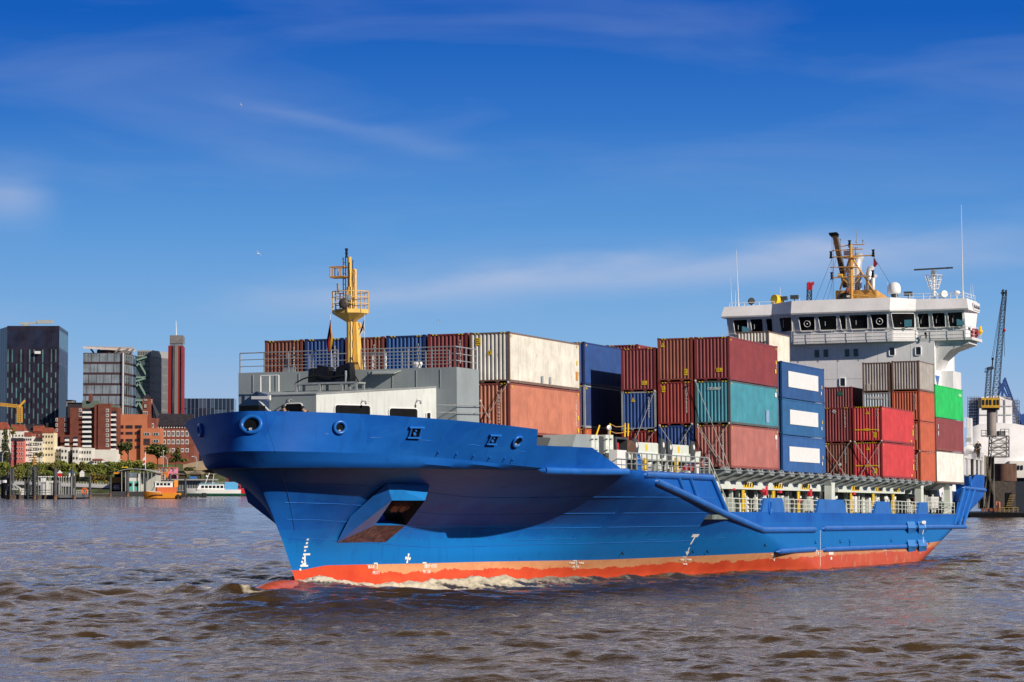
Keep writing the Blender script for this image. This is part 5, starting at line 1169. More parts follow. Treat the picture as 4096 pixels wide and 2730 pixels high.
# ---------------- monkey island: rails, antennas, lights, domes, radar
ZR = 9.45
def R2(u, w, x=XB+1.5): return S(u, w, 0, x)
railing([(XB+.2, 11.3, ZR), (XB+.2, 6.9, ZR)], .38, 'roof_railing', post=1.5, bars=1, r=.025, m_=M_wclean, par=roof); railing([(XB+.2,-4.9,ZR+.1),(XB+.2,-11.3,ZR),(111.8,-11.5,ZR)], .55, 'roof_railing', post=1.4, bars=2, r=.022, m_=M_wclean, par=roof)
def whip(u0, w0, u1, w1, r=.025, x=XB+1.5, name='whip_antenna'):
    a, b = R2(u0, w0, x), R2(u1, w1, x); mid = a.lerp(b, .08); m = MB(); m.tube(a, mid, r*2.4, 8); m.tube(mid, a.lerp(b,.45), r*1.3, 6); m.tube(a.lerp(b,.45), b, r, 6, r*.5); m.build(name, M_wclean, roof)
whip(2955,1232,2945,1000,.03); whip(2928,1232,2922,1105,.018); whip(2942,1232,2942,1160,.018); whip(3852,1195,3845,820,.035); whip(3884,1190,3882,1140,.016); whip(3893,1190,3891,1138,.016); whip(3550,1200,3549,1128,.022); whip(3122,1212,3121,1148,.02); whip(3695,1200,3695,1178,.016); whip(3198,1210,3199,1190,.02); whip(3015,1230,3015,1196,.02); whip(3652,1200,3652,1168,.016)
m = MB(); c = R2(3577,1155); m.lathe([(.0,.62),(.25,.58),(.48,.42),(.60,.15),(.62,-.15),(.60,-.40),(.52,-.52),(.0,-.53)][::-1], c, (0,0,1), 20); dome = m.build('satellite_dome', M_wclean, roof, smooth='all')
m = MB(); m.lathe([(.22,-1.2),(.22,-.8),(.30,-.78),(.34,-.53)], c, (0,0,1), 12); m.build('dome_pedestal', M_dgrey, dome)
m = MB(); c = R2(3827,1172); m.ball(c, .33, .33, .22, 14, 8); m.tube(c-P(0,0,.1), P(c.x,c.y,ZR), .05, 6); m.build('antenna_dome', M_wclean, roof)
for u, w in ((3133,1195),(3178,1190),(3633,1176)):
    c = R2(u, w); m = MB(); m.box(c.x-.2, c.x+.2, c.y-.38, c.y+.38, c.z-.18, c.z+.2); m.bar(c-P(0,0,.2), P(c.x,c.y,ZR-.1), .08); m.build('flood_light', M_dgrey, roof)
for u, w, mm, s in ((3005,1206,M_black,1.0),(3775,1178,M_steel,1.1)):
    c = R2(u, w); m = MB(); m.lathe([(.05,-.25*s),(.30*s,-.2*s),(.34*s,.12*s),(.30*s,.2*s)], c, (-.8,-.5,.1), 14); m.bar(c-P(0,0,.2), P(c.x,c.y,ZR-.1), .1); m.build('search_light', mm, roof)
c = R2(3108,1200); m = MB(); m.lathe([(.2,-.6),(.42,-.55),(.48,.2),(.46,.42)], c, (-.85,.45,.05), 16); o = m.build('yellow_search_light', M_sig, roof); m = MB(); m.lathe([(.02,.37),(.40,.38)], c, (-.85,.45,.05), 16); m.build('lamp_glass', M_glassd, o); m = MB(); m.bar(c-P(0,0,.3), P(c.x,c.y,ZR-.1), .25); m.bar(c+P(0,.5,0), c+P(0,.5,-.7), .08); m.build('lamp_bracket', M_steel, o)
# radar scanner on its basket mast
rx_ = XB+2.0; m = MB(); bs = R2(3737,1205,rx_); tp = R2(3735,1105,rx_); m.tube(P(bs.x,bs.y,ZR), tp, .13, 10)
for du in (-28, 0, 32): m.tube(R2(3737+du,1206,rx_+(.6 if du == 0 else 0)), R2(3737,1160,rx_), .05, 6)
rm = m.build('radar_mast', M_wclean, roof)
m = MB(); zt_, zb_ = R2(3735,1103,rx_).z, R2(3735,1158,rx_).z
for k, (r_) in ((1.0, .82), (.66, .68), (.30, .54), (.02, .4)): m.path([P(tp.x+r_*math.cos(t), tp.y+r_*math.sin(t), lerp(zb_, zt_, k)) for t in np.linspace(0, 2*math.pi, 18, endpoint=False)], .025, 5, closed=True)
for t in np.linspace(0, 2*math.pi, 10, endpoint=False): m.bar(P(tp.x+.4*math.cos(t), tp.y+.4*math.sin(t), zb_), P(tp.x+.82*math.cos(t), tp.y+.82*math.sin(t), zt_), .045)
m.build('radar_basket', M_wclean, rm)
m = MB(); a, b = R2(3658,1081,rx_), R2(3810,1071,rx_); m.bar(a+P(-.2,0,0), b+P(.2,0,0), .22, .14); o = m.build('radar_scanner', M_dgrey, rm); m = MB(); m.box(tp.x-.22,tp.x+.22,tp.y-.22,tp.y+.22,tp.z-.0,R2(3735,1084,rx_).z); m.tube(R2(3735,1085,rx_),R2(3735,1079,rx_),.12,8); m.build('scanner_gearbox', M_steel, o)
# funnel casing in ochre, exhaust pipes, derrick boom and lattice signal mast
XF = 112.0
def Q(u, w, dx=0): return S(u, w, 0, XF+dx)
m = MB(); a, b, c, d = Q(3342,1206), Q(3342,1163), Q(3505,1160), Q(3505,1200)
m.hexa([(XF,c.y,ZR-.3),(XF+5,c.y-.9,ZR-.3),(XF+5,a.y,ZR-.3),(XF,a.y,ZR-.3)], [(XF,c.y,c.z),(XF+5,c.y-.6,c.z-.8),(XF+5,b.y,c.z-.8),(XF,b.y,b.z)])
fun = m.build('funnel_casing', M_ochre, house)
m = MB(); q = Q(3518,1190,1.5); m.face([P(XF+.8,c.y-.3,ZR-.2),P(XF+3.2,c.y-.75,ZR-.2),P(XF+.8,c.y-.22,ZR+.75)]); m.build('funnel_mark', M_bluep, fun)
M_pipe = mat('exhaust_silver', (.62,.63,.66), .35, metal=.35, var=.1)
def stack(u, w0, w1, r, dx, bend=True, mm=M_pipe):
    p, q_ = Q(u, w0, dx), Q(u, w1, dx); m = MB(); pts = [p, q_]
    if bend: pts += [q_+P(.15,.0,r*.8), q_+P(.5,0,r*1.5), q_+P(1.0,0,r*1.9)]
    m.path(pts, r, 14); m.build('exhaust_pipe', mm, fun, smooth=True)
stack(3403,1165,1075,.42,1.2); stack(3426,1165,1068,.52,2.0); stack(3476,1162,1098,.33,1.0); stack(3491,1162,1122,.24,.8); stack(3435,1162,1140,.06,.2, False, M_dgrey); stack(3459,1162,1140,.06,.2, False, M_dgrey)
m = MB(); m.bar(Q(3382,1150,.6), Q(3340,945,.6), .42, .5); bo_ = m.build('boom', mat('boom_brown', (.10,.055,.022), .5, var=.2), fun)
m = MB(); m.prism([Q(3314,932,.4),Q(3316,940,.4),Q(3326,950,.4),Q(3348,948,.4),Q(3352,938,.4),Q(3345,929,.4)], (.5,0,0)); m.build('boom_head', M_dark, bo_)
sm_ = MB(); sm_.tube(Q(3407,1203,-.6), Q(3403,980,-.6), .16, 10)
sm_.tube(Q(3410,1035,-.5), Q(3492,1160,-.2), .09, 8); sm_.tube(Q(3398,1035,-.5), Q(3360,1160,-.2), .09, 8)
for (u0,w0,u1,w1,r) in ((3330,1003,3452,997,.05),(3318,1030,3500,1022,.06),(3320,1071,3405,1068,.05),(3324,1112,3495,1105,.06),(3400,980,3458,979,.05),(3361,988,3400,980,.05),(3374,1118,3400,1142,.05),(3436,1115,3410,1142,.05),(3436,1075,3436,1115,.05),(3380,1070,3402,1095,.05),(3408,1002,3432,990,.04),(3405,1180,3480,1188,.10)): sm_.tube(Q(u0,w0,-.6), Q(u1,w1,-.6), r, 6)
sig = sm_.build('signal_mast', M_ochre, fun)
m = MB()
for cw in (1031, 1069): 
    c = Q(3402,cw,-.4); m.lathe([(.02,-.08),(.75,-.06),(.75,0),(.02,.02)], c, (0,0,1), 12)
m.build('mast_platform', M_ochre, sig)
m = MB(); x_ = Q(3417,1100,-.3)
for du in (0, 11): m.bar(Q(3413+du,1200,-.3), Q(3411+du,990,-.3), .035)
for w in range(990, 1200, 8): m.bar(Q(3413,w,-.3), Q(3423,w,-.3), .03)
m.build('mast_ladder', M_dgrey, sig)
for u, w in ((3324,1022),(3493,1015),(3327,1106),(3491,1098),(3398,978)):
    q = Q(u, w, -.6); m = MB(); m.lathe([(.16,-.3),(.16,-.24),(.10,-.22),(.12,0),(.16,.02),(.16,.06),(.10,.08),(.12,.3),(.17,.33),(.17,.38)], q, (0,0,1), 10); m.build('signal_lamp', M_dark, sig)
m = MB()
for u0,w0,u1,w1 in ((3363,985,3363,955),(3427,978,3426,920),(3451,980,3452,960)): m.tube(Q(u0,w0,-.6), Q(u1,w1,-.6), .03, 6); m.ball(Q(u1,w1+3 if u0 != 3427 else w0-10,-.6), .1, n=8, m=6)
m.build('mast_aerial', M_steel, sig)
m = MB(); m.box(*(lambda a, b: (a.x-.2, a.x+.2, b.y, a.y, b.z, a.z))(Q(3376,1005,-.3), Q(3398,1022,-.3))); m.build('equipment_box', M_wclean, sig)
m = MB(); m.tube(Q(3352,1101,-.6), Q(3370,1103,-.6), .16, 10); m.build('horn', M_yellow, sig)
m = MB(); m.tube(Q(3396,1163,-.8), Q(3385,1163,-.9), .28, 12); m.build('horn_mouth', M_rustp, sig)
m = MB(); m.ball(Q(3378,1192,-.5), .7, .75, .5, 12, 8); m.build('covered_gear', M_tarp, fun)
m = MB()
for u0,w0,u1,w1 in ((3328,1035,3258,1209),(3322,1118,3290,1208),(3332,1118,3309,1208),(3328,950,3328,1205),(3334,950,3335,1205),(3345,1035,3322,1118),(3352,945,3380,1080)): m.tube(Q(u0,w0,-.6), Q(u1,w1,-.9), .018, 4)
m.tube(Q(3494,1026,-.6), Q(3562,1138,-.6), .02, 4); m.build('stay_wire', M_dgrey, sig)
pf = thing('pennant', 'small dark red pennant hanging from the signal mast yard', 'flag', Q(3496,1032,-.6), MS); o_ = Q(3496,1032,-.6); m = MB(); m.grid([[Q(3494,1030,-.6)-o_, Q(3496,1032,-.6)-o_], [Q(3494,1050,-.6)-o_, Q(3505,1048,-.5)-o_], [Q(3493,1066,-.6)-o_, Q(3511,1057,-.6)-o_], [Q(3499,1070,-.6)-o_, Q(3503,1066,-.6)-o_]]); m.build('cloth', mat('pennant_red', (.22,.015,.03), .8), pf, smooth='all')
# aft deck frames right of the containers
XA_ = 115.5
def A(u, w): return S(u, w, 0, XA_)
m = MB()
for u in (3858, 3878, 3900, 3917, 3931): m.bar(A(u,1900), A(u,1812), .22)
for u0, w0, u1, w1 in ((3856,1815,3935,1828),(3858,1826,3935,1838)): m.bar(A(u0,w0), A(u1,w1), .3, .3)
m.box(XA_, XA_+.2, A(3875,1900).y, A(3862,1900).y, A(3860,1905).z, A(3860,1815).z)
ap = m.build('aft_house_frame', M_wclean, ship)
m = MB(); m.box(XA_+.21, XA_+1.5, A(3934,1900).y, A(3860,1900).y, A(3900,1905).z, A(3900,1822).z); m.build('shaded_room', mat('taupe_interior', (.20,.17,.14), .7), ap)
m = MB()
for u in (3868, 3882, 3898, 3912, 3924): m.bar(A(u,1816), A(u,1776), .06)
for w in (1776, 1790, 1803): m.bar(A(3862,w), A(3926,w+6), .05)
m.build('aft_railing', M_wclean, ap)
m = MB(); m.bar(A(3904,1812), A(3904,1778), .16); m.bar(A(3912,1812), A(3912,1780), .12); m.build('yellow_post', M_sig, ap)
m = MB(); c = A(3880,1798); m.ball(c, .6, .62, .42, 14, 8); m.build('life_raft_canister', M_wclean, ap)
m = MB(); m.box(XA_+1, XA_+2, A(3874,1700).y, A(3860,1700).y, A(3860,1815).z, A(3860,1672).z); m.build('aft_casing', M_white, ap)
m = MB()
for u in (3860, 3872): m.bar(A(u,1712), A(u,1672), .08)
for w in (1672, 1690, 1705): m.bar(A(3860,w), A(3872,w), .06)
m.build('aft_ladder', M_wclean, ap)
m = MB(); c = A(3872,1760); m.box(XA_, XA_+.4, c.y-.25, c.y+.25, c.z-.2, c.z+.2); m.build('flood_light', M_steel, ap)
# ================================================================== far shore on the left
ZX = lambda x: x*.5101
ZY = lambda y: 1250 + y*.5101
def V(x, y, Y): return W(ZX(x), ZY(y), Y)             # far shore survey sheet -> world
def zat(y, Y): return V(500, y, Y).z
def wallgrid(m, a, b, z0, z1, us, ws, fn, off=0.0):
    """one wall a->b split into cells; fn(i,j) gives the material slot of the cell"""
    a, b = Vector(a), Vector(b); n = Vector((b.y-a.y, -(b.x-a.x), 0)).normalized()*off
    for i in range(len(us)-1):
        for j in range(len(ws)-1):
            p, q = a.lerp(b, us[i])+n, a.lerp(b, us[i+1])+n; zl, zh = lerp(z0, z1, ws[j]), lerp(z0, z1, ws[j+1])
            m.mi = fn(i, j); m.face([(p.x,p.y,zl),(q.x,q.y,zl),(q.x,q.y,zh),(p.x,p.y,zh)])
def even(n, gap=.5, edge=0.0):         # alternating solid / window fractions
    out = [0.0]
    for i in range(n): out += [edge + (1-2*edge)*(i+gap*.5)/n, edge + (1-2*edge)*(i+1-gap*.5)/n]
    return out + [1.0]
def foot(x0, xc, x1, Y, d, xl=None, dl=0):
    """footprint corners: front left, front corner, back right, back left (world xy) from sheet columns"""
    A = V(x0, 1300, Y); Bc = V(xc, 1300, Y); Cc = V(x1, 1300, Y+d) if x1 else Bc + Vector((0, d, 0)); D = A + (Cc-Bc)
    return [Vector((p.x, p.y, 0)) for p in (A, Bc, Cc, D)]
def shell(m, fp, z0, z1, mi=0, top=True):
    m.mi = mi; k = len(fp)
    for i in range(k):
        a, b = fp[i], fp[(i+1) % k]; m.face([(a.x,a.y,z0),(b.x,b.y,z0),(b.x,b.y,z1),(a.x,a.y,z1)])
    if top: m.face([(p.x,p.y,z1) for p in fp])
def shrink(fp, e):
    c = sum(fp, Vector())/len(fp); return [p+(c-p).normalized()*e for p in fp]
GZ = 20.0
# riverbank terrain
tm = MB(); prof = [(1935,-3),(1950,1.0),(1958,2.0),(1990,8),(2045,19),(2080,23),(2300,26),(5200,30)]
tm.grid([[(x, y, z*(1 if x < 60 else .6)) for x in (-1500,-700,-450,-380,-300,-240,-180,-120,40,400,1200)] for y, z in prof])
M_bank = mat('bank_grass', (.09,.11,.03), .9, var=.5, scale=.05)
o = tm.build('riverbank', M_bank, None, frame=MW); o['kind'] = 'structure'
# --- materials
M_tower = mat('tower_cladding', (.028,.023,.042), .35, var=.3, scale=.1); M_teal = mat('teal_glass_strip', (.10,.22,.22), .2, var=.4, scale=.05)
M_tglass = mat('tower_blue_glass', (.02,.03,.065), .3, var=.5, scale=.05, spec=.3)
M_glassb = mat('blue_grey_glass', (.19,.23,.28), .15, var=.5, scale=.06, spec=.8); M_glassb2 = mat('dim_glass', (.085,.10,.13), .15, var=.6, scale=.06, spec=.8)
M_span = mat('red_brown_spandrel', (.055,.028,.034), .6); M_spanw = mat('pale_mullion', (.42,.45,.46), .5)
M_redt = mat('tower_red', (.25,.015,.016), .6, var=.1); M_conc = mat('concrete_grey', (.20,.19,.20), .8, var=.15, scale=.2)
M_brick = mat('brown_brick', (.17,.05,.035), .85, var=.16, scale=.3); M_brick2 = mat('dark_red_brick', (.22,.07,.05), .85, var=.2, scale=.25); M_orange = mat('orange_render', (.50,.17,.085), .85, var=.08, scale=.1)
M_slate = mat('slate_roof', (.035,.03,.038), .7, var=.3, scale=.3); M_tile = mat('red_roof_tiles', (.30,.075,.045), .8, var=.25, scale=.4)
M_wwall = mat('white_render', (.72,.70,.66), .8, var=.06, scale=.2); M_rose = mat('rose_render', (.58,.15,.13), .8, var=.1); M_sand = mat('yellow_render', (.66,.48,.20), .8, var=.1); M_copper = mat('green_copper', (.12,.17,.14), .7, var=.2)
M_lat = mat('green_lattice', (.20,.32,.28), .6); M_wincol = mat('house_window_glass', (.03,.035,.045), .2, var=.6, scale=.3)
# --- dark tower
t = athing('glass_tower', 'dark purple-black high-rise at the far left edge with teal window slivers', 'building', V(250,1000,2250))
Y = 2250; z0, z1 = GZ, zat(118, Y); fp = foot(45, 455, 525, Y, 90); m = MB()
shell(m, shrink(fp, .5), z0, z1-.3, 0)
r_ = random.Random(5); nC, nF = 12, 20
us = even(nC*2, .5); ws = [0]+[ (k+1)/nF*.72 for k in range(nF-1)] + [.745, .755, .845, .86, .98, 1.0]
pat = {}
def tf(i, j):
    if j == len(ws)-2 or j in (nF, nF+2): return 0
    if j == len(ws)-3: return 2 if i % 2 else 0
    if i % 4 == 1: return 1 if (j*7+i*3) % 5 < 3 else 0
    return 0 if i % 2 == 0 else (3 if (i*5+j) % 7 else 2)
wallgrid(m, fp[0], fp[1], z0, z1, us, ws, tf)
us2 = even(10, .5); wallgrid(m, fp[1], fp[2], z0, z1, us2, ws, lambda i, j: 0 if i % 2 == 0 or j in (nF, nF+2) else (1 if j == len(ws)-3 else 3))
lf = V(-60, 1300, Y+60); lf.z = 0; wallgrid(m, lf, fp[0], z0, z1+.5, even(6, .5), ws, lambda i, j: 0 if i % 2 == 0 else 3)
m.build('facade', [M_tower, M_teal, M_tglass, mat('tower_dim_glass', (.020,.016,.030), .4, var=.5, scale=.05, spec=.2)], t)
m = MB(); shell(m, [p+Vector((0,0,0)) for p in fp], z1, z1+1.2, 0); m.build('parapet', M_tower, t)
m = MB(); c = V(205,100,Y+20); m.box(c.x-2,c.x+2,c.y-2,c.y+2,z1,z1+4); a, b = V(155,90,Y+20), V(320,80,Y+20); m.bar(a, b, 1.3, 1.8); m.box(c.x+9,c.x+22,c.y-1,c.y+1,b.z-1,b.z+2); m.build('roof_crane', M_spanw, t)
m = MB(); a, b = V(273,326,Y-2), V(318,305,Y-2); m.box(a.x, b.x, a.y-1, a.y+.5, a.z, b.z); m.build('window_cleaning_cradle', M_wclean, t)
m = MB(); a, b = V(395,880,Y-25), V(395,860,Y-25); m.box(V(360,880,Y-25).x, V(440,880,Y-25).x, a.y, a.y+20, GZ, V(395,868,Y-25).z); m.build('podium', M_slate, t)
# --- banded glass office with flying roof
t = athing('office_block', 'banded glass office block under a wide flat flying roof', 'building', V(800,1000,2240)); Y = 2240; z0, z1 = GZ, zat(318, Y)
fp = foot(645, 960, 1066, Y, 55); m = MB(); shell(m, shrink(fp, .5), z0, z1-.3, 0)
nF = 11; ws = [0.0]
for k in range(nF): ws += [(k+.16)/nF, (k+.94)/nF]
ws += [1.0]
def bf(i, j): return 0 if j % 2 == 0 else ((1 if (i*7+j*3) % 5 else 2) if i % 2 else 3)
wallgrid(m, fp[0], fp[1], z0, z1, even(26, .18), ws, bf); wallgrid(m, fp[1], fp[2], z0, z1, even(6, .12), ws, lambda i, j: 0 if j % 2 == 0 else (2 if (j//2) % 3 else 1) if i % 2 else 3)
m.build('facade', [M_span, M_glassb, M_glassb2, M_spanw], t)
m = MB(); c = V(960,1000,Y-1); m.tube((c.x,c.y,z0),(c.x,c.y,z1),.9,10); m.build('corner_column', mat('bright_corner_steel', (.55,.50,.48), .3), t)
m = MB(); a, b, c2, d2 = V(652,268,Y-10), V(1062,292,Y+30), V(1040,272,Y+60), V(690,266,Y+40); m.prism([a, b, c2, d2], (0,0,-1.6)); m.build('flying_roof', mat('pale_roof_edge', (.45,.38,.36), .6), t)
m = MB()
for x0, y0, x1, y1 in ((700,272,735,318),(765,272,790,318),(820,275,845,318),(900,318,945,280),(860,318,835,280),(950,318,1010,285),(1010,318,1050,290)): m.bar(V(x0,y0,Y+15), V(x1,y1,Y+15), 1.3)
m.box(V(760,300,Y+20).x, V(1000,300,Y+20).x, Y+20, Y+50, z1-.3, zat(285,Y)); m.build('roof_strut', M_conc, t)
# --- lattice braced block with grey wing
t = athing('lattice_block', 'grey office wing with a green braced glass front between tower and office', 'building', V(1180,1000,2280)); Y = 2280; z0, z1 = GZ, zat(345, Y)
fp = foot(1060, 1168, 1318, Y, 45); m = MB(); shell(m, shrink(fp, .5), z0, z1-.3, 3)
wallgrid(m, fp[0], fp[1], z0, z1, even(9, .3), even(22, .25), lambda i, j: 2 if i % 2 == 0 or j % 2 == 0 else 1)
wallgrid(m, fp[1], fp[2], z0, z1, even(14, .3), even(13, .16), lambda i, j: 0 if j % 2 == 0 else (0 if i % 2 == 0 else 4))
m.build('facade', [M_conc, M_glassb2, mat('green_mullion', (.05,.10,.09), .5), M_conc, mat('grey_blind', (.13,.135,.145), .5)], t)
m = MB()
for (x0,y0,x1,y1) in ((1072,375,1150,350),(1072,420,1100,385),(1090,390,1155,505),(1068,510,1150,510),(1066,540,1150,515),(1070,580,1095,545),(1085,550,1148,660),(1064,690,1148,690),(1066,740,1090,700),(1085,700,1140,800)): m.bar(V(x0,y0,Y-2), V(x1,y1,Y-2), 1.4)
m.build('bracing', M_lat, t)
m = MB(); shell(m, foot(1070, 1178, 1322, Y+6, 40), z1, zat(297, Y+6), 0); wallgrid(m, *foot(1070, 1178, 1322, Y+5.7, 40)[:2], z1, zat(300,Y), even(8,.3), [0,.2,.9,1], lambda i, j: 1 if i % 2 and j == 1 else 0); m.build('roof_storey', [mat('pale_grey_trim', (.34,.36,.36), .6), M_glassb2], t)
# --- slim red tower
t = athing('red_tower', 'slim red and grey stair tower with an antenna', 'building', V(1380,1000,2260)); Y = 2260; z0, z1 = GZ, zat(180, Y)
m = MB(); shell(m, foot(1312, 1425, 1443, Y, 30), z0, zat(262,Y), 0); m.build('red_shaft', M_redt, t)
m = MB(); shell(m, foot(1324, 1428, 1442, Y+1, 28), zat(262,Y)+.01, zat(243,Y), 1); shell(m, foot(1324, 1428, 1442, Y+.5, 29), zat(243,Y)+.02, z1, 0); m.build('grey_head', [M_conc, M_glassb], t)
m = MB(); a, b = V(1366,790,Y-1.2), V(1396,260,Y-1.2); m.box(a.x, b.x, a.y, a.y+1, z0, zat(262,Y)); m.build('concrete_strip', mat('light_concrete', (.22,.20,.20), .8), t)
m = MB(); a, b = V(1352,790,Y-1), V(1365,260,Y-1); m.box(a.x, b.x, a.y, a.y+.8, z0, zat(262,Y)); a, b = V(1418,790,Y-1), V(1424,260,Y-1); m.box(a.x, b.x, a.y, a.y+.8, z0, zat(270,Y)); m.build('window_slot', M_glassb2, t)
m = MB(); m.tube(V(1382,180,Y+10), V(1380,68,Y+10), .5, 6, .25); m.build('antenna', M_wclean, t)
# --- low blue glass block
t = athing('low_glass_block', 'long low blue glass block right of the red tower', 'building', V(1640,740,2350)); Y = 2350; z0, z1 = GZ, zat(676, Y); fp = foot(1432, 1832, 1850, Y, 40)
m = MB(); shell(m, shrink(fp,.5), z0, z1-.3, 0); r_ = random.Random(3)
wallgrid(m, fp[0], fp[1], z0, z1, even(13, .10), even(7, .14), lambda i, j: 0 if i % 2 == 0 else (3 if j % 2 == 0 else (1 if r_.random() < .45 else 2))); wallgrid(m, fp[1], fp[2], z0, z1, even(3,.1), even(7,.14), lambda i, j: 2 if i % 2 and j % 2 else 0)
m.build('facade', [mat('pale_blue_mullion', (.22,.27,.36), .5), mat('bright_blue_glass', (.05,.085,.15), .12, spec=.8), mat('deep_blue_glass', (.012,.024,.055), .12, spec=.8), M_tglass], t)
# --- brown brick apartments with white balconies
t = athing('apartment_block', 'stepped brown brick apartment block with white balconies', 'building', V(680,950,2120)); Y = 2120; zb = 18
def brickbox(x0, x1, ytop, dY=0, d=22, mm=M_brick, name='brick_wing', ybase=1180):
    m = MB(); fp = foot(x0, x1, None, Y+dY, d); shell(m, fp, zat(ybase, Y), zat(ytop, Y+dY), 0); return m.build(name, mm, t)
brickbox(436, 632, 825, 6); brickbox(545, 770, 748, 2); brickbox(764, 862, 716, -2); brickbox(856, 919, 745, 3); brickbox(736, 768, 724, -1)
m = MB(); shell(m, foot(640, 770, None, Y+10, 15), zat(750,Y), zat(690,Y), 0); shell(m, foot(690, 712, None, Y+8, 5), zat(700,Y), zat(640,Y), 1); shell(m, foot(866,918,None,Y+4,15), zat(747,Y), zat(728,Y), 0); m.build('roof_storey', [M_copper, M_brick], t)
m = MB(); shell(m, foot(700, 912, None, Y-4, 20), zat(1190,Y), zat(1078,Y), 0); m.build('white_ground_floor', M_wwall, t)
wn = None
def win(x, y, Yq, w_, h_, parent, mf=M_wclean, mg=M_wincol, name='window'):
    """a window: frame with its pane, shared mesh per size"""
    global WCACHE
    w_, h_ = w_*.55, h_*.55
    key = (w_, h_, mf.name, mg.name)
    p = V(x, y, Yq); off = Vector(p) - ABS[parent.name]
    if key not in WCACHE:
        m = MB(); m.box(-w_/2, w_/2, -.18, .1, -h_/2, h_/2); o = m.build(name, mf, parent, raw=True)
        g_ = MB(); g_.box(-w_*.36, -w_*.05, -.24, -.19, -h_*.36, h_*.36); g_.box(w_*.05, w_*.36, -.24, -.19, -h_*.36, h_*.36); g_.build('pane', mg, o, raw=True)
        WCACHE[key] = o; o.location = off; return o
    src = WCACHE[key]; c = src.copy(); COL.objects.link(c); c.parent = parent; c.location = off
    for k in SUBS.setdefault(src.name, kids(src)): d = k.copy(); COL.objects.link(d); d.parent = c
    return c
WCACHE = {}; SUBS = {}
for y in range(770, 1060, 39): 
    win(842, y, Y-2.2, 4.0, 4.4, t)
for y in (768, 806): win(630, y, Y+1.8, 4.0, 4.2, t)
for x in (444, 515):
    for y in (843, 884, 924): win(x, y, Y+5.8, 3.0, 4.0, t)
def balcony(x0, x1, y, dY):
    a, b = V(x0, y, Y+dY), V(x1, y, Y+dY); m = MB(); m.box(a.x, b.x, a.y-2.6, a.y-.02, a.z-.3, a.z); m.box(a.x, b.x, a.y-2.6, a.y-2.3, a.z+.001, a.z+1.3); o = m.build('balcony', M_wclean, t); m = MB(); m.box(a.x+.2, b.x-.2, a.y-.1, a.y+.05, a.z+1.5, a.z+3.3); m.build('balcony_door', M_wincol, o); return o
for i, y in enumerate(range(790, 1060, 38)): balcony(650, 720, y, 1.8)
for y in range(810, 1130, 39): balcony(868, 914, y, 2.8)
for y in (880, 918, 955): balcony(612, 634, y, 5.6)
for x in (512, 578):
    for y in (1008, 1042): balcony(x, x+34, y, -1)
m = MB(); shell(m, foot(470, 628, None, Y, 14), zat(1060,Y), zat(962,Y), 0); m.build('brick_wing', M_brick, t)
# --- orange institute
t = athing('orange_institute', 'plain orange rendered building with dark strip windows', 'building', V(1030,980,2140)); Y = 2140
m = MB(); fp = foot(912, 1148, 1165, Y, 40); shell(m, fp, 18, zat(800,Y), 0); m.build('main_block', M_orange, t)
m = MB(); shell(m, foot(1100, 1255, None, Y-3, 20), 18, zat(908,Y-3), 0); m.build('side_wing', M_orange, t)
for y in (895, 945, 1000, 1055):
    for x in (943, 1014, 1086): win(x, y+3, Y-.2, 9.6, 3.6 if y > 900 else 4.4, t, M_span, M_glassd, 'strip_window')
for y in (955, 1010): 
    for x in (1152, 1222): win(x, y, Y-3.2, 8.6, 4.0, t, M_spanw, M_wincol, 'strip_window')
m = MB(); a, b = V(1128,1040,Y-3.4), V(1176,990,Y-3.4); m.box(a.x,b.x,a.y,a.y+.3,a.z,b.z); m.build('loggia', M_span, t)
# --- brick school with clock tower
t = athing('brick_school', 'long red brick building with dark roof, white windows and a square gable tower', 'building', V(1300,950,2160)); Y = 2160
m = MB(); fp = foot(1215, 1520, None, Y, 35); shell(m, fp, 18, zat(888,Y), 0); m.build('main_wall', M_brick2, t)
m = MB(); a, b = V(1212,888,Y-2), V(1520,888,Y-2); c, d = V(1235,792,Y+16), V(1520,800,Y+16); m.face([a,b,d,c]); m.face([Vector((a.x,a.y+38,a.z)), a, c]); m.build('roof', M_slate, t)
m = MB(); a, b = V(1218,908,Y-.6), V(1450,908,Y-.6); m.box(a.x,b.x,a.y,a.y+.5,a.z,zat(882,Y)); m.build('white_cornice', M_wclean, t)
for x in range(1232, 1450, 21): win(x, 897, Y-.9, 1.6, 3.4, t, M_wincol, M_dark)
for y, h_ in ((952, 8.0), (1016, 6.6), (1082, 5.6)):
    for x in range(1287, 1500, 36): win(x, y, Y-.2, 4.4, h_, t)
m = MB(); shell(m, foot(1113, 1180, 1196, Y-12, 14), 18, zat(676,Y-12), 0); shell(m, foot(1090,1224,None,Y-10,24), 18, zat(830,Y-10), 0); m.build('gable_tower', M_brick2, t)
m = MB(); q = [V(1113,676,Y-12.2), V(1197,676,Y-12.2), V(1197,676,Y+4), V(1113,676,Y+4)]; ap_ = V(1155,638,Y-4)
for i in range(4): m.face([q[i], q[(i+1)%4], ap_])
m.face([V(1196,720,Y-11), V(1230,830,Y-11), V(1250,800,Y+10), V(1205,715,Y+5)]); m.build('tower_roof', M_slate, t)
for x in (1125, 1138, 1152): win(x, 792, Y-12.2, 1.7, 5.2, t)
win(1140, 735, Y-12.2, 4.2, 7, t, M_span, mat('pale_niche', (.5,.45,.4), .7)); win(1184, 695, Y-11, 2.4, 4, t); win(1141, 687, Y-12.3, 4.2, 2.2, t, M_wclean, M_dark)
for x in (1176, 1198): win(x, 888, Y-10.2, 2.8, 6, t)
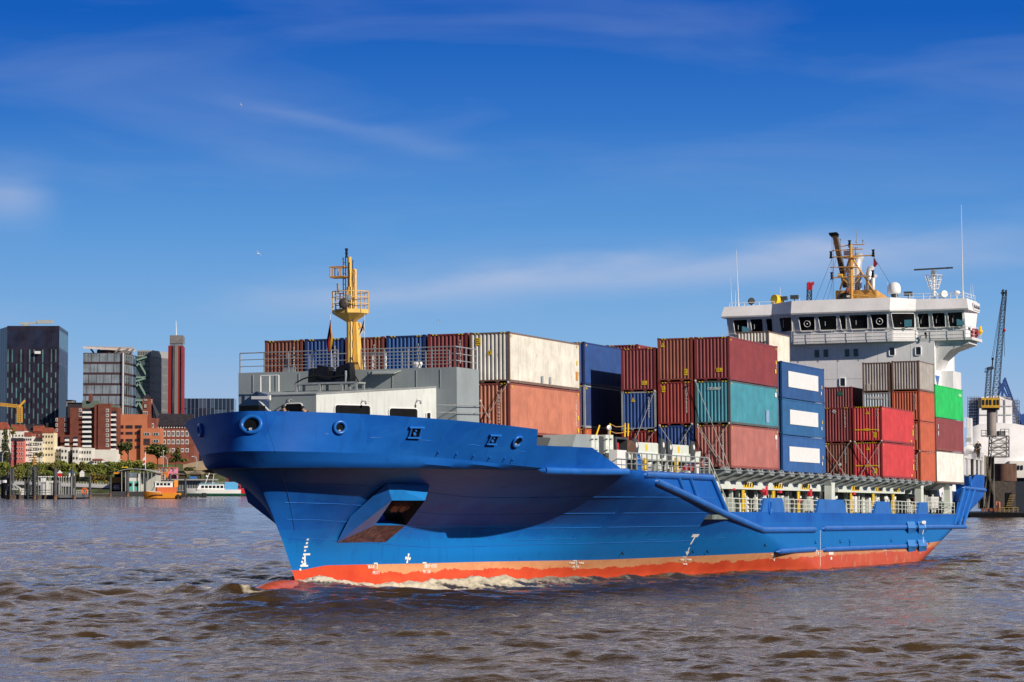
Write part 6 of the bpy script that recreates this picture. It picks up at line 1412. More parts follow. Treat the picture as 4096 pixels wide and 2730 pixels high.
# --- small dark roofs behind
for (x0,x1,yt,lab) in ((513,560,685,'small grey block peeping out beside the dark tower'), (525,640,712,'low dark block behind the brown apartments')):
    t = athing('rear_block', lab, 'building', V(x0,800,2210)); m = MB(); shell(m, foot(x0,x1,None,2210+(x0==513)*20,20), GZ, zat(yt,2210), 0); m.build('walls', M_conc if x0 == 513 else M_slate, t)
    m = MB(); shell(m, foot(x0-2,x1+2,None,2209+(x0==513)*20,22), zat(yt,2210)+.01, zat(yt-4,2210), 0); m.build('roof_edge', M_slate, t)
# --- white terraces on the slope
def house(name, lab, x0, x1, yt, yb, Yh, mw, mr, rows_, cols_, roofy=None, ww=2.2, wh=3.4, mg=M_wincol, mf=M_wclean, gx=None):
    t = athing(name, lab, 'house', V((x0+x1)/2, yb, Yh)); m = MB(); shell(m, foot(x0, x1, None, Yh, 16), zat(yb,Yh)-6, zat(yt,Yh), 0); m.build('walls', mw, t)
    if roofy:
        m = MB(); a, b = V(x0-2,yt,Yh-.6), V(x1+2,yt,Yh-.6); c, d = V(x0+3,roofy,Yh+8), V(x1-3,roofy,Yh+8); e, f_ = a+Vector((0,17,0)), b+Vector((0,17,0)); m.face([a,b,d,c]); m.face([f_,e,c,d]); m.face([a,c,e]); m.face([b,f_,d]); m.build('roof', mr, t)
    for j in range(rows_):
        for i in range(cols_): win(x0+(x1-x0)*(i+.5)/cols_, yt+(yb-yt)*(j+.6)/(rows_+.3), Yh-.2, ww, wh, t, mf, mg)
    return t
M_dwin = mat('dark_window_frame', (.10,.09,.09), .5)
house('terrace_house', 'white cubic terrace house left of three on the slope', 395, 478, 1052, 1170, 2085, M_wwall, None, 2, 4, None, 1.7, 3.4, M_wincol, M_dwin)
house('terrace_house', 'white terrace house with grey gap left of the tallest white block', 478, 530, 1058, 1175, 2080, M_wwall, None, 2, 2, None, 1.8, 3.4, M_wincol, M_dwin)
house('terrace_house', 'pale grey set back terrace house between two white ones', 530, 570, 1062, 1160, 2090, M_conc, None, 2, 2, None, 1.6, 3.0, M_wincol, M_dwin)
house('terrace_house', 'narrow white terrace house under the apartment balconies', 568, 616, 1060, 1180, 2078, M_wwall, None, 2, 2, None, 1.7, 3.4, M_wincol, M_dwin)
house('terrace_house', 'white terrace house at the right end with slit windows', 616, 718, 1065, 1190, 2082, M_wwall, None, 2, 5, None, 1.5, 3.6, M_wincol, M_dwin)
house('low_house', 'low white house with a red tiled roof under the brown apartments', 722, 800, 1162, 1190, 2070, M_wwall, M_tile, 1, 4, 1148, 1.6, 2.4, M_wincol, M_dwin)
house('low_house', 'low white pavilion with flat roof right of the red tiled one', 820, 905, 1165, 1195, 2072, M_wwall, None, 1, 6, None, 1.6, 2.6, M_wincol, M_dwin)
house('old_house', 'tall rose painted town house with white windows', 128, 184, 1008, 1172, 2062, M_rose, M_slate, 4, 3, 985, 1.4, 3.0)
house('old_house', 'narrow dark rose town house at the left of the painted row', 85, 128, 1008, 1172, 2064, mat('deep_rose_render', (.50,.09,.10), .8), M_slate, 4, 2, 985, 1.3, 3.0)
house('old_house', 'white town house right of the rose painted one', 188, 250, 972, 1150, 2070, M_wwall, M_tile, 4, 4, 940, 1.3, 2.6, M_wincol, M_dwin)
house('old_house', 'cream white town house with grey roof in the middle of the row', 255, 330, 1010, 1140, 2075, mat('cream_render', (.68,.64,.56), .8), M_slate, 3, 4, 985, 1.4, 2.6, M_wincol, M_dwin)
house('old_house', 'white and yellow town house at the right of the painted row', 330, 420, 945, 1150, 2080, mat('pale_yellow_render', (.74,.64,.44), .8), M_tile, 4, 4, 905, 1.5, 2.8, M_wincol, M_dwin)
house('old_house', 'white gabled house at the far left edge behind the poplar', -40, 60, 920, 1150, 2090, M_wwall, M_tile, 4, 4, 862, 1.5, 2.8, M_wincol, M_dwin)
house('rear_house', 'white house with red tiled roof behind the painted row', 90, 190, 930, 1010, 2110, M_wwall, M_tile, 1, 4, 880, 1.4, 2.4, M_wincol, M_dwin)
house('rear_house', 'grey house with long slate roof below the dark tower', 200, 345, 925, 1010, 2125, M_conc, M_slate, 1, 6, 880, 1.4, 2.4, M_wincol, M_dwin)
house('rear_house', 'brick house with red dormers behind the yellow town house', 260, 350, 935, 1000, 2118, M_brick, M_tile, 1, 3, 890, 1.4, 2.4)
# --- yellow construction crane
t = athing('tower_crane', 'yellow construction crane in front of the dark tower', 'crane', V(155,865,2150)); Y = 2150
def lattice(m, p, q, w_, n, r=.16, up=(0,1,0)):
    p, q = Vector(p), Vector(q); d = (q-p).normalized(); a = d.cross(Vector(up)).normalized()*w_/2; b = d.cross(a).normalized()*w_/2
    cn = [a+b, a-b, -a-b, -a+b]
    for c in cn: m.bar(p+c, q+c, r*1.3)
    for i in range(n):
        for k in range(4):
            s0, s1 = p.lerp(q, i/n), p.lerp(q, (i+1)/n); m.bar(s0+cn[k], s1+cn[(k+1) % 4], r); m.bar(s0+cn[k], s0+cn[(k+1) % 4], r)
M_cry = mat('crane_yellow', (.70,.38,.06), .5)
m = MB(); lattice(m, V(155,865,Y), V(155,740,Y), 3.4, 8, .4, (0,1,0)); m.build('mast', M_cry, t)
m = MB(); lattice(m, V(150,738,Y), V(0,722,Y), 2.0, 12, .4, (0,0,1)); m.bar(V(150,742,Y), V(196,692,Y), 1.6); m.build('jib', M_cry, t)
m = MB(); a, b = V(130,770,Y), V(146,745,Y); m.box(a.x,b.x,a.y-1,a.y+1,a.z,b.z); m.build('cab', M_wclean, t)
# --- trees: tapered trunk, limbs and a cloud of leaf clumps
M_lf = [mat('leaf_green', (.15,.20,.035), .8, var=.45, scale=.25), mat('leaf_light', (.25,.27,.05), .8, var=.4, scale=.25), mat('leaf_ochre', (.28,.18,.035), .8, var=.4, scale=.25), mat('leaf_dark', (.045,.07,.02), .8, var=.45, scale=.25), mat('leaf_olive', (.20,.185,.05), .8, var=.45, scale=.25)]
M_bark = mat('bark', (.06,.045,.03), .9, var=.3)
def tree(lab, x, yb, yt, wpx, Yt, mi, n=420, shape='round', name='tree', grp='trees along the far bank', seed=0, trunk=.35):
    """sheet column x, base row yb, top row yt, crown width in sheet pixels"""
    r = random.Random(seed*131+int(x)); base = V(x, yb, Yt); top = V(x, yt, Yt); h = top.z-base.z; wv = wpx*.5101/px(Yt)
    t = thing(name, lab, 'tree', base, group=grp)
    m = MB(); m.tube((0,0,-1.5), (0,0,h*.55), .035*h, 7, .012*h)
    cl = []
    nb = 9 if shape != 'column' else 6
    for i in range(nb):
        if shape == 'column': c = Vector((r.uniform(-.12,.12)*wv, r.uniform(-.2,.2)*wv, h*(.12+.8*(i+.5)/nb))); rad = wv*(.42 if i < nb-2 else .25)
        else:
            an = r.uniform(0, 6.28); rr = wv*.5*r.uniform(.25,.72); c = Vector((rr*math.cos(an), rr*.7*math.sin(an), h*r.uniform(trunk+.05,.86))); rad = wv*r.uniform(.16,.27)
        cl.append((c, rad)); m.tube((0,0,h*.3), c, .012*h, 5, .004*h)
    m.build('trunk', M_bark, t)
    f_ = MB(); s = max(.7, wv*.062)
    for i in range(int(n*1.5)):
        c, rad = cl[r.randrange(len(cl))]; 
        while True:
            d = Vector((r.uniform(-1,1), r.uniform(-1,1), r.uniform(-1,1)))
            if .25 < d.length < 1: break
        p = c + Vector((d.x*rad, d.y*rad, d.z*rad*(1.5 if shape == 'column' else .72)))
        if p.z > h: p.z = h - r.random()*s
        if p.z < h*.1: p.z = h*.1 + r.random()*h*.1
        a = Vector((r.uniform(-1,1), r.uniform(-1,1), r.uniform(-.6,.6))).normalized()*s*r.uniform(.5,1.1); b = a.cross(Vector((r.uniform(-1,1), r.uniform(-1,1), r.uniform(-1,1)))).normalized()*s*r.uniform(.4,.9)
        f_.mi = 0 if r.random() < .7 else 1; f_.face([p-a, p-b*.8, p+a, p+b])
    f_.build('crown', [M_lf[mi], M_lf[1 if mi in (0, 4) else 4 if mi == 3 else 0]], t)
tree('tall dark green poplar at the far left edge', 45, 1180, 895, 72, 2040, 3, 900, 'column', 'poplar')
tree('broad flat topped tree in front of the orange institute', 1005, 1180, 985, 150, 2040, 3, 900, trunk=.5)
tree('large dark oak in front of the brick school', 1235, 1205, 1030, 215, 2035, 3, 1300, trunk=.25)
tree('dark rounded tree at the right of the large dark oak', 1375, 1215, 1100, 110, 2030, 3, 600, trunk=.3)
tree('ochre autumn tree behind the large dark oak', 1385, 1140, 1050, 70, 2090, 2, 320)
tree('yellowing tree left of the broad flat topped tree', 950, 1150, 1060, 50, 2050, 2, 300)
tree('small bare brown tree beside the painted town houses', 305, 1165, 1095, 70, 2045, 4, 320)
tree('thin pale tree above the poplar tip', 100, 1000, 880, 50, 2095, 4, 200)
row = [(20,1300,1165,110,1),(120,1290,1175,120,4),(205,1290,1160,110,0),(300,1270,1165,120,1),(390,1265,1165,120,4),(470,1265,1160,110,0),(545,1265,1168,110,1),(620,1265,1172,110,4),(690,1265,1175,105,0),(760,1270,1180,105,1),(830,1275,1185,105,0),(900,1270,1165,110,1),(975,1262,1155,120,0),(1060,1255,1160,120,1),(1140,1255,1172,110,0),(1210,1250,1185,90,1)]
wrds = ['pale green','olive','mid green','fresh green','brownish','leafy','light green','dusty green','full green','bright','deep green','sunlit','broad green','yellow-green','low green','small bright']
plc = ['at the left edge of the picture','above the left pair of piles','left of the ladder pile','behind the ladder pile','left of the thick centre pile','above the thick centre pile','right of the thick centre pile','above the two joined piles','right of the two joined piles','above the lone right pile','left of the ferry terminal','over the terminal roof edge','over the terminal roof','over the middle of the terminal','left of the orange house','behind the orange house']
for i, (x, yb, yt, w_, mi) in enumerate(row): tree('%s bank tree %s' % (wrds[i], plc[i]), x, yb, yt, w_*1.2, 1995+8*(i % 3), mi, 1000, seed=i, trunk=.04)
bush = [(150,1345,1195,110,4,'tall brown willow bush above the pontoon at left'),(245,1345,1185,90,1,'tall light green willow left of the ladder pile'),(735,1348,1250,95,2,'ochre bush left of the ferry terminal piles'),(815,1345,1262,95,2,'ochre bush beside the lone right pile'),(590,1345,1255,80,2,'ochre bush behind the two joined piles'),(470,1340,1250,90,4,'brown bush behind the thick centre pile'),(380,1340,1240,100,0,'green bush behind the pontoon lamps'),(870,1330,1230,80,3,'dark bush beside the orange restaurant boat'),(1495,1255,1215,110,3,'dark low shrub below the retaining wall'),(1445,1175,1150,60,0,'green shrub on top of the retaining wall'),(50,1345,1210,100,3,'dark bush at the left behind the steel buoy')]
for i, (x, yb, yt, w_, mi, lab) in enumerate(bush): tree(lab, x, yb, yt, w_, 1972, mi, 380, 'round', 'bush', 'bushes along the quay', 50+i, .12)
# --- retaining wall and street lamps
t = athing('retaining_wall', 'pale sandy retaining wall below the brick school', 'wall', V(1520,1220,2030)); m = MB(); a, b = V(1436,1240,2030), V(1640,1225,2030); m.prism([V(1436,1240,2030), V(1640,1240,2030), V(1640,1163,2030), V(1560,1168,2030), V(1436,1195,2030)], (0,3,0)); m.build('wall_face', mat('sandstone', (.42,.31,.21), .85, var=.12, scale=.2), t)
lamp = None
for x, yb, yt, dx, lab in ((18,1190,1090,38,'curved street lamp at the left edge beside the poplar'),(312,1170,1130,16,'curved street lamp in front of the painted town houses'),(930,1200,1155,14,'curved street lamp above the ferry terminal'),(1280,1210,1085,1,'straight lamp mast in front of the large dark oak'),(1312,1210,1130,-50,'curved street lamp right of the lamp mast'),(1543,1200,1130,-35,'curved street lamp in front of the retaining wall')):
    t = thing('street_lamp', lab, 'street lamp', V(x,yb,2020), group='street lamps on the far bank'); o_ = V(x,yb,2020); m = MB(); h = V(x,yt,2020).z-o_.z; e = dx*.5101/px(2020)
    m.path([(0,0,-1),(0,0,h*.6),(e*.15,0,h*.85),(e*.5,0,h*.98),(e,0,h)], .28, 6); m.build('pole', M_spanw, t); m = MB(); m.ball((e,0,h-.2), .9, .5, .3, 8, 6); m.build('lamp_head', M_wclean, t)
t = thing('flagpole', 'flagpole with a red and white flag above the ferry terminal', 'flagpole', V(1140,1230,1990)); o_ = V(1140,1230,1990); m = MB(); m.tube((0,0,0), V(1140,1095,1990)-o_, .3, 6); m.build('pole', M_wclean, t)
m = MB(); Vf = lambda x, y: V(x, y, 1989)-o_
m.mi = 0; m.face([Vf(1139,1130), Vf(1120,1150), Vf(1118,1165), Vf(1138,1158)]); m.mi = 1; m.face([Vf(1138,1158), Vf(1122,1175), Vf(1120,1188), Vf(1137,1180)]); m.mi = 0; m.face([Vf(1137,1180), Vf(1120,1190), Vf(1118,1200), Vf(1136,1195)]); m.build('flag', [M_fw, M_red], t)
# --- quay wall with white walkway
t = athing('quay_walkway', 'long white walkway bridge along the far quay', 'footbridge', V(500,1380,1935)); Yq = 1935
m = MB()
for i, x in enumerate(range(-60, 870, 30)): pass
a, b = V(-80,1332,Yq), V(870,1368,Yq-30); m.bar(a, b, 3, 1.9); m.build('white_girder', M_wclean, t)
m = MB(); m.bar(V(-80,1345,Yq), V(870,1380,Yq-30), 3, 1.2); m.bar(V(-80,1356,Yq), V(870,1386,Yq-30), 2, .8); m.build('dark_girder', M_dgrey, t)
m = MB(); m.bar(V(-80,1316,Yq), V(870,1350,Yq-30), .22); m.bar(V(-80,1322,Yq), V(870,1356,Yq-30), .16)
for x in range(-70, 870, 22): f_ = (x+80)/950; q = V(x, lerp(1332,1368,f_), Yq-30*f_); m.bar(q, q+P(0,0,2.8), .14)
m.build('walkway_rail', M_wclean, t)
t = athing('quay_wall', 'low dark stone quay wall along the far waterline', 'wall', V(500,1400,1948)); m = MB(); a, b = V(-200,1415,1948), V(1900,1415,1948); m.box(a.x, b.x, 1944, 1949, -3, 1.4); m.build('stone_face', mat('wet_stone', (.07,.065,.055), .9, var=.3), t); m = MB(); m.box(a.x, b.x, 1945, 1949.5, 1.401, 1.7); m.build('coping', M_conc, t)
for i, (x, w_) in enumerate(((465,30),(560,40),(640,30))): 
    t = athing('market_tent', ('red striped stall','blue and white tent','small white tent')[i]+' under the bank trees', 'tent', V(x,1275,1965)); a, b = V(x-w_/2,1290,1965), V(x+w_/2,1240,1965); m = MB(); m.box(a.x,b.x,a.y,a.y+4,a.z,lerp(a.z,b.z,.55)); m.build('awning_wall', (M_red, M_wclean, M_wclean)[i], t)
    m = MB(); c = (a+b)/2; m.prism([P(a.x-.4,a.y,lerp(a.z,b.z,.56)), P(b.x+.4,a.y,lerp(a.z,b.z,.56)), P(c.x,a.y,b.z)], (0,4,0)); m.build('awning', (M_wclean, mat('tent_blue', (.05,.25,.5), .6), M_wclean)[i], t)
# --- pontoon with steel piles, mid river
Yp = 1385
t = athing('pontoon', 'dark floating pontoon with lamps and rails moored between steel piles', 'pontoon', V(380,1440,Yp))
A0, A1, A2 = V(55,1455,Yp+30), V(430,1462,Yp-6), V(712,1440,Yp+60)
zz0 = -.6; zt = 2.1
M_pon = mat('pontoon_steel', (.055,.055,.06), .7, var=.3, rust=.3)
m = MB(); pts = [P(A0.x,A0.y,zz0), P(A1.x,A1.y,zz0), P(A2.x,A2.y,zz0), P(A2.x-20,A2.y+40,zz0), P(A0.x,A0.y+50,zz0)]; m.prism(pts, (0,0,zt-zz0)); m.build('float', M_pon, t)
m = MB(); m.bar(P(A1.x+2,A1.y-.3,1.5), P(A2.x,A2.y-.3,1.5), 1.0, 1.6); m.build('rubbing_beam', mat('grey_beam', (.12,.12,.13), .7), t)
for x0, x1 in ((75,125),(150,185),(345,375),(295,325)):
    m = MB(); 
    for k in range(3): a, b = V(x0,1440+k*9,Yp), V(x1,1440+k*9,Yp); m.box(a.x, b.x, a.y-.6, a.y+.3, a.z-.4, a.z+.3)
    m.build('timber_fender', mat('old_timber', (.16,.12,.09), .8, var=.3), t)
m = MB()
for x in (300,320,335,360,385,398,465,480,495,515,540,560,700-120): 
    q = V(x,1415,Yp+14); m.bar(P(q.x,q.y,zt), P(q.x,q.y,V(x,1290,Yp).z if x < 565 else V(x,1380,Yp).z), .3)
m.build('lamp_post', M_spanw, t)
m = MB()
for x in range(300, 420, 13): m.ball(V(x,1290,Yp+14), .35, n=6, m=4)
for x in range(460, 560, 20): m.ball(V(x,1292,Yp+14), .35, n=6, m=4)
m.build('lamp_globe', M_wclean, t)
for x0,x1,y0,y1,mm in ((357,418,1410,1322,M_wwall),(425,470,1412,1325,M_conc),(190,225,1412,1320,M_dgrey),(205,222,1412,1340,M_conc),(155,190,1412,1382,M_wwall),(500,545,1412,1378,M_dgrey),(322,350,1345,1300,M_wclean),(235,250,1412,1370,M_conc)):
    a, b = V(x0,y0,Yp+18), V(x1,y1,Yp+18); m = MB(); m.box(a.x,b.x,a.y,a.y+3,zt,b.z); m.build('deck_cabin', mm, t)
m = MB(); railpts = [V(600,1412,Yp+26), V(705,1408,Yp+58)]
railing([P(q.x,q.y,zt) for q in railpts], 2.2, 'pontoon_rail', post=5, bars=2, r=.14, m_=M_spanw, par=t); railing([P(V(60,1,Yp+30).x,Yp+30,zt), P(V(420,1,Yp).x,Yp-4,zt)], 2.4, 'pontoon_rail', post=5, bars=2, r=.14, m_=M_spanw, par=t)
m = MB(); q = V(664,1400,Yp+40); m.path([q+P(1.3*math.cos(a),-.8,1.3*math.sin(a)) for a in np.linspace(0,6.283,16,endpoint=False)], .4, 6, closed=True); m.build('life_ring', mat('life_ring_orange', (.75,.12,.04), .6), t)
m = MB(); m.bar(V(100,1345,Yp+20), V(178,1390,Yp+20), .8); m.bar(V(95,1385,Yp+20), V(165,1395,Yp+20), .6); m.bar(V(100,1350,Yp+20), V(120,1390,Yp+20), .5); m.bar(V(130,1365,Yp+20), V(140,1392,Yp+20), .5); m.build('gangway', M_spanw, t)
M_pile = mat('steel_pile', (.075,.075,.085), .7, var=.3, scale=.4); M_pilef = mat('rusty_pile_foot', (.20,.10,.06), .8, var=.4, scale=.5)
def pile(lab, x, w_, yt, yb, Yl, name='mooring_pile'):
    b = V(x,yb,Yl); tz = V(x,yt,Yl).z; r = w_*.5101/px(Yl)/2; t = thing(name, lab, 'mooring pile', P(b.x,b.y,0), group='steel mooring piles'); m = MB(); m.tube((0,0,2.0),(0,0,tz),r,12); m.build('shaft', M_pile, t); m = MB(); m.tube((0,0,-3),(0,0,2.0),r*1.01,12); m.build('rusty_foot', M_pilef, t); m = MB(); m.lathe([(r*1.05,tz),(r*.6,tz+r*.6),(.05,tz+r*.8)]); m.build('cap', M_dgrey, t); return t
pile('leftmost pile of the pontoon, standing in the water', 64, 25, 1262, 1455, Yp-4); pile('tall left pile with white rods, behind the leftmost', 79, 18, 1232, 1440, Yp+20); pile('pile with a square top frame beside the left pair', 100, 20, 1230, 1400, Yp+45)
pile('thick pile at the front corner of the pontoon', 432, 30, 1228, 1463, Yp-14); pile('tall pile behind the pontoon, left of a joined pair', 566, 28, 1232, 1400, Yp+52); pile('shorter pile with rusty foot, right of a joined pair', 584, 21, 1290, 1452, Yp+18); pile('lone pile at the right end of the pontoon', 705, 20, 1288, 1445, Yp+40)
t = pile('square ladder pile standing in front of the pontoon', 266, 34, 1218, 1462, Yp-16, 'ladder_pile'); m = MB(); q = V(266,1300,Yp-20)
for z in np.arange(0, 28, 1.2): m.box(-2.2, 2.2, -3.4, -3.1, z, z+.35)
m.box(-2.6,-2.2,-3.5,-3.0,-2,V(266,1216,Yp).z); m.box(2.2,2.6,-3.5,-3.0,-2,V(266,1216,Yp).z); m.build('ladder', M_dgrey, t)
m = MB(); zt_ = V(266,1216,Yp).z; m.box(-1,1,-1,1,zt_+1,zt_+4); m.ball((0,0,zt_+5), .9, n=8, m=6); m.build('beacon', M_ochre, t)
pile('pile left of the orange restaurant boat', 866, 16, 1296, 1435, 1840); pile('thick brown pile in front of the teal terminal door', 1000, 25, 1255, 1440, 1820); pile('pile right of the teal terminal doors', 1138, 18, 1305, 1435, 1825); pile('dark pile behind the orange tug funnel', 1333, 20, 1270, 1400, 1880); pile('short dark pile behind the tug', 1308, 16, 1300, 1400, 1880); pile('brown pile left of the white ferry', 1453, 16, 1305, 1435, 1830)
t = thing('steel_buoy', 'rounded dark steel tank with a white band at the left edge', 'tank', V(42,1340,Yp+60)); o_ = V(42,1340,Yp+60); m = MB(); m.lathe([(2.2,-8),(2.2,2),(1.5,3.4),(.2,4)], (0,0,0)); m.build('body', M_dark, t); m = MB(); m.lathe([(2.26,.2),(2.26,1.6)], (0,0,0)); m.build('white_band', M_wclean, t); m = MB(); m.lathe([(.9,-17),(.9,-8)], (0,0,0)); m.bar((0,0,-17),(-14,0,-12),.6); m.bar((-14,0,-16),(0,0,-11),.5); m.build('stand', M_spanw, t)
# --- ferry terminal with curved roof and teal doors
Yt = 1860
t = athing('ferry_terminal', 'white ferry terminal with curved roof and teal doors', 'building', V(1070,1430,Yt))
M_teald = mat('teal_panel', (.10,.50,.44), .5)
a, b = V(985,1400,Yt), V(1100,1255,Yt); m = MB(); m.box(a.x, b.x, a.y, a.y+30, 1.5, b.z-1); m.build('front_hall', M_wwall, t)
a, b = V(1100,1400,Yt+8), V(1225,1262,Yt+8); m = MB(); m.box(a.x+.1, b.x, a.y, a.y+25, 1.5, b.z); m.build('side_hall', mat('ribbed_pale_wall', (.50,.50,.44), .7, var=.25, stretch=(4,1,.2)), t)
for x in (1022, 1066): a, b = V(x-8,1400,Yt-.3), V(x+21,1325,Yt-.3); m = MB(); m.box(a.x,b.x,a.y,a.y+.25,a.z,b.z); o = m.build('door', M_teald, t); k = MB(); c = V(x+ (8 if x > 1050 else 0),1352,Yt-.5); k.lathe([(1.2,0),(1.2,.1)], c, (0,-1,0), 12); k.build('porthole', M_dark, o)
a, b = V(1015,1295,Yt-.3), V(1085,1258,Yt-.3); m = MB(); m.box(a.x,b.x,a.y,a.y+.25,a.z,b.z); m.build('window', M_glassb, t)
m = MB(); prf = [(918,1248),(960,1234),(1000,1227),(1060,1225),(1120,1230),(1180,1240),(1232,1256)]
m.prism([V(x,y,Yt-3) for x, y in prf]+[V(x,y+5,Yt-3) for x, y in prf[::-1]], (0,38,0)); m.build('curved_roof', mat('zinc_roof', (.36,.36,.35), .6), t)
m = MB(); a, b = V(870,1435,Yt), V(1215,1405,Yt); m.box(a.x,b.x,a.y-3,a.y+30,-1,b.z); m.build('pontoon_base', M_pon, t)
m = MB()
for x in (955,985,1005,1100,1128,1160,1190,1222): m.bar(V(x,1405,Yt-2), V(x,1250,Yt-2), .4)
m.build('column', M_spanw, t)
t = athing('landing_shed', 'long low grey landing shed with flat roof behind the tug', 'building', V(1420,1400,1900)); a, b = V(1235,1405,1900), V(1665,1318,1900)
m = MB(); wallgrid(m, V(1235,1,1900)*1, V(1665,1,1900)*1, 0, 1, [0,1], [0,1], lambda i, j: 0) if 0 else None
m = MB(); aa, bb_ = P(a.x,a.y,0), P(b.x,a.y,0); wallgrid(m, aa, bb_, 1.5, b.z, even(22,.35), [0,.25,.9,1], lambda i, j: 1 if i % 2 and j == 1 else 0); m.mi = 0; m.box(a.x,b.x,a.y+.2,a.y+18,1.5,b.z-.05); m.build('glazed_wall', [mat('shed_grey_green', (.28,.30,.27), .7), M_glassb2], t)
m = MB(); m.box(a.x-2,b.x+2,a.y-4,a.y+20,b.z,zat(1308,1900)); m.build('flat_roof', mat('zinc_roof', (.36,.36,.35), .6), t)
m = MB(); m.box(a.x-1,b.x+3,a.y-4,a.y+18,-1,zat(1402,1900)); m.build('pontoon_base', M_pon, t)
# --- coloured houses and straw shelters
t = athing('orange_house', 'bright orange two storey house with white windows on the quay', 'house', V(1270,1310,1960)); m = MB(); shell(m, foot(1224,1318,None,1960,12), 2, zat(1222,1960), 0); m.build('walls', mat('orange_paint', (.72,.23,.025), .7), t); m = MB(); shell(m, foot(1222,1319,None,1959,14), zat(1222,1960)+.01, zat(1215,1960), 0); m.build('roof', M_tile, t)
for x, y in ((1246,1237),(1274,1237),(1300,1237),(1284,1282),(1284,1305)): win(x, y, 1959.7, 3.0, 3.2, t)
t = athing('pink_house', 'pink two storey house joined to the bright orange one', 'house', V(1350,1310,1962)); m = MB(); shell(m, foot(1319,1380,None,1962,12), 2, zat(1222,1962), 0); m.build('walls', mat('pink_paint', (.75,.22,.40), .7), t); m = MB(); shell(m, foot(1317.5,1382,None,1961,14), zat(1222,1962)+.01, zat(1216,1962), 0); m.build('roof', M_rose, t)
for x, y in ((1330,1237),(1364,1237),(1364,1282)): win(x, y, 1961.7, 2.0, 3.6, t)
M_straw = mat('straw_thatch', (.30,.24,.17), .9, var=.3, scale=.6)
for i, (x0,x1,y0,y1,ap) in enumerate(((1380,1475,1300,1275,1262),(1470,1590,1300,1272,1245),(1580,1690,1300,1272,1265))):
    t = athing('straw_shelter', ('left low','middle tallest','right wide')[i]+' straw roofed beach bar shelter behind the landing shed', 'hut', V(x0,1300,1955)); m = MB(); a, b = V(x0,y0,1955), V(x1,y1,1955); m.box(a.x+2,b.x-2,a.y,a.y+8,2,b.z); m.build('wall', M_bark, t)
    m = MB(); c = V((x0+x1)/2,ap,1959); q = [P(a.x,1954,b.z),P(b.x,1954,b.z),P(b.x,1965,b.z),P(a.x,1965,b.z)]
    for k in range(4): m.face([q[k], q[(k+1) % 4], P(c.x+(8 if k == 1 else -8 if k == 3 else 0), 1959, c.z)])
    m.face([q[0], q[1], P(c.x+8,1959,c.z), P(c.x-8,1959,c.z)]); m.face([q[2], q[3], P(c.x-8,1959,c.z), P(c.x+8,1959,c.z)]); m.build('straw_roof', M_straw, t)
t = athing('solar_awning', 'blue slanted awning beside the straw roofed shelters', 'awning', V(1510,1305,1930)); m = MB(); m.prism([V(1482,1290,1930),V(1540,1290,1930),V(1548,1310,1928),V(1490,1310,1928)], (0,.6,.3)); m.build('panel', mat('awning_blue', (.05,.16,.42), .4), t); m = MB(); m.bar(V(1492,1310,1929),V(1492,1325,1929),.5); m.bar(V(1544,1310,1929),V(1544,1325,1929),.5); m.build('leg', M_spanw, t)
# --- boats: lofted hull, deckhouse, windows
def boat_hull(Lb, bw, hb, hs, sheer=.5, n=14, flip=1):
    """hull lofted from bow (x=0) to stern (x=Lb)"""
    m = MB(); rings = []
    for i in range(n+1):
        s = i/n; w_ = bw/2*min(1, (s/.32)**.62 if s < .32 else 1)*(1 if s < .85 else 1-.12*(s-.85)/.15); top = hs + sheer*(1-s)**2*2.2; x = Lb*s
        x0 = x - (1-s)**3*hb*.25; w_ = max(w_, .05)
        rings.append([P(x0-(1-s)**2*.9*flip*0, -w_, top), P(x, -w_*.86, .35), P(x+(.8*(1-s)), -w_*.5, -.8), P(x+(.8*(1-s)), w_*.5, -.8), P(x, w_*.86, .35), P(x0, w_, top)])
    m.loft(rings, cap=True, close=False)
    m.grid([[r[0] for r in rings], [r[-1] for r in rings]])
    return m
def boat(name, lab, cat, x0, yb, Yb, Lb, yaw, mh, bw, hs, mb=None):
    p = V(x0, yb, Yb); t = thing(name, lab, cat, P(p.x, p.y, 0), rz=yaw); boat_hull(Lb, bw, 2, hs).build('hull', mh, t, smooth=True)
    if mb: m = boat_hull(Lb*.999, bw*1.01, 2, hs*.42, sheer=.05); m.build('boot_top', mb, t, smooth=True)
    return t
K_ = 1/px(1450)*.5101     # metres per sheet pixel at the tug
M_tug = mat('tug_orange', (.78,.30,.03), .5, var=.1)
t = boat('tug_boat', 'orange yellow tug boat with white wheelhouse under way', 'tug boat', 1132, 1462, 1440, 275*K_*1.02, R_(14), M_tug, 8.5, 2.9)
m = MB(); m.box(6.2, 16.5, -2.6, 2.6, 2.9, 6.0); m.build('deckhouse', mat('deckhouse_orange', (.60,.14,.04), .6), t)
m = MB(); m.box(5.2, 14.5, -2.4, 2.4, 6.02, 8.6); wh_ = m.build('wheelhouse', M_wclean, t); m = MB()
for x in (6, 7.9, 9.8, 11.7): m.box(x, x+1.4, -2.45, -2.41, 6.9, 8.2)
m.box(5.14,5.19,-2,2,6.9,8.2); m.build('wheelhouse_window', M_glassd, wh_); m = MB(); m.box(4.9,14.9,-2.7,2.7,8.61,8.95); m.build('wheelhouse_roof', M_wclean, wh_)
m = MB(); m.box(15.4, 17.4, -1.2, 1.2, 6.02, 9.6); m.build('funnel', M_tug, t); m = MB(); m.tube((10,0,8.9),(10,0,15.5),.2,6); m.bar((8.6,0,13),(12,0,13),.2); m.tube((3.5,0,3.5),(5.5,0,7),.15,5); m.build('mast', M_dgrey, t)
for x in np.linspace(17, 31, 7):
    m = MB(); m.lathe([(.45,-.3),(.95,-.3),(.95,.3),(.45,.3)], (x, -4.3, 1.4), (0,1,0), 14); m.build('tyre_fender', M_black, t)
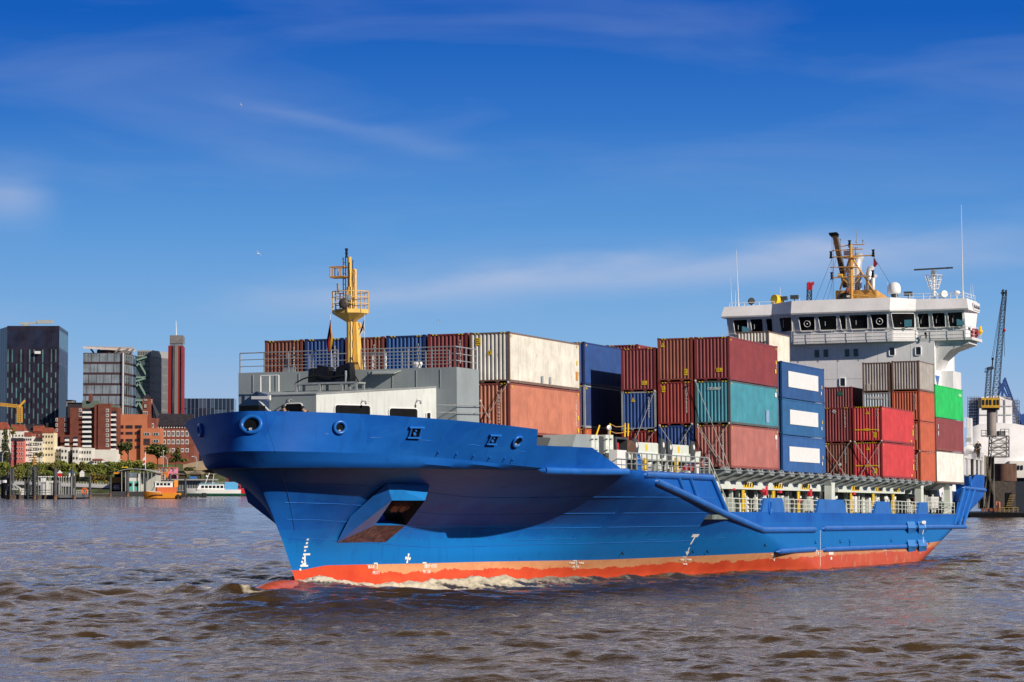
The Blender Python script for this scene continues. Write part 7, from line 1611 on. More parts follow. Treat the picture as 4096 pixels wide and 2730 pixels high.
m = MB(); m.box(30.5,32,-3.6,3.6,.5,3.0); m.build('stern_fender', M_black, t); m = MB(); m.box(.7,7.5,-3.9,-3.2,3.0,3.3) if 0 else m.bar((1.0,-1.2,3.9),(8,-4.1,3.2),.35,.7); m.build('white_bulwark', M_wclean, t)
m = MB(); m.path([(3,-3.4,1.9),(6,-3.95,2.0),(9,-4.15,1.9)], .35, 5); m.build('name_band', M_brick, t)
def ferry(lab, x0, yb, Yb, Lb, yaw, mh, mb_, ms, two=False, mast=True):
    t = boat('ferry', lab, 'ferry', x0, yb, Yb, Lb, yaw, mh, 9, 4.4, mb_)
    m = MB(); m.hexa([(6,-3.8,4.4),(Lb-2,-3.8,4.4),(Lb-2,3.8,4.4),(6,3.8,4.4)], [(8,-3.5,8.0),(Lb-3,-3.5,8.0),(Lb-3,3.5,8.0),(8,3.5,8.0)]); s = m.build('saloon', ms, t)
    m = MB()
    for x in np.arange(9, Lb-5, 2.6): m.hexa([(x,-3.72,5.4),(x+2,-3.72,5.4),(x+2,-3.6,5.4),(x,-3.6,5.4)], [(x+.1,-3.62,7.2),(x+2,-3.62,7.2),(x+2,-3.5,7.2),(x+.1,-3.5,7.2)])
    m.build('saloon_window', M_glassd, s)
    if two:
        m = MB(); m.box(7,Lb-3,-3.4,3.4,8.02,8.4); m.box(10,Lb-8,-3,3,8.41,12.4); u_ = m.build('upper_deck', ms, t); m = MB(); m.box(11,Lb-9,-3.05,-3.01,9.3,11.6); m.build('upper_window', M_glassd, u_)
    if mast: m = MB(); m.bar((12,0,8),(15,0,16),.4); m.bar((15,-1,11),(15,1,11),.4); m.bar((17,0,8),(18,0,15),.3); m.ball((13,0,13.5),.8,n=8,m=6); m.build('mast', M_wclean, t)
    railing([(9,-3.3,8.02 if not two else 12.42),(Lb-4,-3.3,8.02 if not two else 12.42)], 1.5, 'deck_rail', post=3, bars=2, r=.1, m_=M_spanw, par=t); return t
M_gh = mat('ferry_green', (.02,.12,.085), .5)
f1 = ferry('white harbour ferry with green hull and pale blue roof', 1468, 1436, 1870, 36, R_(12), M_wclean, M_gh, M_wclean); m = MB(); m.box(7.6,22,-3.8,3.8,8.02,8.5); m.build('blue_roof', mat('roof_pale_blue', (.12,.42,.62), .5), f1); m = MB(); m.box(25,34,-3.9,3.9,4.5,9.5); m.build('blue_stern_canopy', mat('canopy_blue', (.10,.40,.75), .5), f1)
ferry('red double deck ferry with green waterline', 1660, 1438, 1880, 30, R_(10), M_red, M_gh, mat('ferry_red', (.36,.02,.035), .5), True)
ferry('white and blue ferry half hidden by the blue bow', 1800, 1438, 1890, 32, R_(10), M_wclean, M_gh, M_wclean, False, False)
t = thing('restaurant_boat', 'dark hulled restaurant boat with orange upper deck beside the terminal', 'boat', V(920,1435,1875)); o_ = V(920,1435,1875); o_.z = 0; Vr = lambda x, y, d=0: V(x, y, 1875+d)-o_
def rbox(x0,x1,y0,y1,d0,d1): a, b = Vr(x0,y0,d0), Vr(x1,y1,d0); return (a.x,b.x,a.y,a.y+d1,a.z,b.z)
m = MB(); m.box(*rbox(872,975,1440,1395,0,12)); m.build('hull', M_dark, t); m = MB(); m.box(*rbox(876,972,1394,1340,1,10)); m.build('lower_deck', M_brick, t); m = MB(); m.box(*rbox(880,970,1339,1300,2,8)); m.build('upper_deck', mat('cabin_orange', (.55,.22,.03), .6), t)
m = MB(); m.box(*rbox(890,966,1275,1262,2,9)); m.build('roof', M_tug, t); m = MB(); m.box(*rbox(900,960,1299,1276,3,6)); m.build('window', M_dark, t); m = MB(); m.box(*rbox(955,1000,1226,1219,4,2)); m.build('sign_frame', M_sig, t)
m = MB(); a = [Vr(x,y,-.5) for x,y in ((888,1380),(900,1362),(935,1362),(935,1396),(900,1396))]; m.prism(a, (0,.3,0)); o = m.build('direction_sign', M_wclean, t); m = MB(); m.box(*rbox(903,934,1375,1368,-.8,.2)); m.box(*rbox(903,934,1390,1384,-.8,.2)); m.build('red_stripe', M_red, o)
# ================================================================== dock and cranes on the right
Yd = 540
def D(u, w, dY=0): return W(u, w, Yd+dY)
t = athing('dock_crane', 'tall dark lattice dock crane with yellow cab on a round column', 'crane', D(3965,1990)); 
M_crk = mat('crane_dark_blue', (.03,.04,.06), .5, var=.2)
m = MB(); m.tube(D(3966,1750), D(3966,1625), .62*1.5, 16); m.build('column', mat('weathered_column', (.30,.26,.25), .8, var=.25, scale=.8, stretch=(1,1,.3)), t)
m = MB(); a, b = D(3926,1632,-2), D(4000,1592,-2); m.box(a.x,b.x,a.y,a.y+4,a.z,b.z); cabo = m.build('machine_house', mat('cab_yellow', (.55,.32,.03), .5, var=.2), t); m = MB()
for u in (3930,3945,3958,3975,3988): q, r2 = D(u,1620,-2.1), D(u+8,1600,-2.1); m.box(q.x,r2.x,q.y,q.y+.08,q.z,r2.z)
m.build('cab_window', M_glassd, cabo); m = MB(); a, b = D(3936,1640,-1.5), D(3998,1632.5,-1.5); m.box(a.x,b.x,a.y,a.y+3,a.z,b.z); m.build('slew_ring', M_crk, cabo)
def lat2(m, p0, p1, q0, q1, n, r=.10, dep=1.2):
    """tapering lattice boom between two edge lines"""
    p0, p1, q0, q1 = map(Vector, (p0, p1, q0, q1)); dz = P(0, dep, 0)
    for o_ in (P(0,0,0), dz): m.bar(p0+o_, p1+o_, r*1.7); m.bar(q0+o_, q1+o_, r*1.7)
    for i in range(n):
        a, b = p0.lerp(p1, i/n), p0.lerp(p1, (i+1)/n); c, d = q0.lerp(q1, i/n), q0.lerp(q1, (i+1)/n)
        for o_ in (P(0,0,0), dz): m.bar(a+o_, d+o_, r); m.bar(c+o_, b+o_, r); m.bar(a+o_, c+o_, r)
        m.bar(a, b+dz, r); m.bar(c, d+dz, r)
m = MB(); lat2(m, D(3970,1600), D(4013,1180), D(3995,1600), D(4027,1180), 17, .06); m.box(D(4011,1176).x,D(4016,1176).x,Yd,Yd+1.2,D(4011,1182).z,D(4011,1158).z); m.box(D(4024,1176).x,D(4028,1176).x,Yd,Yd+1.2,D(4011,1182).z,D(4011,1160).z); a, b = D(4008,1175), D(4028,1168); m.box(a.x,b.x,a.y,a.y+1.4,a.z,b.z); m.build('jib', M_crk, t)
m = MB(); lat2(m, D(3942,1592), D(3952,1470), D(3962,1592), D(3968,1468), 6, .06); m.bar(D(3950,1475), D(3972,1470), .5); a, b = D(3940,1490), D(3953,1472); m.box(a.x,b.x,a.y,a.y+1,a.z-.0,a.z+.15); m.path([D(3941,1490),D(3941,1474),D(3953,1474),D(3953,1490)], .07, 5); a, b = D(3957,1478), D(3975,1468); m.box(a.x,b.x,a.y,a.y+1,a.z,b.z); m.build('a_frame', M_crk, t)
m = MB()
for p0, p1 in (((3968,1470),(4012,1170)),((3966,1440),(4011,1172)),((4016,1170),(4018,1425)),((4024,1172),(4018,1320))): m.tube(D(*p0), D(*p1), .05, 4)
m.build('hoist_wire', M_black, t); m = MB(); m.ball(D(4018,1322), .32, n=10, m=6); m.build('red_hook_ball', M_red, t)
m = MB(); m.tube(D(3971,1436), D(3969,1466), .12, 6); m.ball(D(3971,1436), .25, n=8, m=6); m.build('warning_light', M_dark, t)
# platform and gantry under the crane
m = MB(); lat2(m, D(3964,1830,-1), D(3968,1745,-1), D(4036,1830,-1), D(4036,1745,-1), 3, .12, 3); 
for w in (1745, 1790, 1828): m.bar(D(3925 if w == 1745 else 3960,w,-1), D(4036,w,-1), .25)
m.box(D(3977,1).x, D(4002,1).x, Yd-1, Yd+2, D(3977,1745).z, D(3977,1725).z); m.build('gantry', mat('gantry_grey', (.16,.15,.15), .7, var=.3), t)
railing([D(3925,1745,-1), D(3962,1745,-1)], 1.1, 'gantry_rail', post=1, bars=2, r=.05, m_=M_dgrey, par=t); railing([D(4002,1740,-1), D(4036,1740,-1)], 1.1, 'gantry_rail', post=1, bars=2, r=.05, m_=M_dgrey, par=t)
# floating dock wall with canvas, round tank and pontoon
t = athing('floating_dock', 'dark floating dock side with draped grey tarpaulin and rusty round tank', 'dock', D(4000,2060))
m = MB(); a, b = D(3905,2064), D(4075,2052); m.prism([P(a.x-2,Yd-8,-.5), P(b.x,Yd-8,-.5), P(b.x+.8,Yd-8,b.z), P(a.x-3,Yd-8,b.z)], (0,40,0)); m.build('pontoon', M_dark, t)
m = MB(); rows_ = []
for i in range(13):
    f_ = i/12; u0, u1 = lerp(3930,3910,f_), lerp(3976,3984,f_); rows_.append([W(lerp(u0,u1,k/14), lerp(1826,2036,f_), Yd-1) + P(0, .5*math.sin(k*1.7+i*.35)+.25*math.sin(k*4.1), 0) for k in range(15)])
m.grid(rows_); m.build('tarpaulin', mat('old_tarpaulin', (.13,.115,.10), .85, var=.35, scale=.5, stretch=(1.5,1.5,.25)), t, smooth='all')
m = MB(); c = D(4022,1900,4); m.tube(P(c.x,c.y,D(4022,1925).z), P(c.x,c.y,D(4022,1855).z), 2.2, 24); m.build('round_tank', mat('rusty_tank', (.14,.075,.055), .85, var=.35, scale=.6, stretch=(1,1,.3)), t, smooth=True)
m = MB(); a, b = D(3978,2050,2), D(4062,1926,2); m.box(a.x,b.x,a.y,a.y+8,a.z,b.z); m.build('dock_wall', mat('dock_wall_brown', (.075,.06,.055), .85, var=.25), t)
m = MB(); a, b = D(4022,2040,1.9), D(4047,1972,1.9); m.box(a.x,b.x,a.y,a.y+.08,a.z,b.z); o = m.build('doorway', M_dark, t); m = MB()
for k in range(8): q = D(4022+k*2.4,2032-k*7,1.7); m.box(q.x,q.x+1.1,q.y,q.y+.1,q.z,q.z+.12)
m.build('stairs', mat('stair_ochre', (.30,.22,.10), .8), o)
m = MB()
for u in (3925,3940,3958,3975,3990): a, b = D(u,2046,-6), D(u+12,2034,-6); m.box(a.x,b.x,a.y,a.y+.5,a.z,b.z)
m.build('rusty_bollard_rail', M_rustp, t); m = MB(); m.path([D(3983,2020,-4),D(3985,2010,-4),D(3996,2010,-4),D(3997,2045,-4)], .25, 8); m.build('red_pipe', mat('pipe_salmon', (.50,.16,.11), .6), t)
railing([D(4000,2050,-7), D(4072,2050,-7)], .9, 'dock_rail', post=.9, bars=2, r=.05, m_=mat('rail_ochre', (.35,.25,.08), .6), par=t)
# covered ship in dock, scaffold, blue cranes
M_wrap = mat('white_sheeting', (.78,.77,.80), .5, var=.06, scale=.5, bump=.5)
t = athing('wrapped_ship', 'ship in dock under white sheeting behind the lattice crane', 'ship', D(4060,1850,60)); Yw = Yd+60
def Dw(u, w, d=0): return W(u, w, Yw+d)
m = MB(); prof_ = [(3868,1745),(3872,1725),(3885,1705),(3920,1700),(3960,1694),(4000,1690),(4060,1700),(4150,1712),(4300,1720)]
rows_ = []
for k, (ss, dd) in enumerate(((1,0),(.995,4),(.97,9),(.9,14))): rows_.append([Dw(u, 1952-(1952-w)*ss, dd*1.5) + P(0,0,.25*math.sin(i*2.3+k)) for i, (u, w) in enumerate(prof_)])
rows_.insert(0, [Dw(u, 1860, -1.0+.6*math.sin(i*1.9)) for i, (u, w) in enumerate(prof_)]); m.grid(rows_); m.build('hull_sheeting', M_wrap, t, smooth='all')
m = MB(); a = [(3920,1590),(3924,1700),(4050,1700),(4048,1602),(4036,1588)]; top_ = [Dw(3918,1598,6),Dw(3925,1590,6),Dw(3995,1583,8),Dw(4040,1590,6),Dw(4048,1604,6)]
m.prism([Dw(3916,1702,6)]+top_+[Dw(4050,1702,6)], (0,14,0)); m.build('superstructure_sheeting', M_wrap, t)
m = MB()
for u in (3958,3990,4020): m.tube(Dw(u,1590,5.8), Dw(u,1700,5.8), .12, 5)
for w in (1625,1660): m.tube(Dw(3918,w,5.8), Dw(4048,w,5.8), .10, 5)
m.build('sheeting_tie', M_spanw, t)
m = MB(); a, b = Dw(4040,1912,-3), Dw(4200,1845,-3); m.box(a.x,b.x,a.y,a.y+10,a.z,b.z); o = m.build('lower_deckhouse', M_wwall, t); m = MB()
for u in (4058,4070,4084): q, r2 = Dw(u,1880,-3.2), Dw(u+8,1862,-3.2); m.box(q.x,r2.x,q.y,q.y+.1,q.z,r2.z)
m.build('deckhouse_window', M_glassd, o); m = MB(); a, b = Dw(4040,1995,-2), Dw(4300,1913,-2); m.box(a.x,b.x,a.y,a.y+12,a.z,b.z); a, b = Dw(4062,2070,-8), Dw(4300,1990,-8); m.box(a.x,b.x,a.y,a.y+12,a.z,b.z); m.build('dark_hull', mat('dark_ship_hull', (.015,.02,.035), .5), t)
def scaffold(lab, u0, u1, w0, w1, nx, nz, d=8):
    t = thing('scaffold', lab, 'scaffold', Dw(u0,w1,d), group='scaffold towers'); o_ = Dw(u0,w1,d); m = MB(); dd = P(0,3,0)
    for i in range(nx+1):
        for e in (P(0,0,0), dd): m.bar(Dw(lerp(u0,u1,i/nx),w1,d)-o_+e, Dw(lerp(u0,u1,i/nx),w0+(i % 2)*10,d)-o_+e, .10)
    for k in range(nz+1):
        for e in (P(0,0,0), dd): m.bar(Dw(u0,lerp(w1,w0+8,k/nz),d)-o_+e, Dw(u1,lerp(w1,w0+8,k/nz),d)-o_+e, .09)
        if k < nz:
            for i in range(nx): m.bar(Dw(lerp(u0,u1,i/nx),lerp(w1,w0+8,k/nz),d)-o_, Dw(lerp(u0,u1,(i+1)/nx),lerp(w1,w0+8,(k+1)/nz),d)-o_, .07)
    m.build('tubes', mat('scaffold_steel', (.10,.11,.15), .5), t)
    m = MB()
    for k in range(1, nz): a, b = Dw(u0,lerp(w1,w0+8,k/nz),d)-o_, Dw(u1,lerp(w1,w0+8,k/nz),d)-o_; m.box(a.x,b.x,a.y+.3,a.y+2.7,a.z+.06,a.z+.12)
    m.build('boards', mat('scaffold_boards', (.16,.15,.15), .8), t)
scaffold('scaffold tower left of the white sheeted superstructure', 3880, 3915, 1585, 1700, 4, 9); scaffold('scaffold tower right of the white sheeted superstructure', 4052, 4078, 1595, 1705, 3, 8, 10)
t = athing('blue_crane', 'bright blue luffing crane behind the white sheeted ship', 'crane', Dw(4070,1700,40)); M_cb = mat('crane_blue', (.02,.075,.30), .5)
Db = lambda u, w: W(u, w, Yw+60)
m = MB(); m.bar(Db(3990,1590), Db(4022,1512), .45); m.bar(Db(4008,1590), Db(4014,1530), .5); m.bar(Db(3992,1556), Db(4018,1528), .35); m.bar(Db(3998,1530), Db(4030,1590), .4); m.build('tower', M_cb, t)
m = MB(); lat2(m, Db(4014,1524), Db(4078,1690), Db(4021,1512), Db(4086,1690), 10, .10, 1.0); m.build('jib', M_cb, t); m = MB(); m.bar(Db(4055,1640), Db(4096,1690), 1.2); m.bar(Db(4085,1660), Db(4110,1720), 2.0); m.bar(Db(4070,1650), Db(4075,1700), 1.0); m.build('counterweight_arm', M_cb, t)
# red and blue lattice jib seen over the bridge roof
t = athing('red_tipped_jib', 'lattice crane jib with a red tip rising behind the bridge roof', 'crane', W(3238,1800,700)); Dr = lambda u, w: W(u, w, 700)
m = MB(); lat2(m, Dr(3216,1450), Dr(3231,1160), Dr(3243,1450), Dr(3247,1160), 14, .12, 1.4); m.build('lattice', M_crk, t); m = MB(); lat2(m, Dr(3231,1159.5), Dr(3232,1130), Dr(3247,1159.5), Dr(3249,1130), 3, .16, 1.5); m.box(Dr(3231,1).x, Dr(3235,1).x, 700, 701.5, Dr(3231,1140).z, Dr(3231,1127).z); m.box(Dr(3246,1).x, Dr(3250,1).x, 700, 701.5, Dr(3231,1140).z, Dr(3231,1127).z); m.build('red_tip', M_red, t)
m = MB(); c = Dr(3228,1950); m.tube(P(c.x,c.y,-3), Dr(3230,1450), 2.2, 10); m.build('base_mast', M_crk, t)
# ================================================================== people and gulls
def person(lab, origin, frame, pose, shirt, trous, hairm, helmet=None, scale=1.0, skin=(.46,.27,.18)):
    """pose: dict of joints in metres (x right, y forward away, z up)"""
    t = thing('person', lab, 'person', origin, frame); M_skin = mat('skin', skin, .6, var=.05)
    J = {k: Vector(v)*scale for k, v in pose.items()}
    def skinned(name, chains, rad, mm, par):
        me = bpy.data.meshes.new(name); vs, es, idx = [], [], {}
        for ch in chains:
            for k in ch:
                if k not in idx: idx[k] = len(vs); vs.append(tuple(J[k]))
            es += [(idx[a], idx[b]) for a, b in zip(ch[:-1], ch[1:])]
        me.from_pydata(vs, es, []); o = bpy.data.objects.new(name, me); COL.objects.link(o)
        md = o.modifiers.new('skin', 'SKIN'); 
        for k, i in idx.items(): me.skin_vertices[0].data[i].radius = (rad[k]*scale, rad[k]*scale)
        me.skin_vertices[0].data[idx[chains[0][0]]].use_root = True
        sb = o.modifiers.new('sub', 'SUBSURF'); sb.levels = 1; sb.render_levels = 1
        dg = bpy.context.evaluated_depsgraph_get(); nm = bpy.data.meshes.new_from_object(o.evaluated_get(dg)); bpy.data.objects.remove(o)
        nm.materials.clear(); nm.materials.append(mm); nm.polygons.foreach_set('use_smooth', [True]*len(nm.polygons)); q = bpy.data.objects.new(name, nm); COL.objects.link(q); q.parent = par; return q
    for s in 'lr':                    # five fingers on each palm
        h = J['hand_'+s]; d = (h-J['wrist_'+s]).normalized(); a = d.orthogonal().normalized(); b = d.cross(a)
        for i, (off, ln) in enumerate(((-.03,.065),(-.012,.08),(.01,.085),(.03,.07))):
            J['f%d%s' % (i, s)] = h + (a*off + d*.03)*scale; J['g%d%s' % (i, s)] = h + (a*off*1.15 + d*(.03+ln) + b*.02)*scale
        J['f4'+s] = h + (a*-.035 - d*.01)*scale; J['g4'+s] = h + (a*-.075 + d*.035 + b*.02)*scale
    rad = dict(pelvis=.14, chest=.15, neck=.055, head=.09, crown=.085, sho_l=.065, sho_r=.065, elb_l=.045, elb_r=.045, wrist_l=.032, wrist_r=.032, hand_l=.04, hand_r=.04, hip_l=.085, hip_r=.085, knee_l=.06, knee_r=.06, ank_l=.045, ank_r=.045, toe_l=.04, toe_r=.04)
    for s in 'lr':
        for i in range(5): rad['f%d%s' % (i, s)] = .011; rad['g%d%s' % (i, s)] = .009
    ch = [['pelvis','chest','neck','head','crown'], ['chest','sho_l','elb_l','wrist_l','hand_l'], ['chest','sho_r','elb_r','wrist_r','hand_r'], ['pelvis','hip_l','knee_l','ank_l','toe_l'], ['pelvis','hip_r','knee_r','ank_r','toe_r']]
    for s in 'lr':
        for i in range(5): ch.append(['hand_'+s, 'f%d%s' % (i, s), 'g%d%s' % (i, s)])
    body = skinned('body', ch, rad, M_skin, t)
    rj = {k: v*1.18+.008 for k, v in rad.items()}
    skinned('jacket', [['pelvis','chest'], ['chest','sho_l','elb_l','wrist_l'], ['chest','sho_r','elb_r','wrist_r']], rj, shirt, t)
    skinned('trousers', [['pelvis','hip_l','knee_l','ank_l'], ['pelvis','hip_r','knee_r','ank_r']], rj, trous, t)
    c = J['head'].lerp(J['crown'], .55); m = MB(); m.ball(c+P(0,.02,.03)*scale, .105*scale, .115*scale, .10*scale, 12, 8); m.build('helmet' if helmet else 'hair', helmet or hairm, t, smooth='all')
    fwd = Vector(pose.get('face', (0,-1,0))).normalized(); rt = fwd.cross(P(0,0,1)).normalized(); f0 = J['head'] + fwd*.085*scale
    m = MB(); m.ball(f0-P(0,0,.01), .018*scale, n=6, m=4); 
    m.build('nose', M_skin, body)
    for s_ in (-1, 1): m = MB(); m.ball(f0+rt*.035*s_*scale+P(0,0,.03)*scale, .012*scale, n=6, m=4); m.build('eye', M_dark, body)
    return t
stand = dict(pelvis=(0,0,.95), chest=(0,0,1.32), neck=(0,0,1.5), head=(0,-.02,1.6), crown=(0,0,1.72), sho_l=(-.2,0,1.42), sho_r=(.2,0,1.42), elb_l=(-.27,.02,1.15), elb_r=(.27,-.05,1.15), wrist_l=(-.25,-.12,.95), wrist_r=(.2,-.25,1.12), hand_l=(-.24,-.16,.87), hand_r=(.15,-.32,1.16), hip_l=(-.1,0,.88), hip_r=(.1,0,.88), knee_l=(-.11,-.02,.48), knee_r=(.11,.02,.48), ank_l=(-.11,0,.08), ank_r=(.11,.03,.08), toe_l=(-.12,-.14,.04), toe_r=(.12,-.1,.04))
M_navy = mat('navy_overall', (.015,.02,.04), .8); M_brn = mat('brown_jacket', (.12,.075,.05), .8, var=.2); M_hair = mat('black_hair', (.012,.010,.010), .6)
def rotz(p, a): return {k: (v[0]*math.cos(a)-v[1]*math.sin(a), v[0]*math.sin(a)+v[1]*math.cos(a), v[2]) for k, v in p.items()}
pa = A(3915, 1836); pa.x = XA_-.2
person('crew member in navy overalls and a white helmet standing at the stern rail', pa, MS, rotz(dict(stand, face=(0,-1,0)), R_(-60)), M_navy, M_navy, M_hair, M_wclean)
lean = dict(pelvis=(0,.35,.95), chest=(.1,.12,1.30), neck=(.13,-.02,1.42), head=(.14,-.1,1.49), crown=(.15,-.08,1.61), sho_l=(-.08,.08,1.38), sho_r=(.28,.08,1.36), elb_l=(-.22,-.12,1.24), elb_r=(.45,-.02,1.28), wrist_l=(-.05,-.3,1.26), wrist_r=(.55,-.2,1.30), hand_l=(.02,-.36,1.27), hand_r=(.56,-.27,1.31), hip_l=(-.1,.36,.88), hip_r=(.1,.36,.88), knee_l=(-.11,.33,.48), knee_r=(.11,.4,.48), ank_l=(-.11,.4,.08), ank_r=(.11,.5,.08), toe_l=(-.12,.26,.04), toe_r=(.12,.36,.04), face=(0,-1,-.2))
for u, w, lab, mj, s_ in ((1127, 1628, 'crew member with dark hair in a navy jacket leaning on the bow bulwark', mat('navy_red_jacket', (.035,.018,.025), .8), 1), (1224, 1630, 'crew member in a brown jacket bending over behind the bow bulwark', M_brn, -1)):
    q = S(u, w, 0, -16.0); zf_ = q.z-1.60; pose = rotz({k: (v[0]*s_, v[1], v[2]) for k, v in lean.items()}, R_(-90))
    person(lab, P(-16.0, q.y, zf_), MS, pose, mj, M_navy, M_hair)
    m = MB(); m.box(-16.5, -15.3, q.y-.5, q.y+.5, -7.94, zf_); m.build('standing_platform', M_grey, ship)
def gull(lab, u, w, Yg, span, bank=.2):
    o_ = W(u, w, Yg); t = thing('gull', lab, 'bird', o_, group='gulls in the sky'); s = span
    m = MB(); m.ball((0,0,0), s*.22, s*.06, s*.06, 10, 6); m.ball((-s*.22,0,s*.03), s*.06, s*.05, s*.05, 8, 6); m.lathe([(.02*s,0),(.004*s,.08*s)], (-s*.27,0,s*.02), (-1,0,-.1), 6); m.face([(s*.18,-.03*s,0),(s*.34,-.08*s,.01*s),(s*.34,.08*s,.01*s),(s*.18,.03*s,0)]); m.build('body', M_wclean, t)
    for sg in (-1, 1):
        m = MB(); m.grid([[(-s*.08,0,.04*s),(s*.08,0,.03*s)],[(-s*.12,sg*s*.22,s*(.16+bank*sg)),(s*.05,sg*s*.22,s*(.14+bank*sg))],[(s*.02,sg*s*.48,s*(.06+2*bank*sg)),(s*.07,sg*s*.48,s*(.05+2*bank*sg))]]); m.build('wing', mat('gull_grey', (.30,.31,.33), .8), t)
    t.rotation_euler = (0, 0, R_(50)); return t
gull('white and grey gull flying left of the foremast top', 1035, 1016, 330, 1.0); gull('distant gull low over the brown container', 1233, 1333, 620, 1.2, .05); gull('distant gull over the faded white container', 1755, 1285, 620, 1.2, -.05); gull('dark gull high in the left sky', 965, 420, 700, 1.0, .3)
# ================================================================== water
def surf_height(X, Y):
    """long swell the moving hull raises: a bow wave forward, a trough along the quarter (ship frame distances)"""
    x = MSI[0][0]*X + MSI[0][1]*Y + MSI[0][3]; y = MSI[1][0]*X + MSI[1][1]*Y + MSI[1][3]
    amp = np.interp(x, [-60, -38, -22, -16, -14, -11.5, -8, 0, 5, 16, 38, 61, 79, 97, 125, 170], [0, .2, .5, .62, .62, .34, .10, .12, .10, .0, -.1, -.38, -.54, -.62, -.5, 0])
    wl = [(x_, B(x_, -13.8)) for x_ in np.arange(-14.4, 118, .5)]
    d = np.maximum(np.abs(y) - np.interp(x, [a for a, _ in wl], [b for _, b in wl]), 0)
    d = np.where(x < -14.4, np.hypot(x+14.4, y), d)
    fall = np.exp(-(d/15.0)**2)
    return amp*fall, x, y, d
def build_water():
    tD = np.linspace(-1, 1, 760)
    tt = np.concatenate([-np.array([40, 20, 10, 6, 3.5, 2.2, 1.6, 1.3, 1.12]), tD, np.array([1.12, 1.3, 1.6, 2.2, 3.5, 6, 10, 20, 40])])
    ys = [-600, -200, -60, 0, 30, 55, 68]
    y = 74.0
    while y < 270: ys.append(y); y += .085 + (y-74)*.0022
    while y < 800: ys.append(y); y *= 1.0026
    while y < 2600: ys.append(y); y *= 1.0065
    ys += [3200, 4500, 8000, 14000]
    ys = np.array(ys)
    wd_ = np.abs(ys)*.24 + 9
    X = tt[None, :]*wd_[:, None]; Y = np.repeat(ys[:, None], len(tt), 1)
    rs = np.random.RandomState(11)
    Z = np.zeros_like(X)
    dx = np.maximum(wd_*2/760, np.gradient(ys))[:, None]*np.ones_like(X)
    dens = (np.abs(tt) <= 1.05)[None, :]*np.ones_like(X)
    wind = R_(78)
    for i in range(96):
        lam = .42*(14.0/.42)**((i+rs.rand())/96.0)
        th = wind + rs.normal(0, .52)
        k = 2*math.pi/lam
        amp = .0058*lam**.9*(.6+.8*rs.rand())*(1+.6*math.exp(-(math.log(lam/2.2)/.6)**2)) * (1 if lam < 5 else (5/lam)**1.6)
        ph = rs.rand()*6.283
        arg = k*(X*math.cos(th)+Y*math.sin(th)) + ph + .8*np.sin(.31*X*math.sin(th)*k/3.1 + 3*ph)
        fade = np.clip((lam/dx - 2.5)/2.5, 0, 1)
        s = np.sin(arg); Z += amp*fade*(s + .35*np.cos(2*arg)) * dens
    # patchy wind: gusts change how steep the small waves are
    g = .75 + .45*np.sin(X*.045+Y*.021+1.0)*np.sin(Y*.06-.4*np.sin(X*.03)) 
    Z *= np.clip(g, .45, 1.25)
    H, xs_, ysh, d = surf_height(X, Y)
    near = np.clip(1-d/9, 0, 1)*((xs_ > -22) & (xs_ < 118))
    Z = Z*(1-.55*near) + H
    # bow roller and the crests peeling off the stem
    f0 = np.zeros_like(X)
    for i, (xc, off, ln, hgt) in enumerate(((-20.5, 3.4, 1.2, .0), (-12.5, .7, 3.2, .42), (-6, 1.2, 4, .42), (1, 1.4, 4.5, .40), (8.5, 1.5, 5, .26), (18, 1.5, 7, .18), (31, 1.4, 8, .12))):
        f0 += hgt*np.exp(-((xs_-xc)/ln)**2 - ((d-off)/1.15)**2)
    Z += f0*(.85+.4*np.sin(xs_*2.3+np.sin(d*2.1))*np.sin(xs_*.9+d*1.6))
    Z += .42*np.exp(-((xs_+20.6)/1.0)**2)*np.clip((ysh+3)/2, 0, 1)*np.clip((6-ysh)/3, 0, 1)*(.7+.4*np.sin(ysh*2.2))
    # diverging waves on the far side, ahead of the bow (dark rough band)
    for (x0, y0, x1, y1, hh) in ((-22, 4, -62, 52, .42), (-20, 8, -36, 60, .38), (-22, -3, -30, -14, .25)):
        ddx, ddy = x1-x0, y1-y0; ln = math.hypot(ddx, ddy); q = ((xs_-x0)*ddx+(ysh-y0)*ddy)/ln; pz = ((xs_-x0)*ddy-(ysh-y0)*ddx)/ln
        Z += hh*np.exp(-(pz/1.6)**2)*np.clip(q/4, 0, 1)*np.exp(-np.clip(q, 0, None)/45)*(.55+.6*np.sin(q*1.1+2*np.sin(q*.37)))
    Z -= (Y*Y+X*X)/(2*6.371e6)*0.0
    # foam amount
    foam = np.zeros_like(X)
    wob = .6*np.sin(xs_*1.9)+.5*np.sin(xs_*.83+1)+.35*np.sin(xs_*4.1+2)
    port = (ysh < 2.5)
    wid = np.interp(xs_, [-15, -12, -6, 2, 8, 18, 30, 45], [.7, 2.0, 3.4, 3.2, 2.3, 1.7, 1.2, .6])
    edge = d - wid*(1+.45*wob)
    foam += np.interp(xs_, [-15.6, -14.6, -8, 3, 7, 16, 30, 46, 58], [0, .95, .85, .78, .55, .5, .42, .25, 0])*np.clip(1-np.clip(edge, 0, None)/.9, 0, 1)*port
    cx = -20.4+.9*np.sin(ysh*.9)+.35*np.sin(ysh*2.7)          # crest thrown ahead by the bulb
    foam += .74*np.exp(-((xs_-cx)/.75)**2)*np.clip((ysh+2.2)/1.2, 0, 1)*np.clip((5.5-ysh)/2, 0, 1)
    foam += .5*np.exp(-((d-4.6-.9*wob)/.5)**2)*np.clip((xs_+12)/4, 0, 1)*np.clip((14-xs_)/8, 0, 1)*port
    rs2 = np.random.RandomState(5); Z += np.clip(foam, 0, 1)*(rs2.rand(*X.shape)-.25)*.16*dens
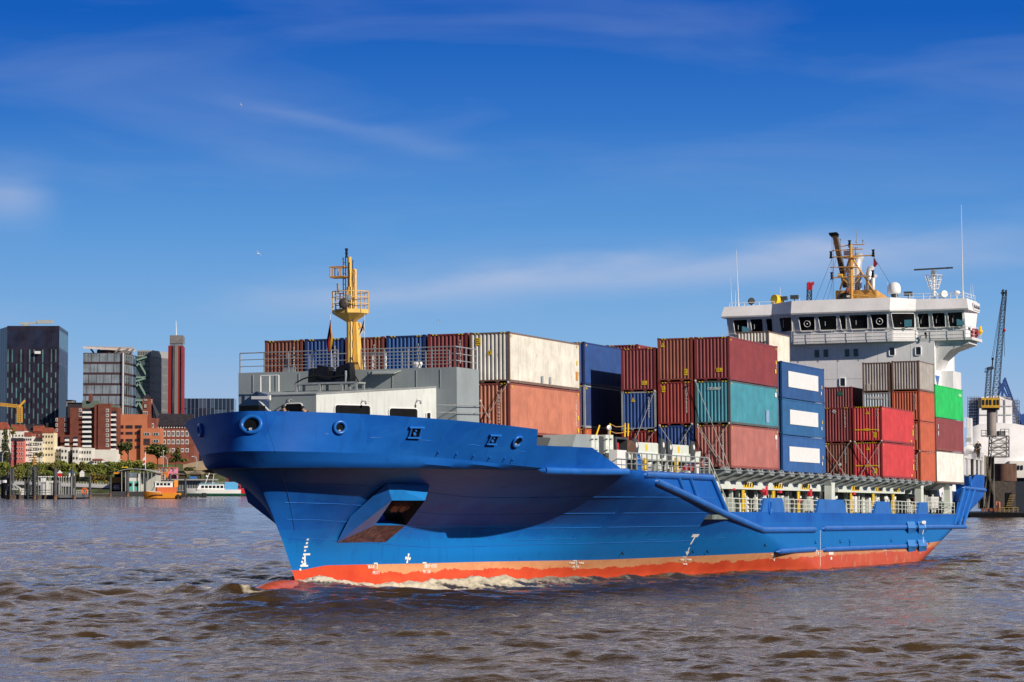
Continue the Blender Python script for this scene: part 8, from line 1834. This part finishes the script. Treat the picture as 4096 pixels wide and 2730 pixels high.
    # wake streak beyond the stern
    foam += .34*np.clip((xs_-112)/12, 0, 1)*np.exp(-((ysh+7)/4.5)**2)*np.exp(-np.clip(xs_-112, 0, None)/90)
    foam += .3*np.clip((xs_-116)/20, 0, 1)*np.exp(-((ysh+1)/10)**2)*np.exp(-np.clip(xs_-112, 0, None)/160)
    nr, nc = X.shape
    me = bpy.data.meshes.new('water')
    co = np.stack([X, Y, Z], -1).reshape(-1, 3).astype(np.float32)
    me.vertices.add(nr*nc); me.vertices.foreach_set('co', co.ravel())
    idx = np.arange(nr*nc).reshape(nr, nc)
    q = np.stack([idx[:-1, :-1], idx[:-1, 1:], idx[1:, 1:], idx[1:, :-1]], -1).reshape(-1, 4)
    me.loops.add(q.size); me.loops.foreach_set('vertex_index', q.ravel().astype(np.int32))
    me.polygons.add(len(q)); me.polygons.foreach_set('loop_start', np.arange(0, q.size, 4, dtype=np.int32)); 
    me.update(calc_edges=True); me.validate()
    me.polygons.foreach_set('use_smooth', np.ones(len(me.polygons), dtype=bool))
    a = me.attributes.new('foam', 'FLOAT', 'POINT'); a.data.foreach_set('value', foam.ravel().astype(np.float32))
    o = bpy.data.objects.new('water', me); COL.objects.link(o); o['kind'] = 'structure'
    m = bpy.data.materials.new('river_water'); m.use_nodes = True; t = m.node_tree; t.nodes.clear(); Lk = t.links.new
    on = nd(t, 'ShaderNodeOutputMaterial'); b = nd(t, 'ShaderNodeBsdfPrincipled')
    b.inputs['Roughness'].default_value = .07; b.inputs['IOR'].default_value = 1.33; b.inputs['Specular IOR Level'].default_value = .5
    geo = nd(t, 'ShaderNodeNewGeometry')
    def noise(sc3, s, det=4, ro=.6, rot=0):
        mp_ = nd(t, 'ShaderNodeMapping'); mp_.inputs['Scale'].default_value = sc3; mp_.inputs['Rotation'].default_value = (0, 0, rot); Lk(geo.outputs['Position'], mp_.inputs[0])
        n_ = nd(t, 'ShaderNodeTexNoise'); n_.inputs['Scale'].default_value = s; n_.inputs['Detail'].default_value = det; n_.inputs['Roughness'].default_value = ro
        Lk(mp_.outputs[0], n_.inputs['Vector']); return n_.outputs[0]
    base = ramp(t, [(.3, (.042, .024, .010)), (.7, (.080, .048, .019))]); Lk(noise((1, .35, 1), .12, 3), base.inputs[0])
    fa = nd(t, 'ShaderNodeAttribute'); fa.attribute_name = 'foam'
    fn = noise((1, .6, 1), 1.6, 9, .75)
    ad = nd(t, 'ShaderNodeMath', operation='ADD'); Lk(fa.outputs['Fac'], ad.inputs[0]); Lk(fn, ad.inputs[1])
    fr = ramp(t, [(.90/2, (0, 0, 0)), (1.32/2, (1, 1, 1))]); hf = nd(t, 'ShaderNodeMath', operation='MULTIPLY'); hf.inputs[1].default_value = .5; Lk(ad.outputs[0], hf.inputs[0]); Lk(hf.outputs[0], fr.inputs[0])
    gt = nd(t, 'ShaderNodeMath', operation='GREATER_THAN'); gt.inputs[1].default_value = .03; Lk(fa.outputs['Fac'], gt.inputs[0])
    ff = nd(t, 'ShaderNodeMath', operation='MULTIPLY'); Lk(fr.outputs[0], ff.inputs[0]); Lk(gt.outputs[0], ff.inputs[1])
    mx_ = nd(t, 'ShaderNodeMixRGB'); mx_.inputs[2].default_value = (.74, .66, .50, 1); Lk(ff.outputs[0], mx_.inputs[0]); Lk(base.outputs[0], mx_.inputs[1]); Lk(mx_.outputs[0], b.inputs['Base Color'])
    rg = nd(t, 'ShaderNodeMapRange'); rg.inputs[3].default_value = .07; rg.inputs[4].default_value = .8; Lk(ff.outputs[0], rg.inputs[0]); Lk(rg.outputs[0], b.inputs['Roughness'])
    b1 = nd(t, 'ShaderNodeBump'); b1.inputs['Strength'].default_value = 1.0; b1.inputs['Distance'].default_value = .09; Lk(noise((.62, 1.0, 1), 3.1, 5, .62, R_(-8)), b1.inputs['Height'])
    b2 = nd(t, 'ShaderNodeBump'); b2.inputs['Strength'].default_value = 1.0; b2.inputs['Distance'].default_value = .09; Lk(noise((.42, 1.0, 1), .62, 4, .6, R_(10)), b2.inputs['Height']); Lk(b2.outputs[0], b1.inputs['Normal'])
    Lk(b1.outputs[0], b.inputs['Normal']); Lk(b.outputs[0], on.inputs[0])
    me.materials.append(m)
build_water()
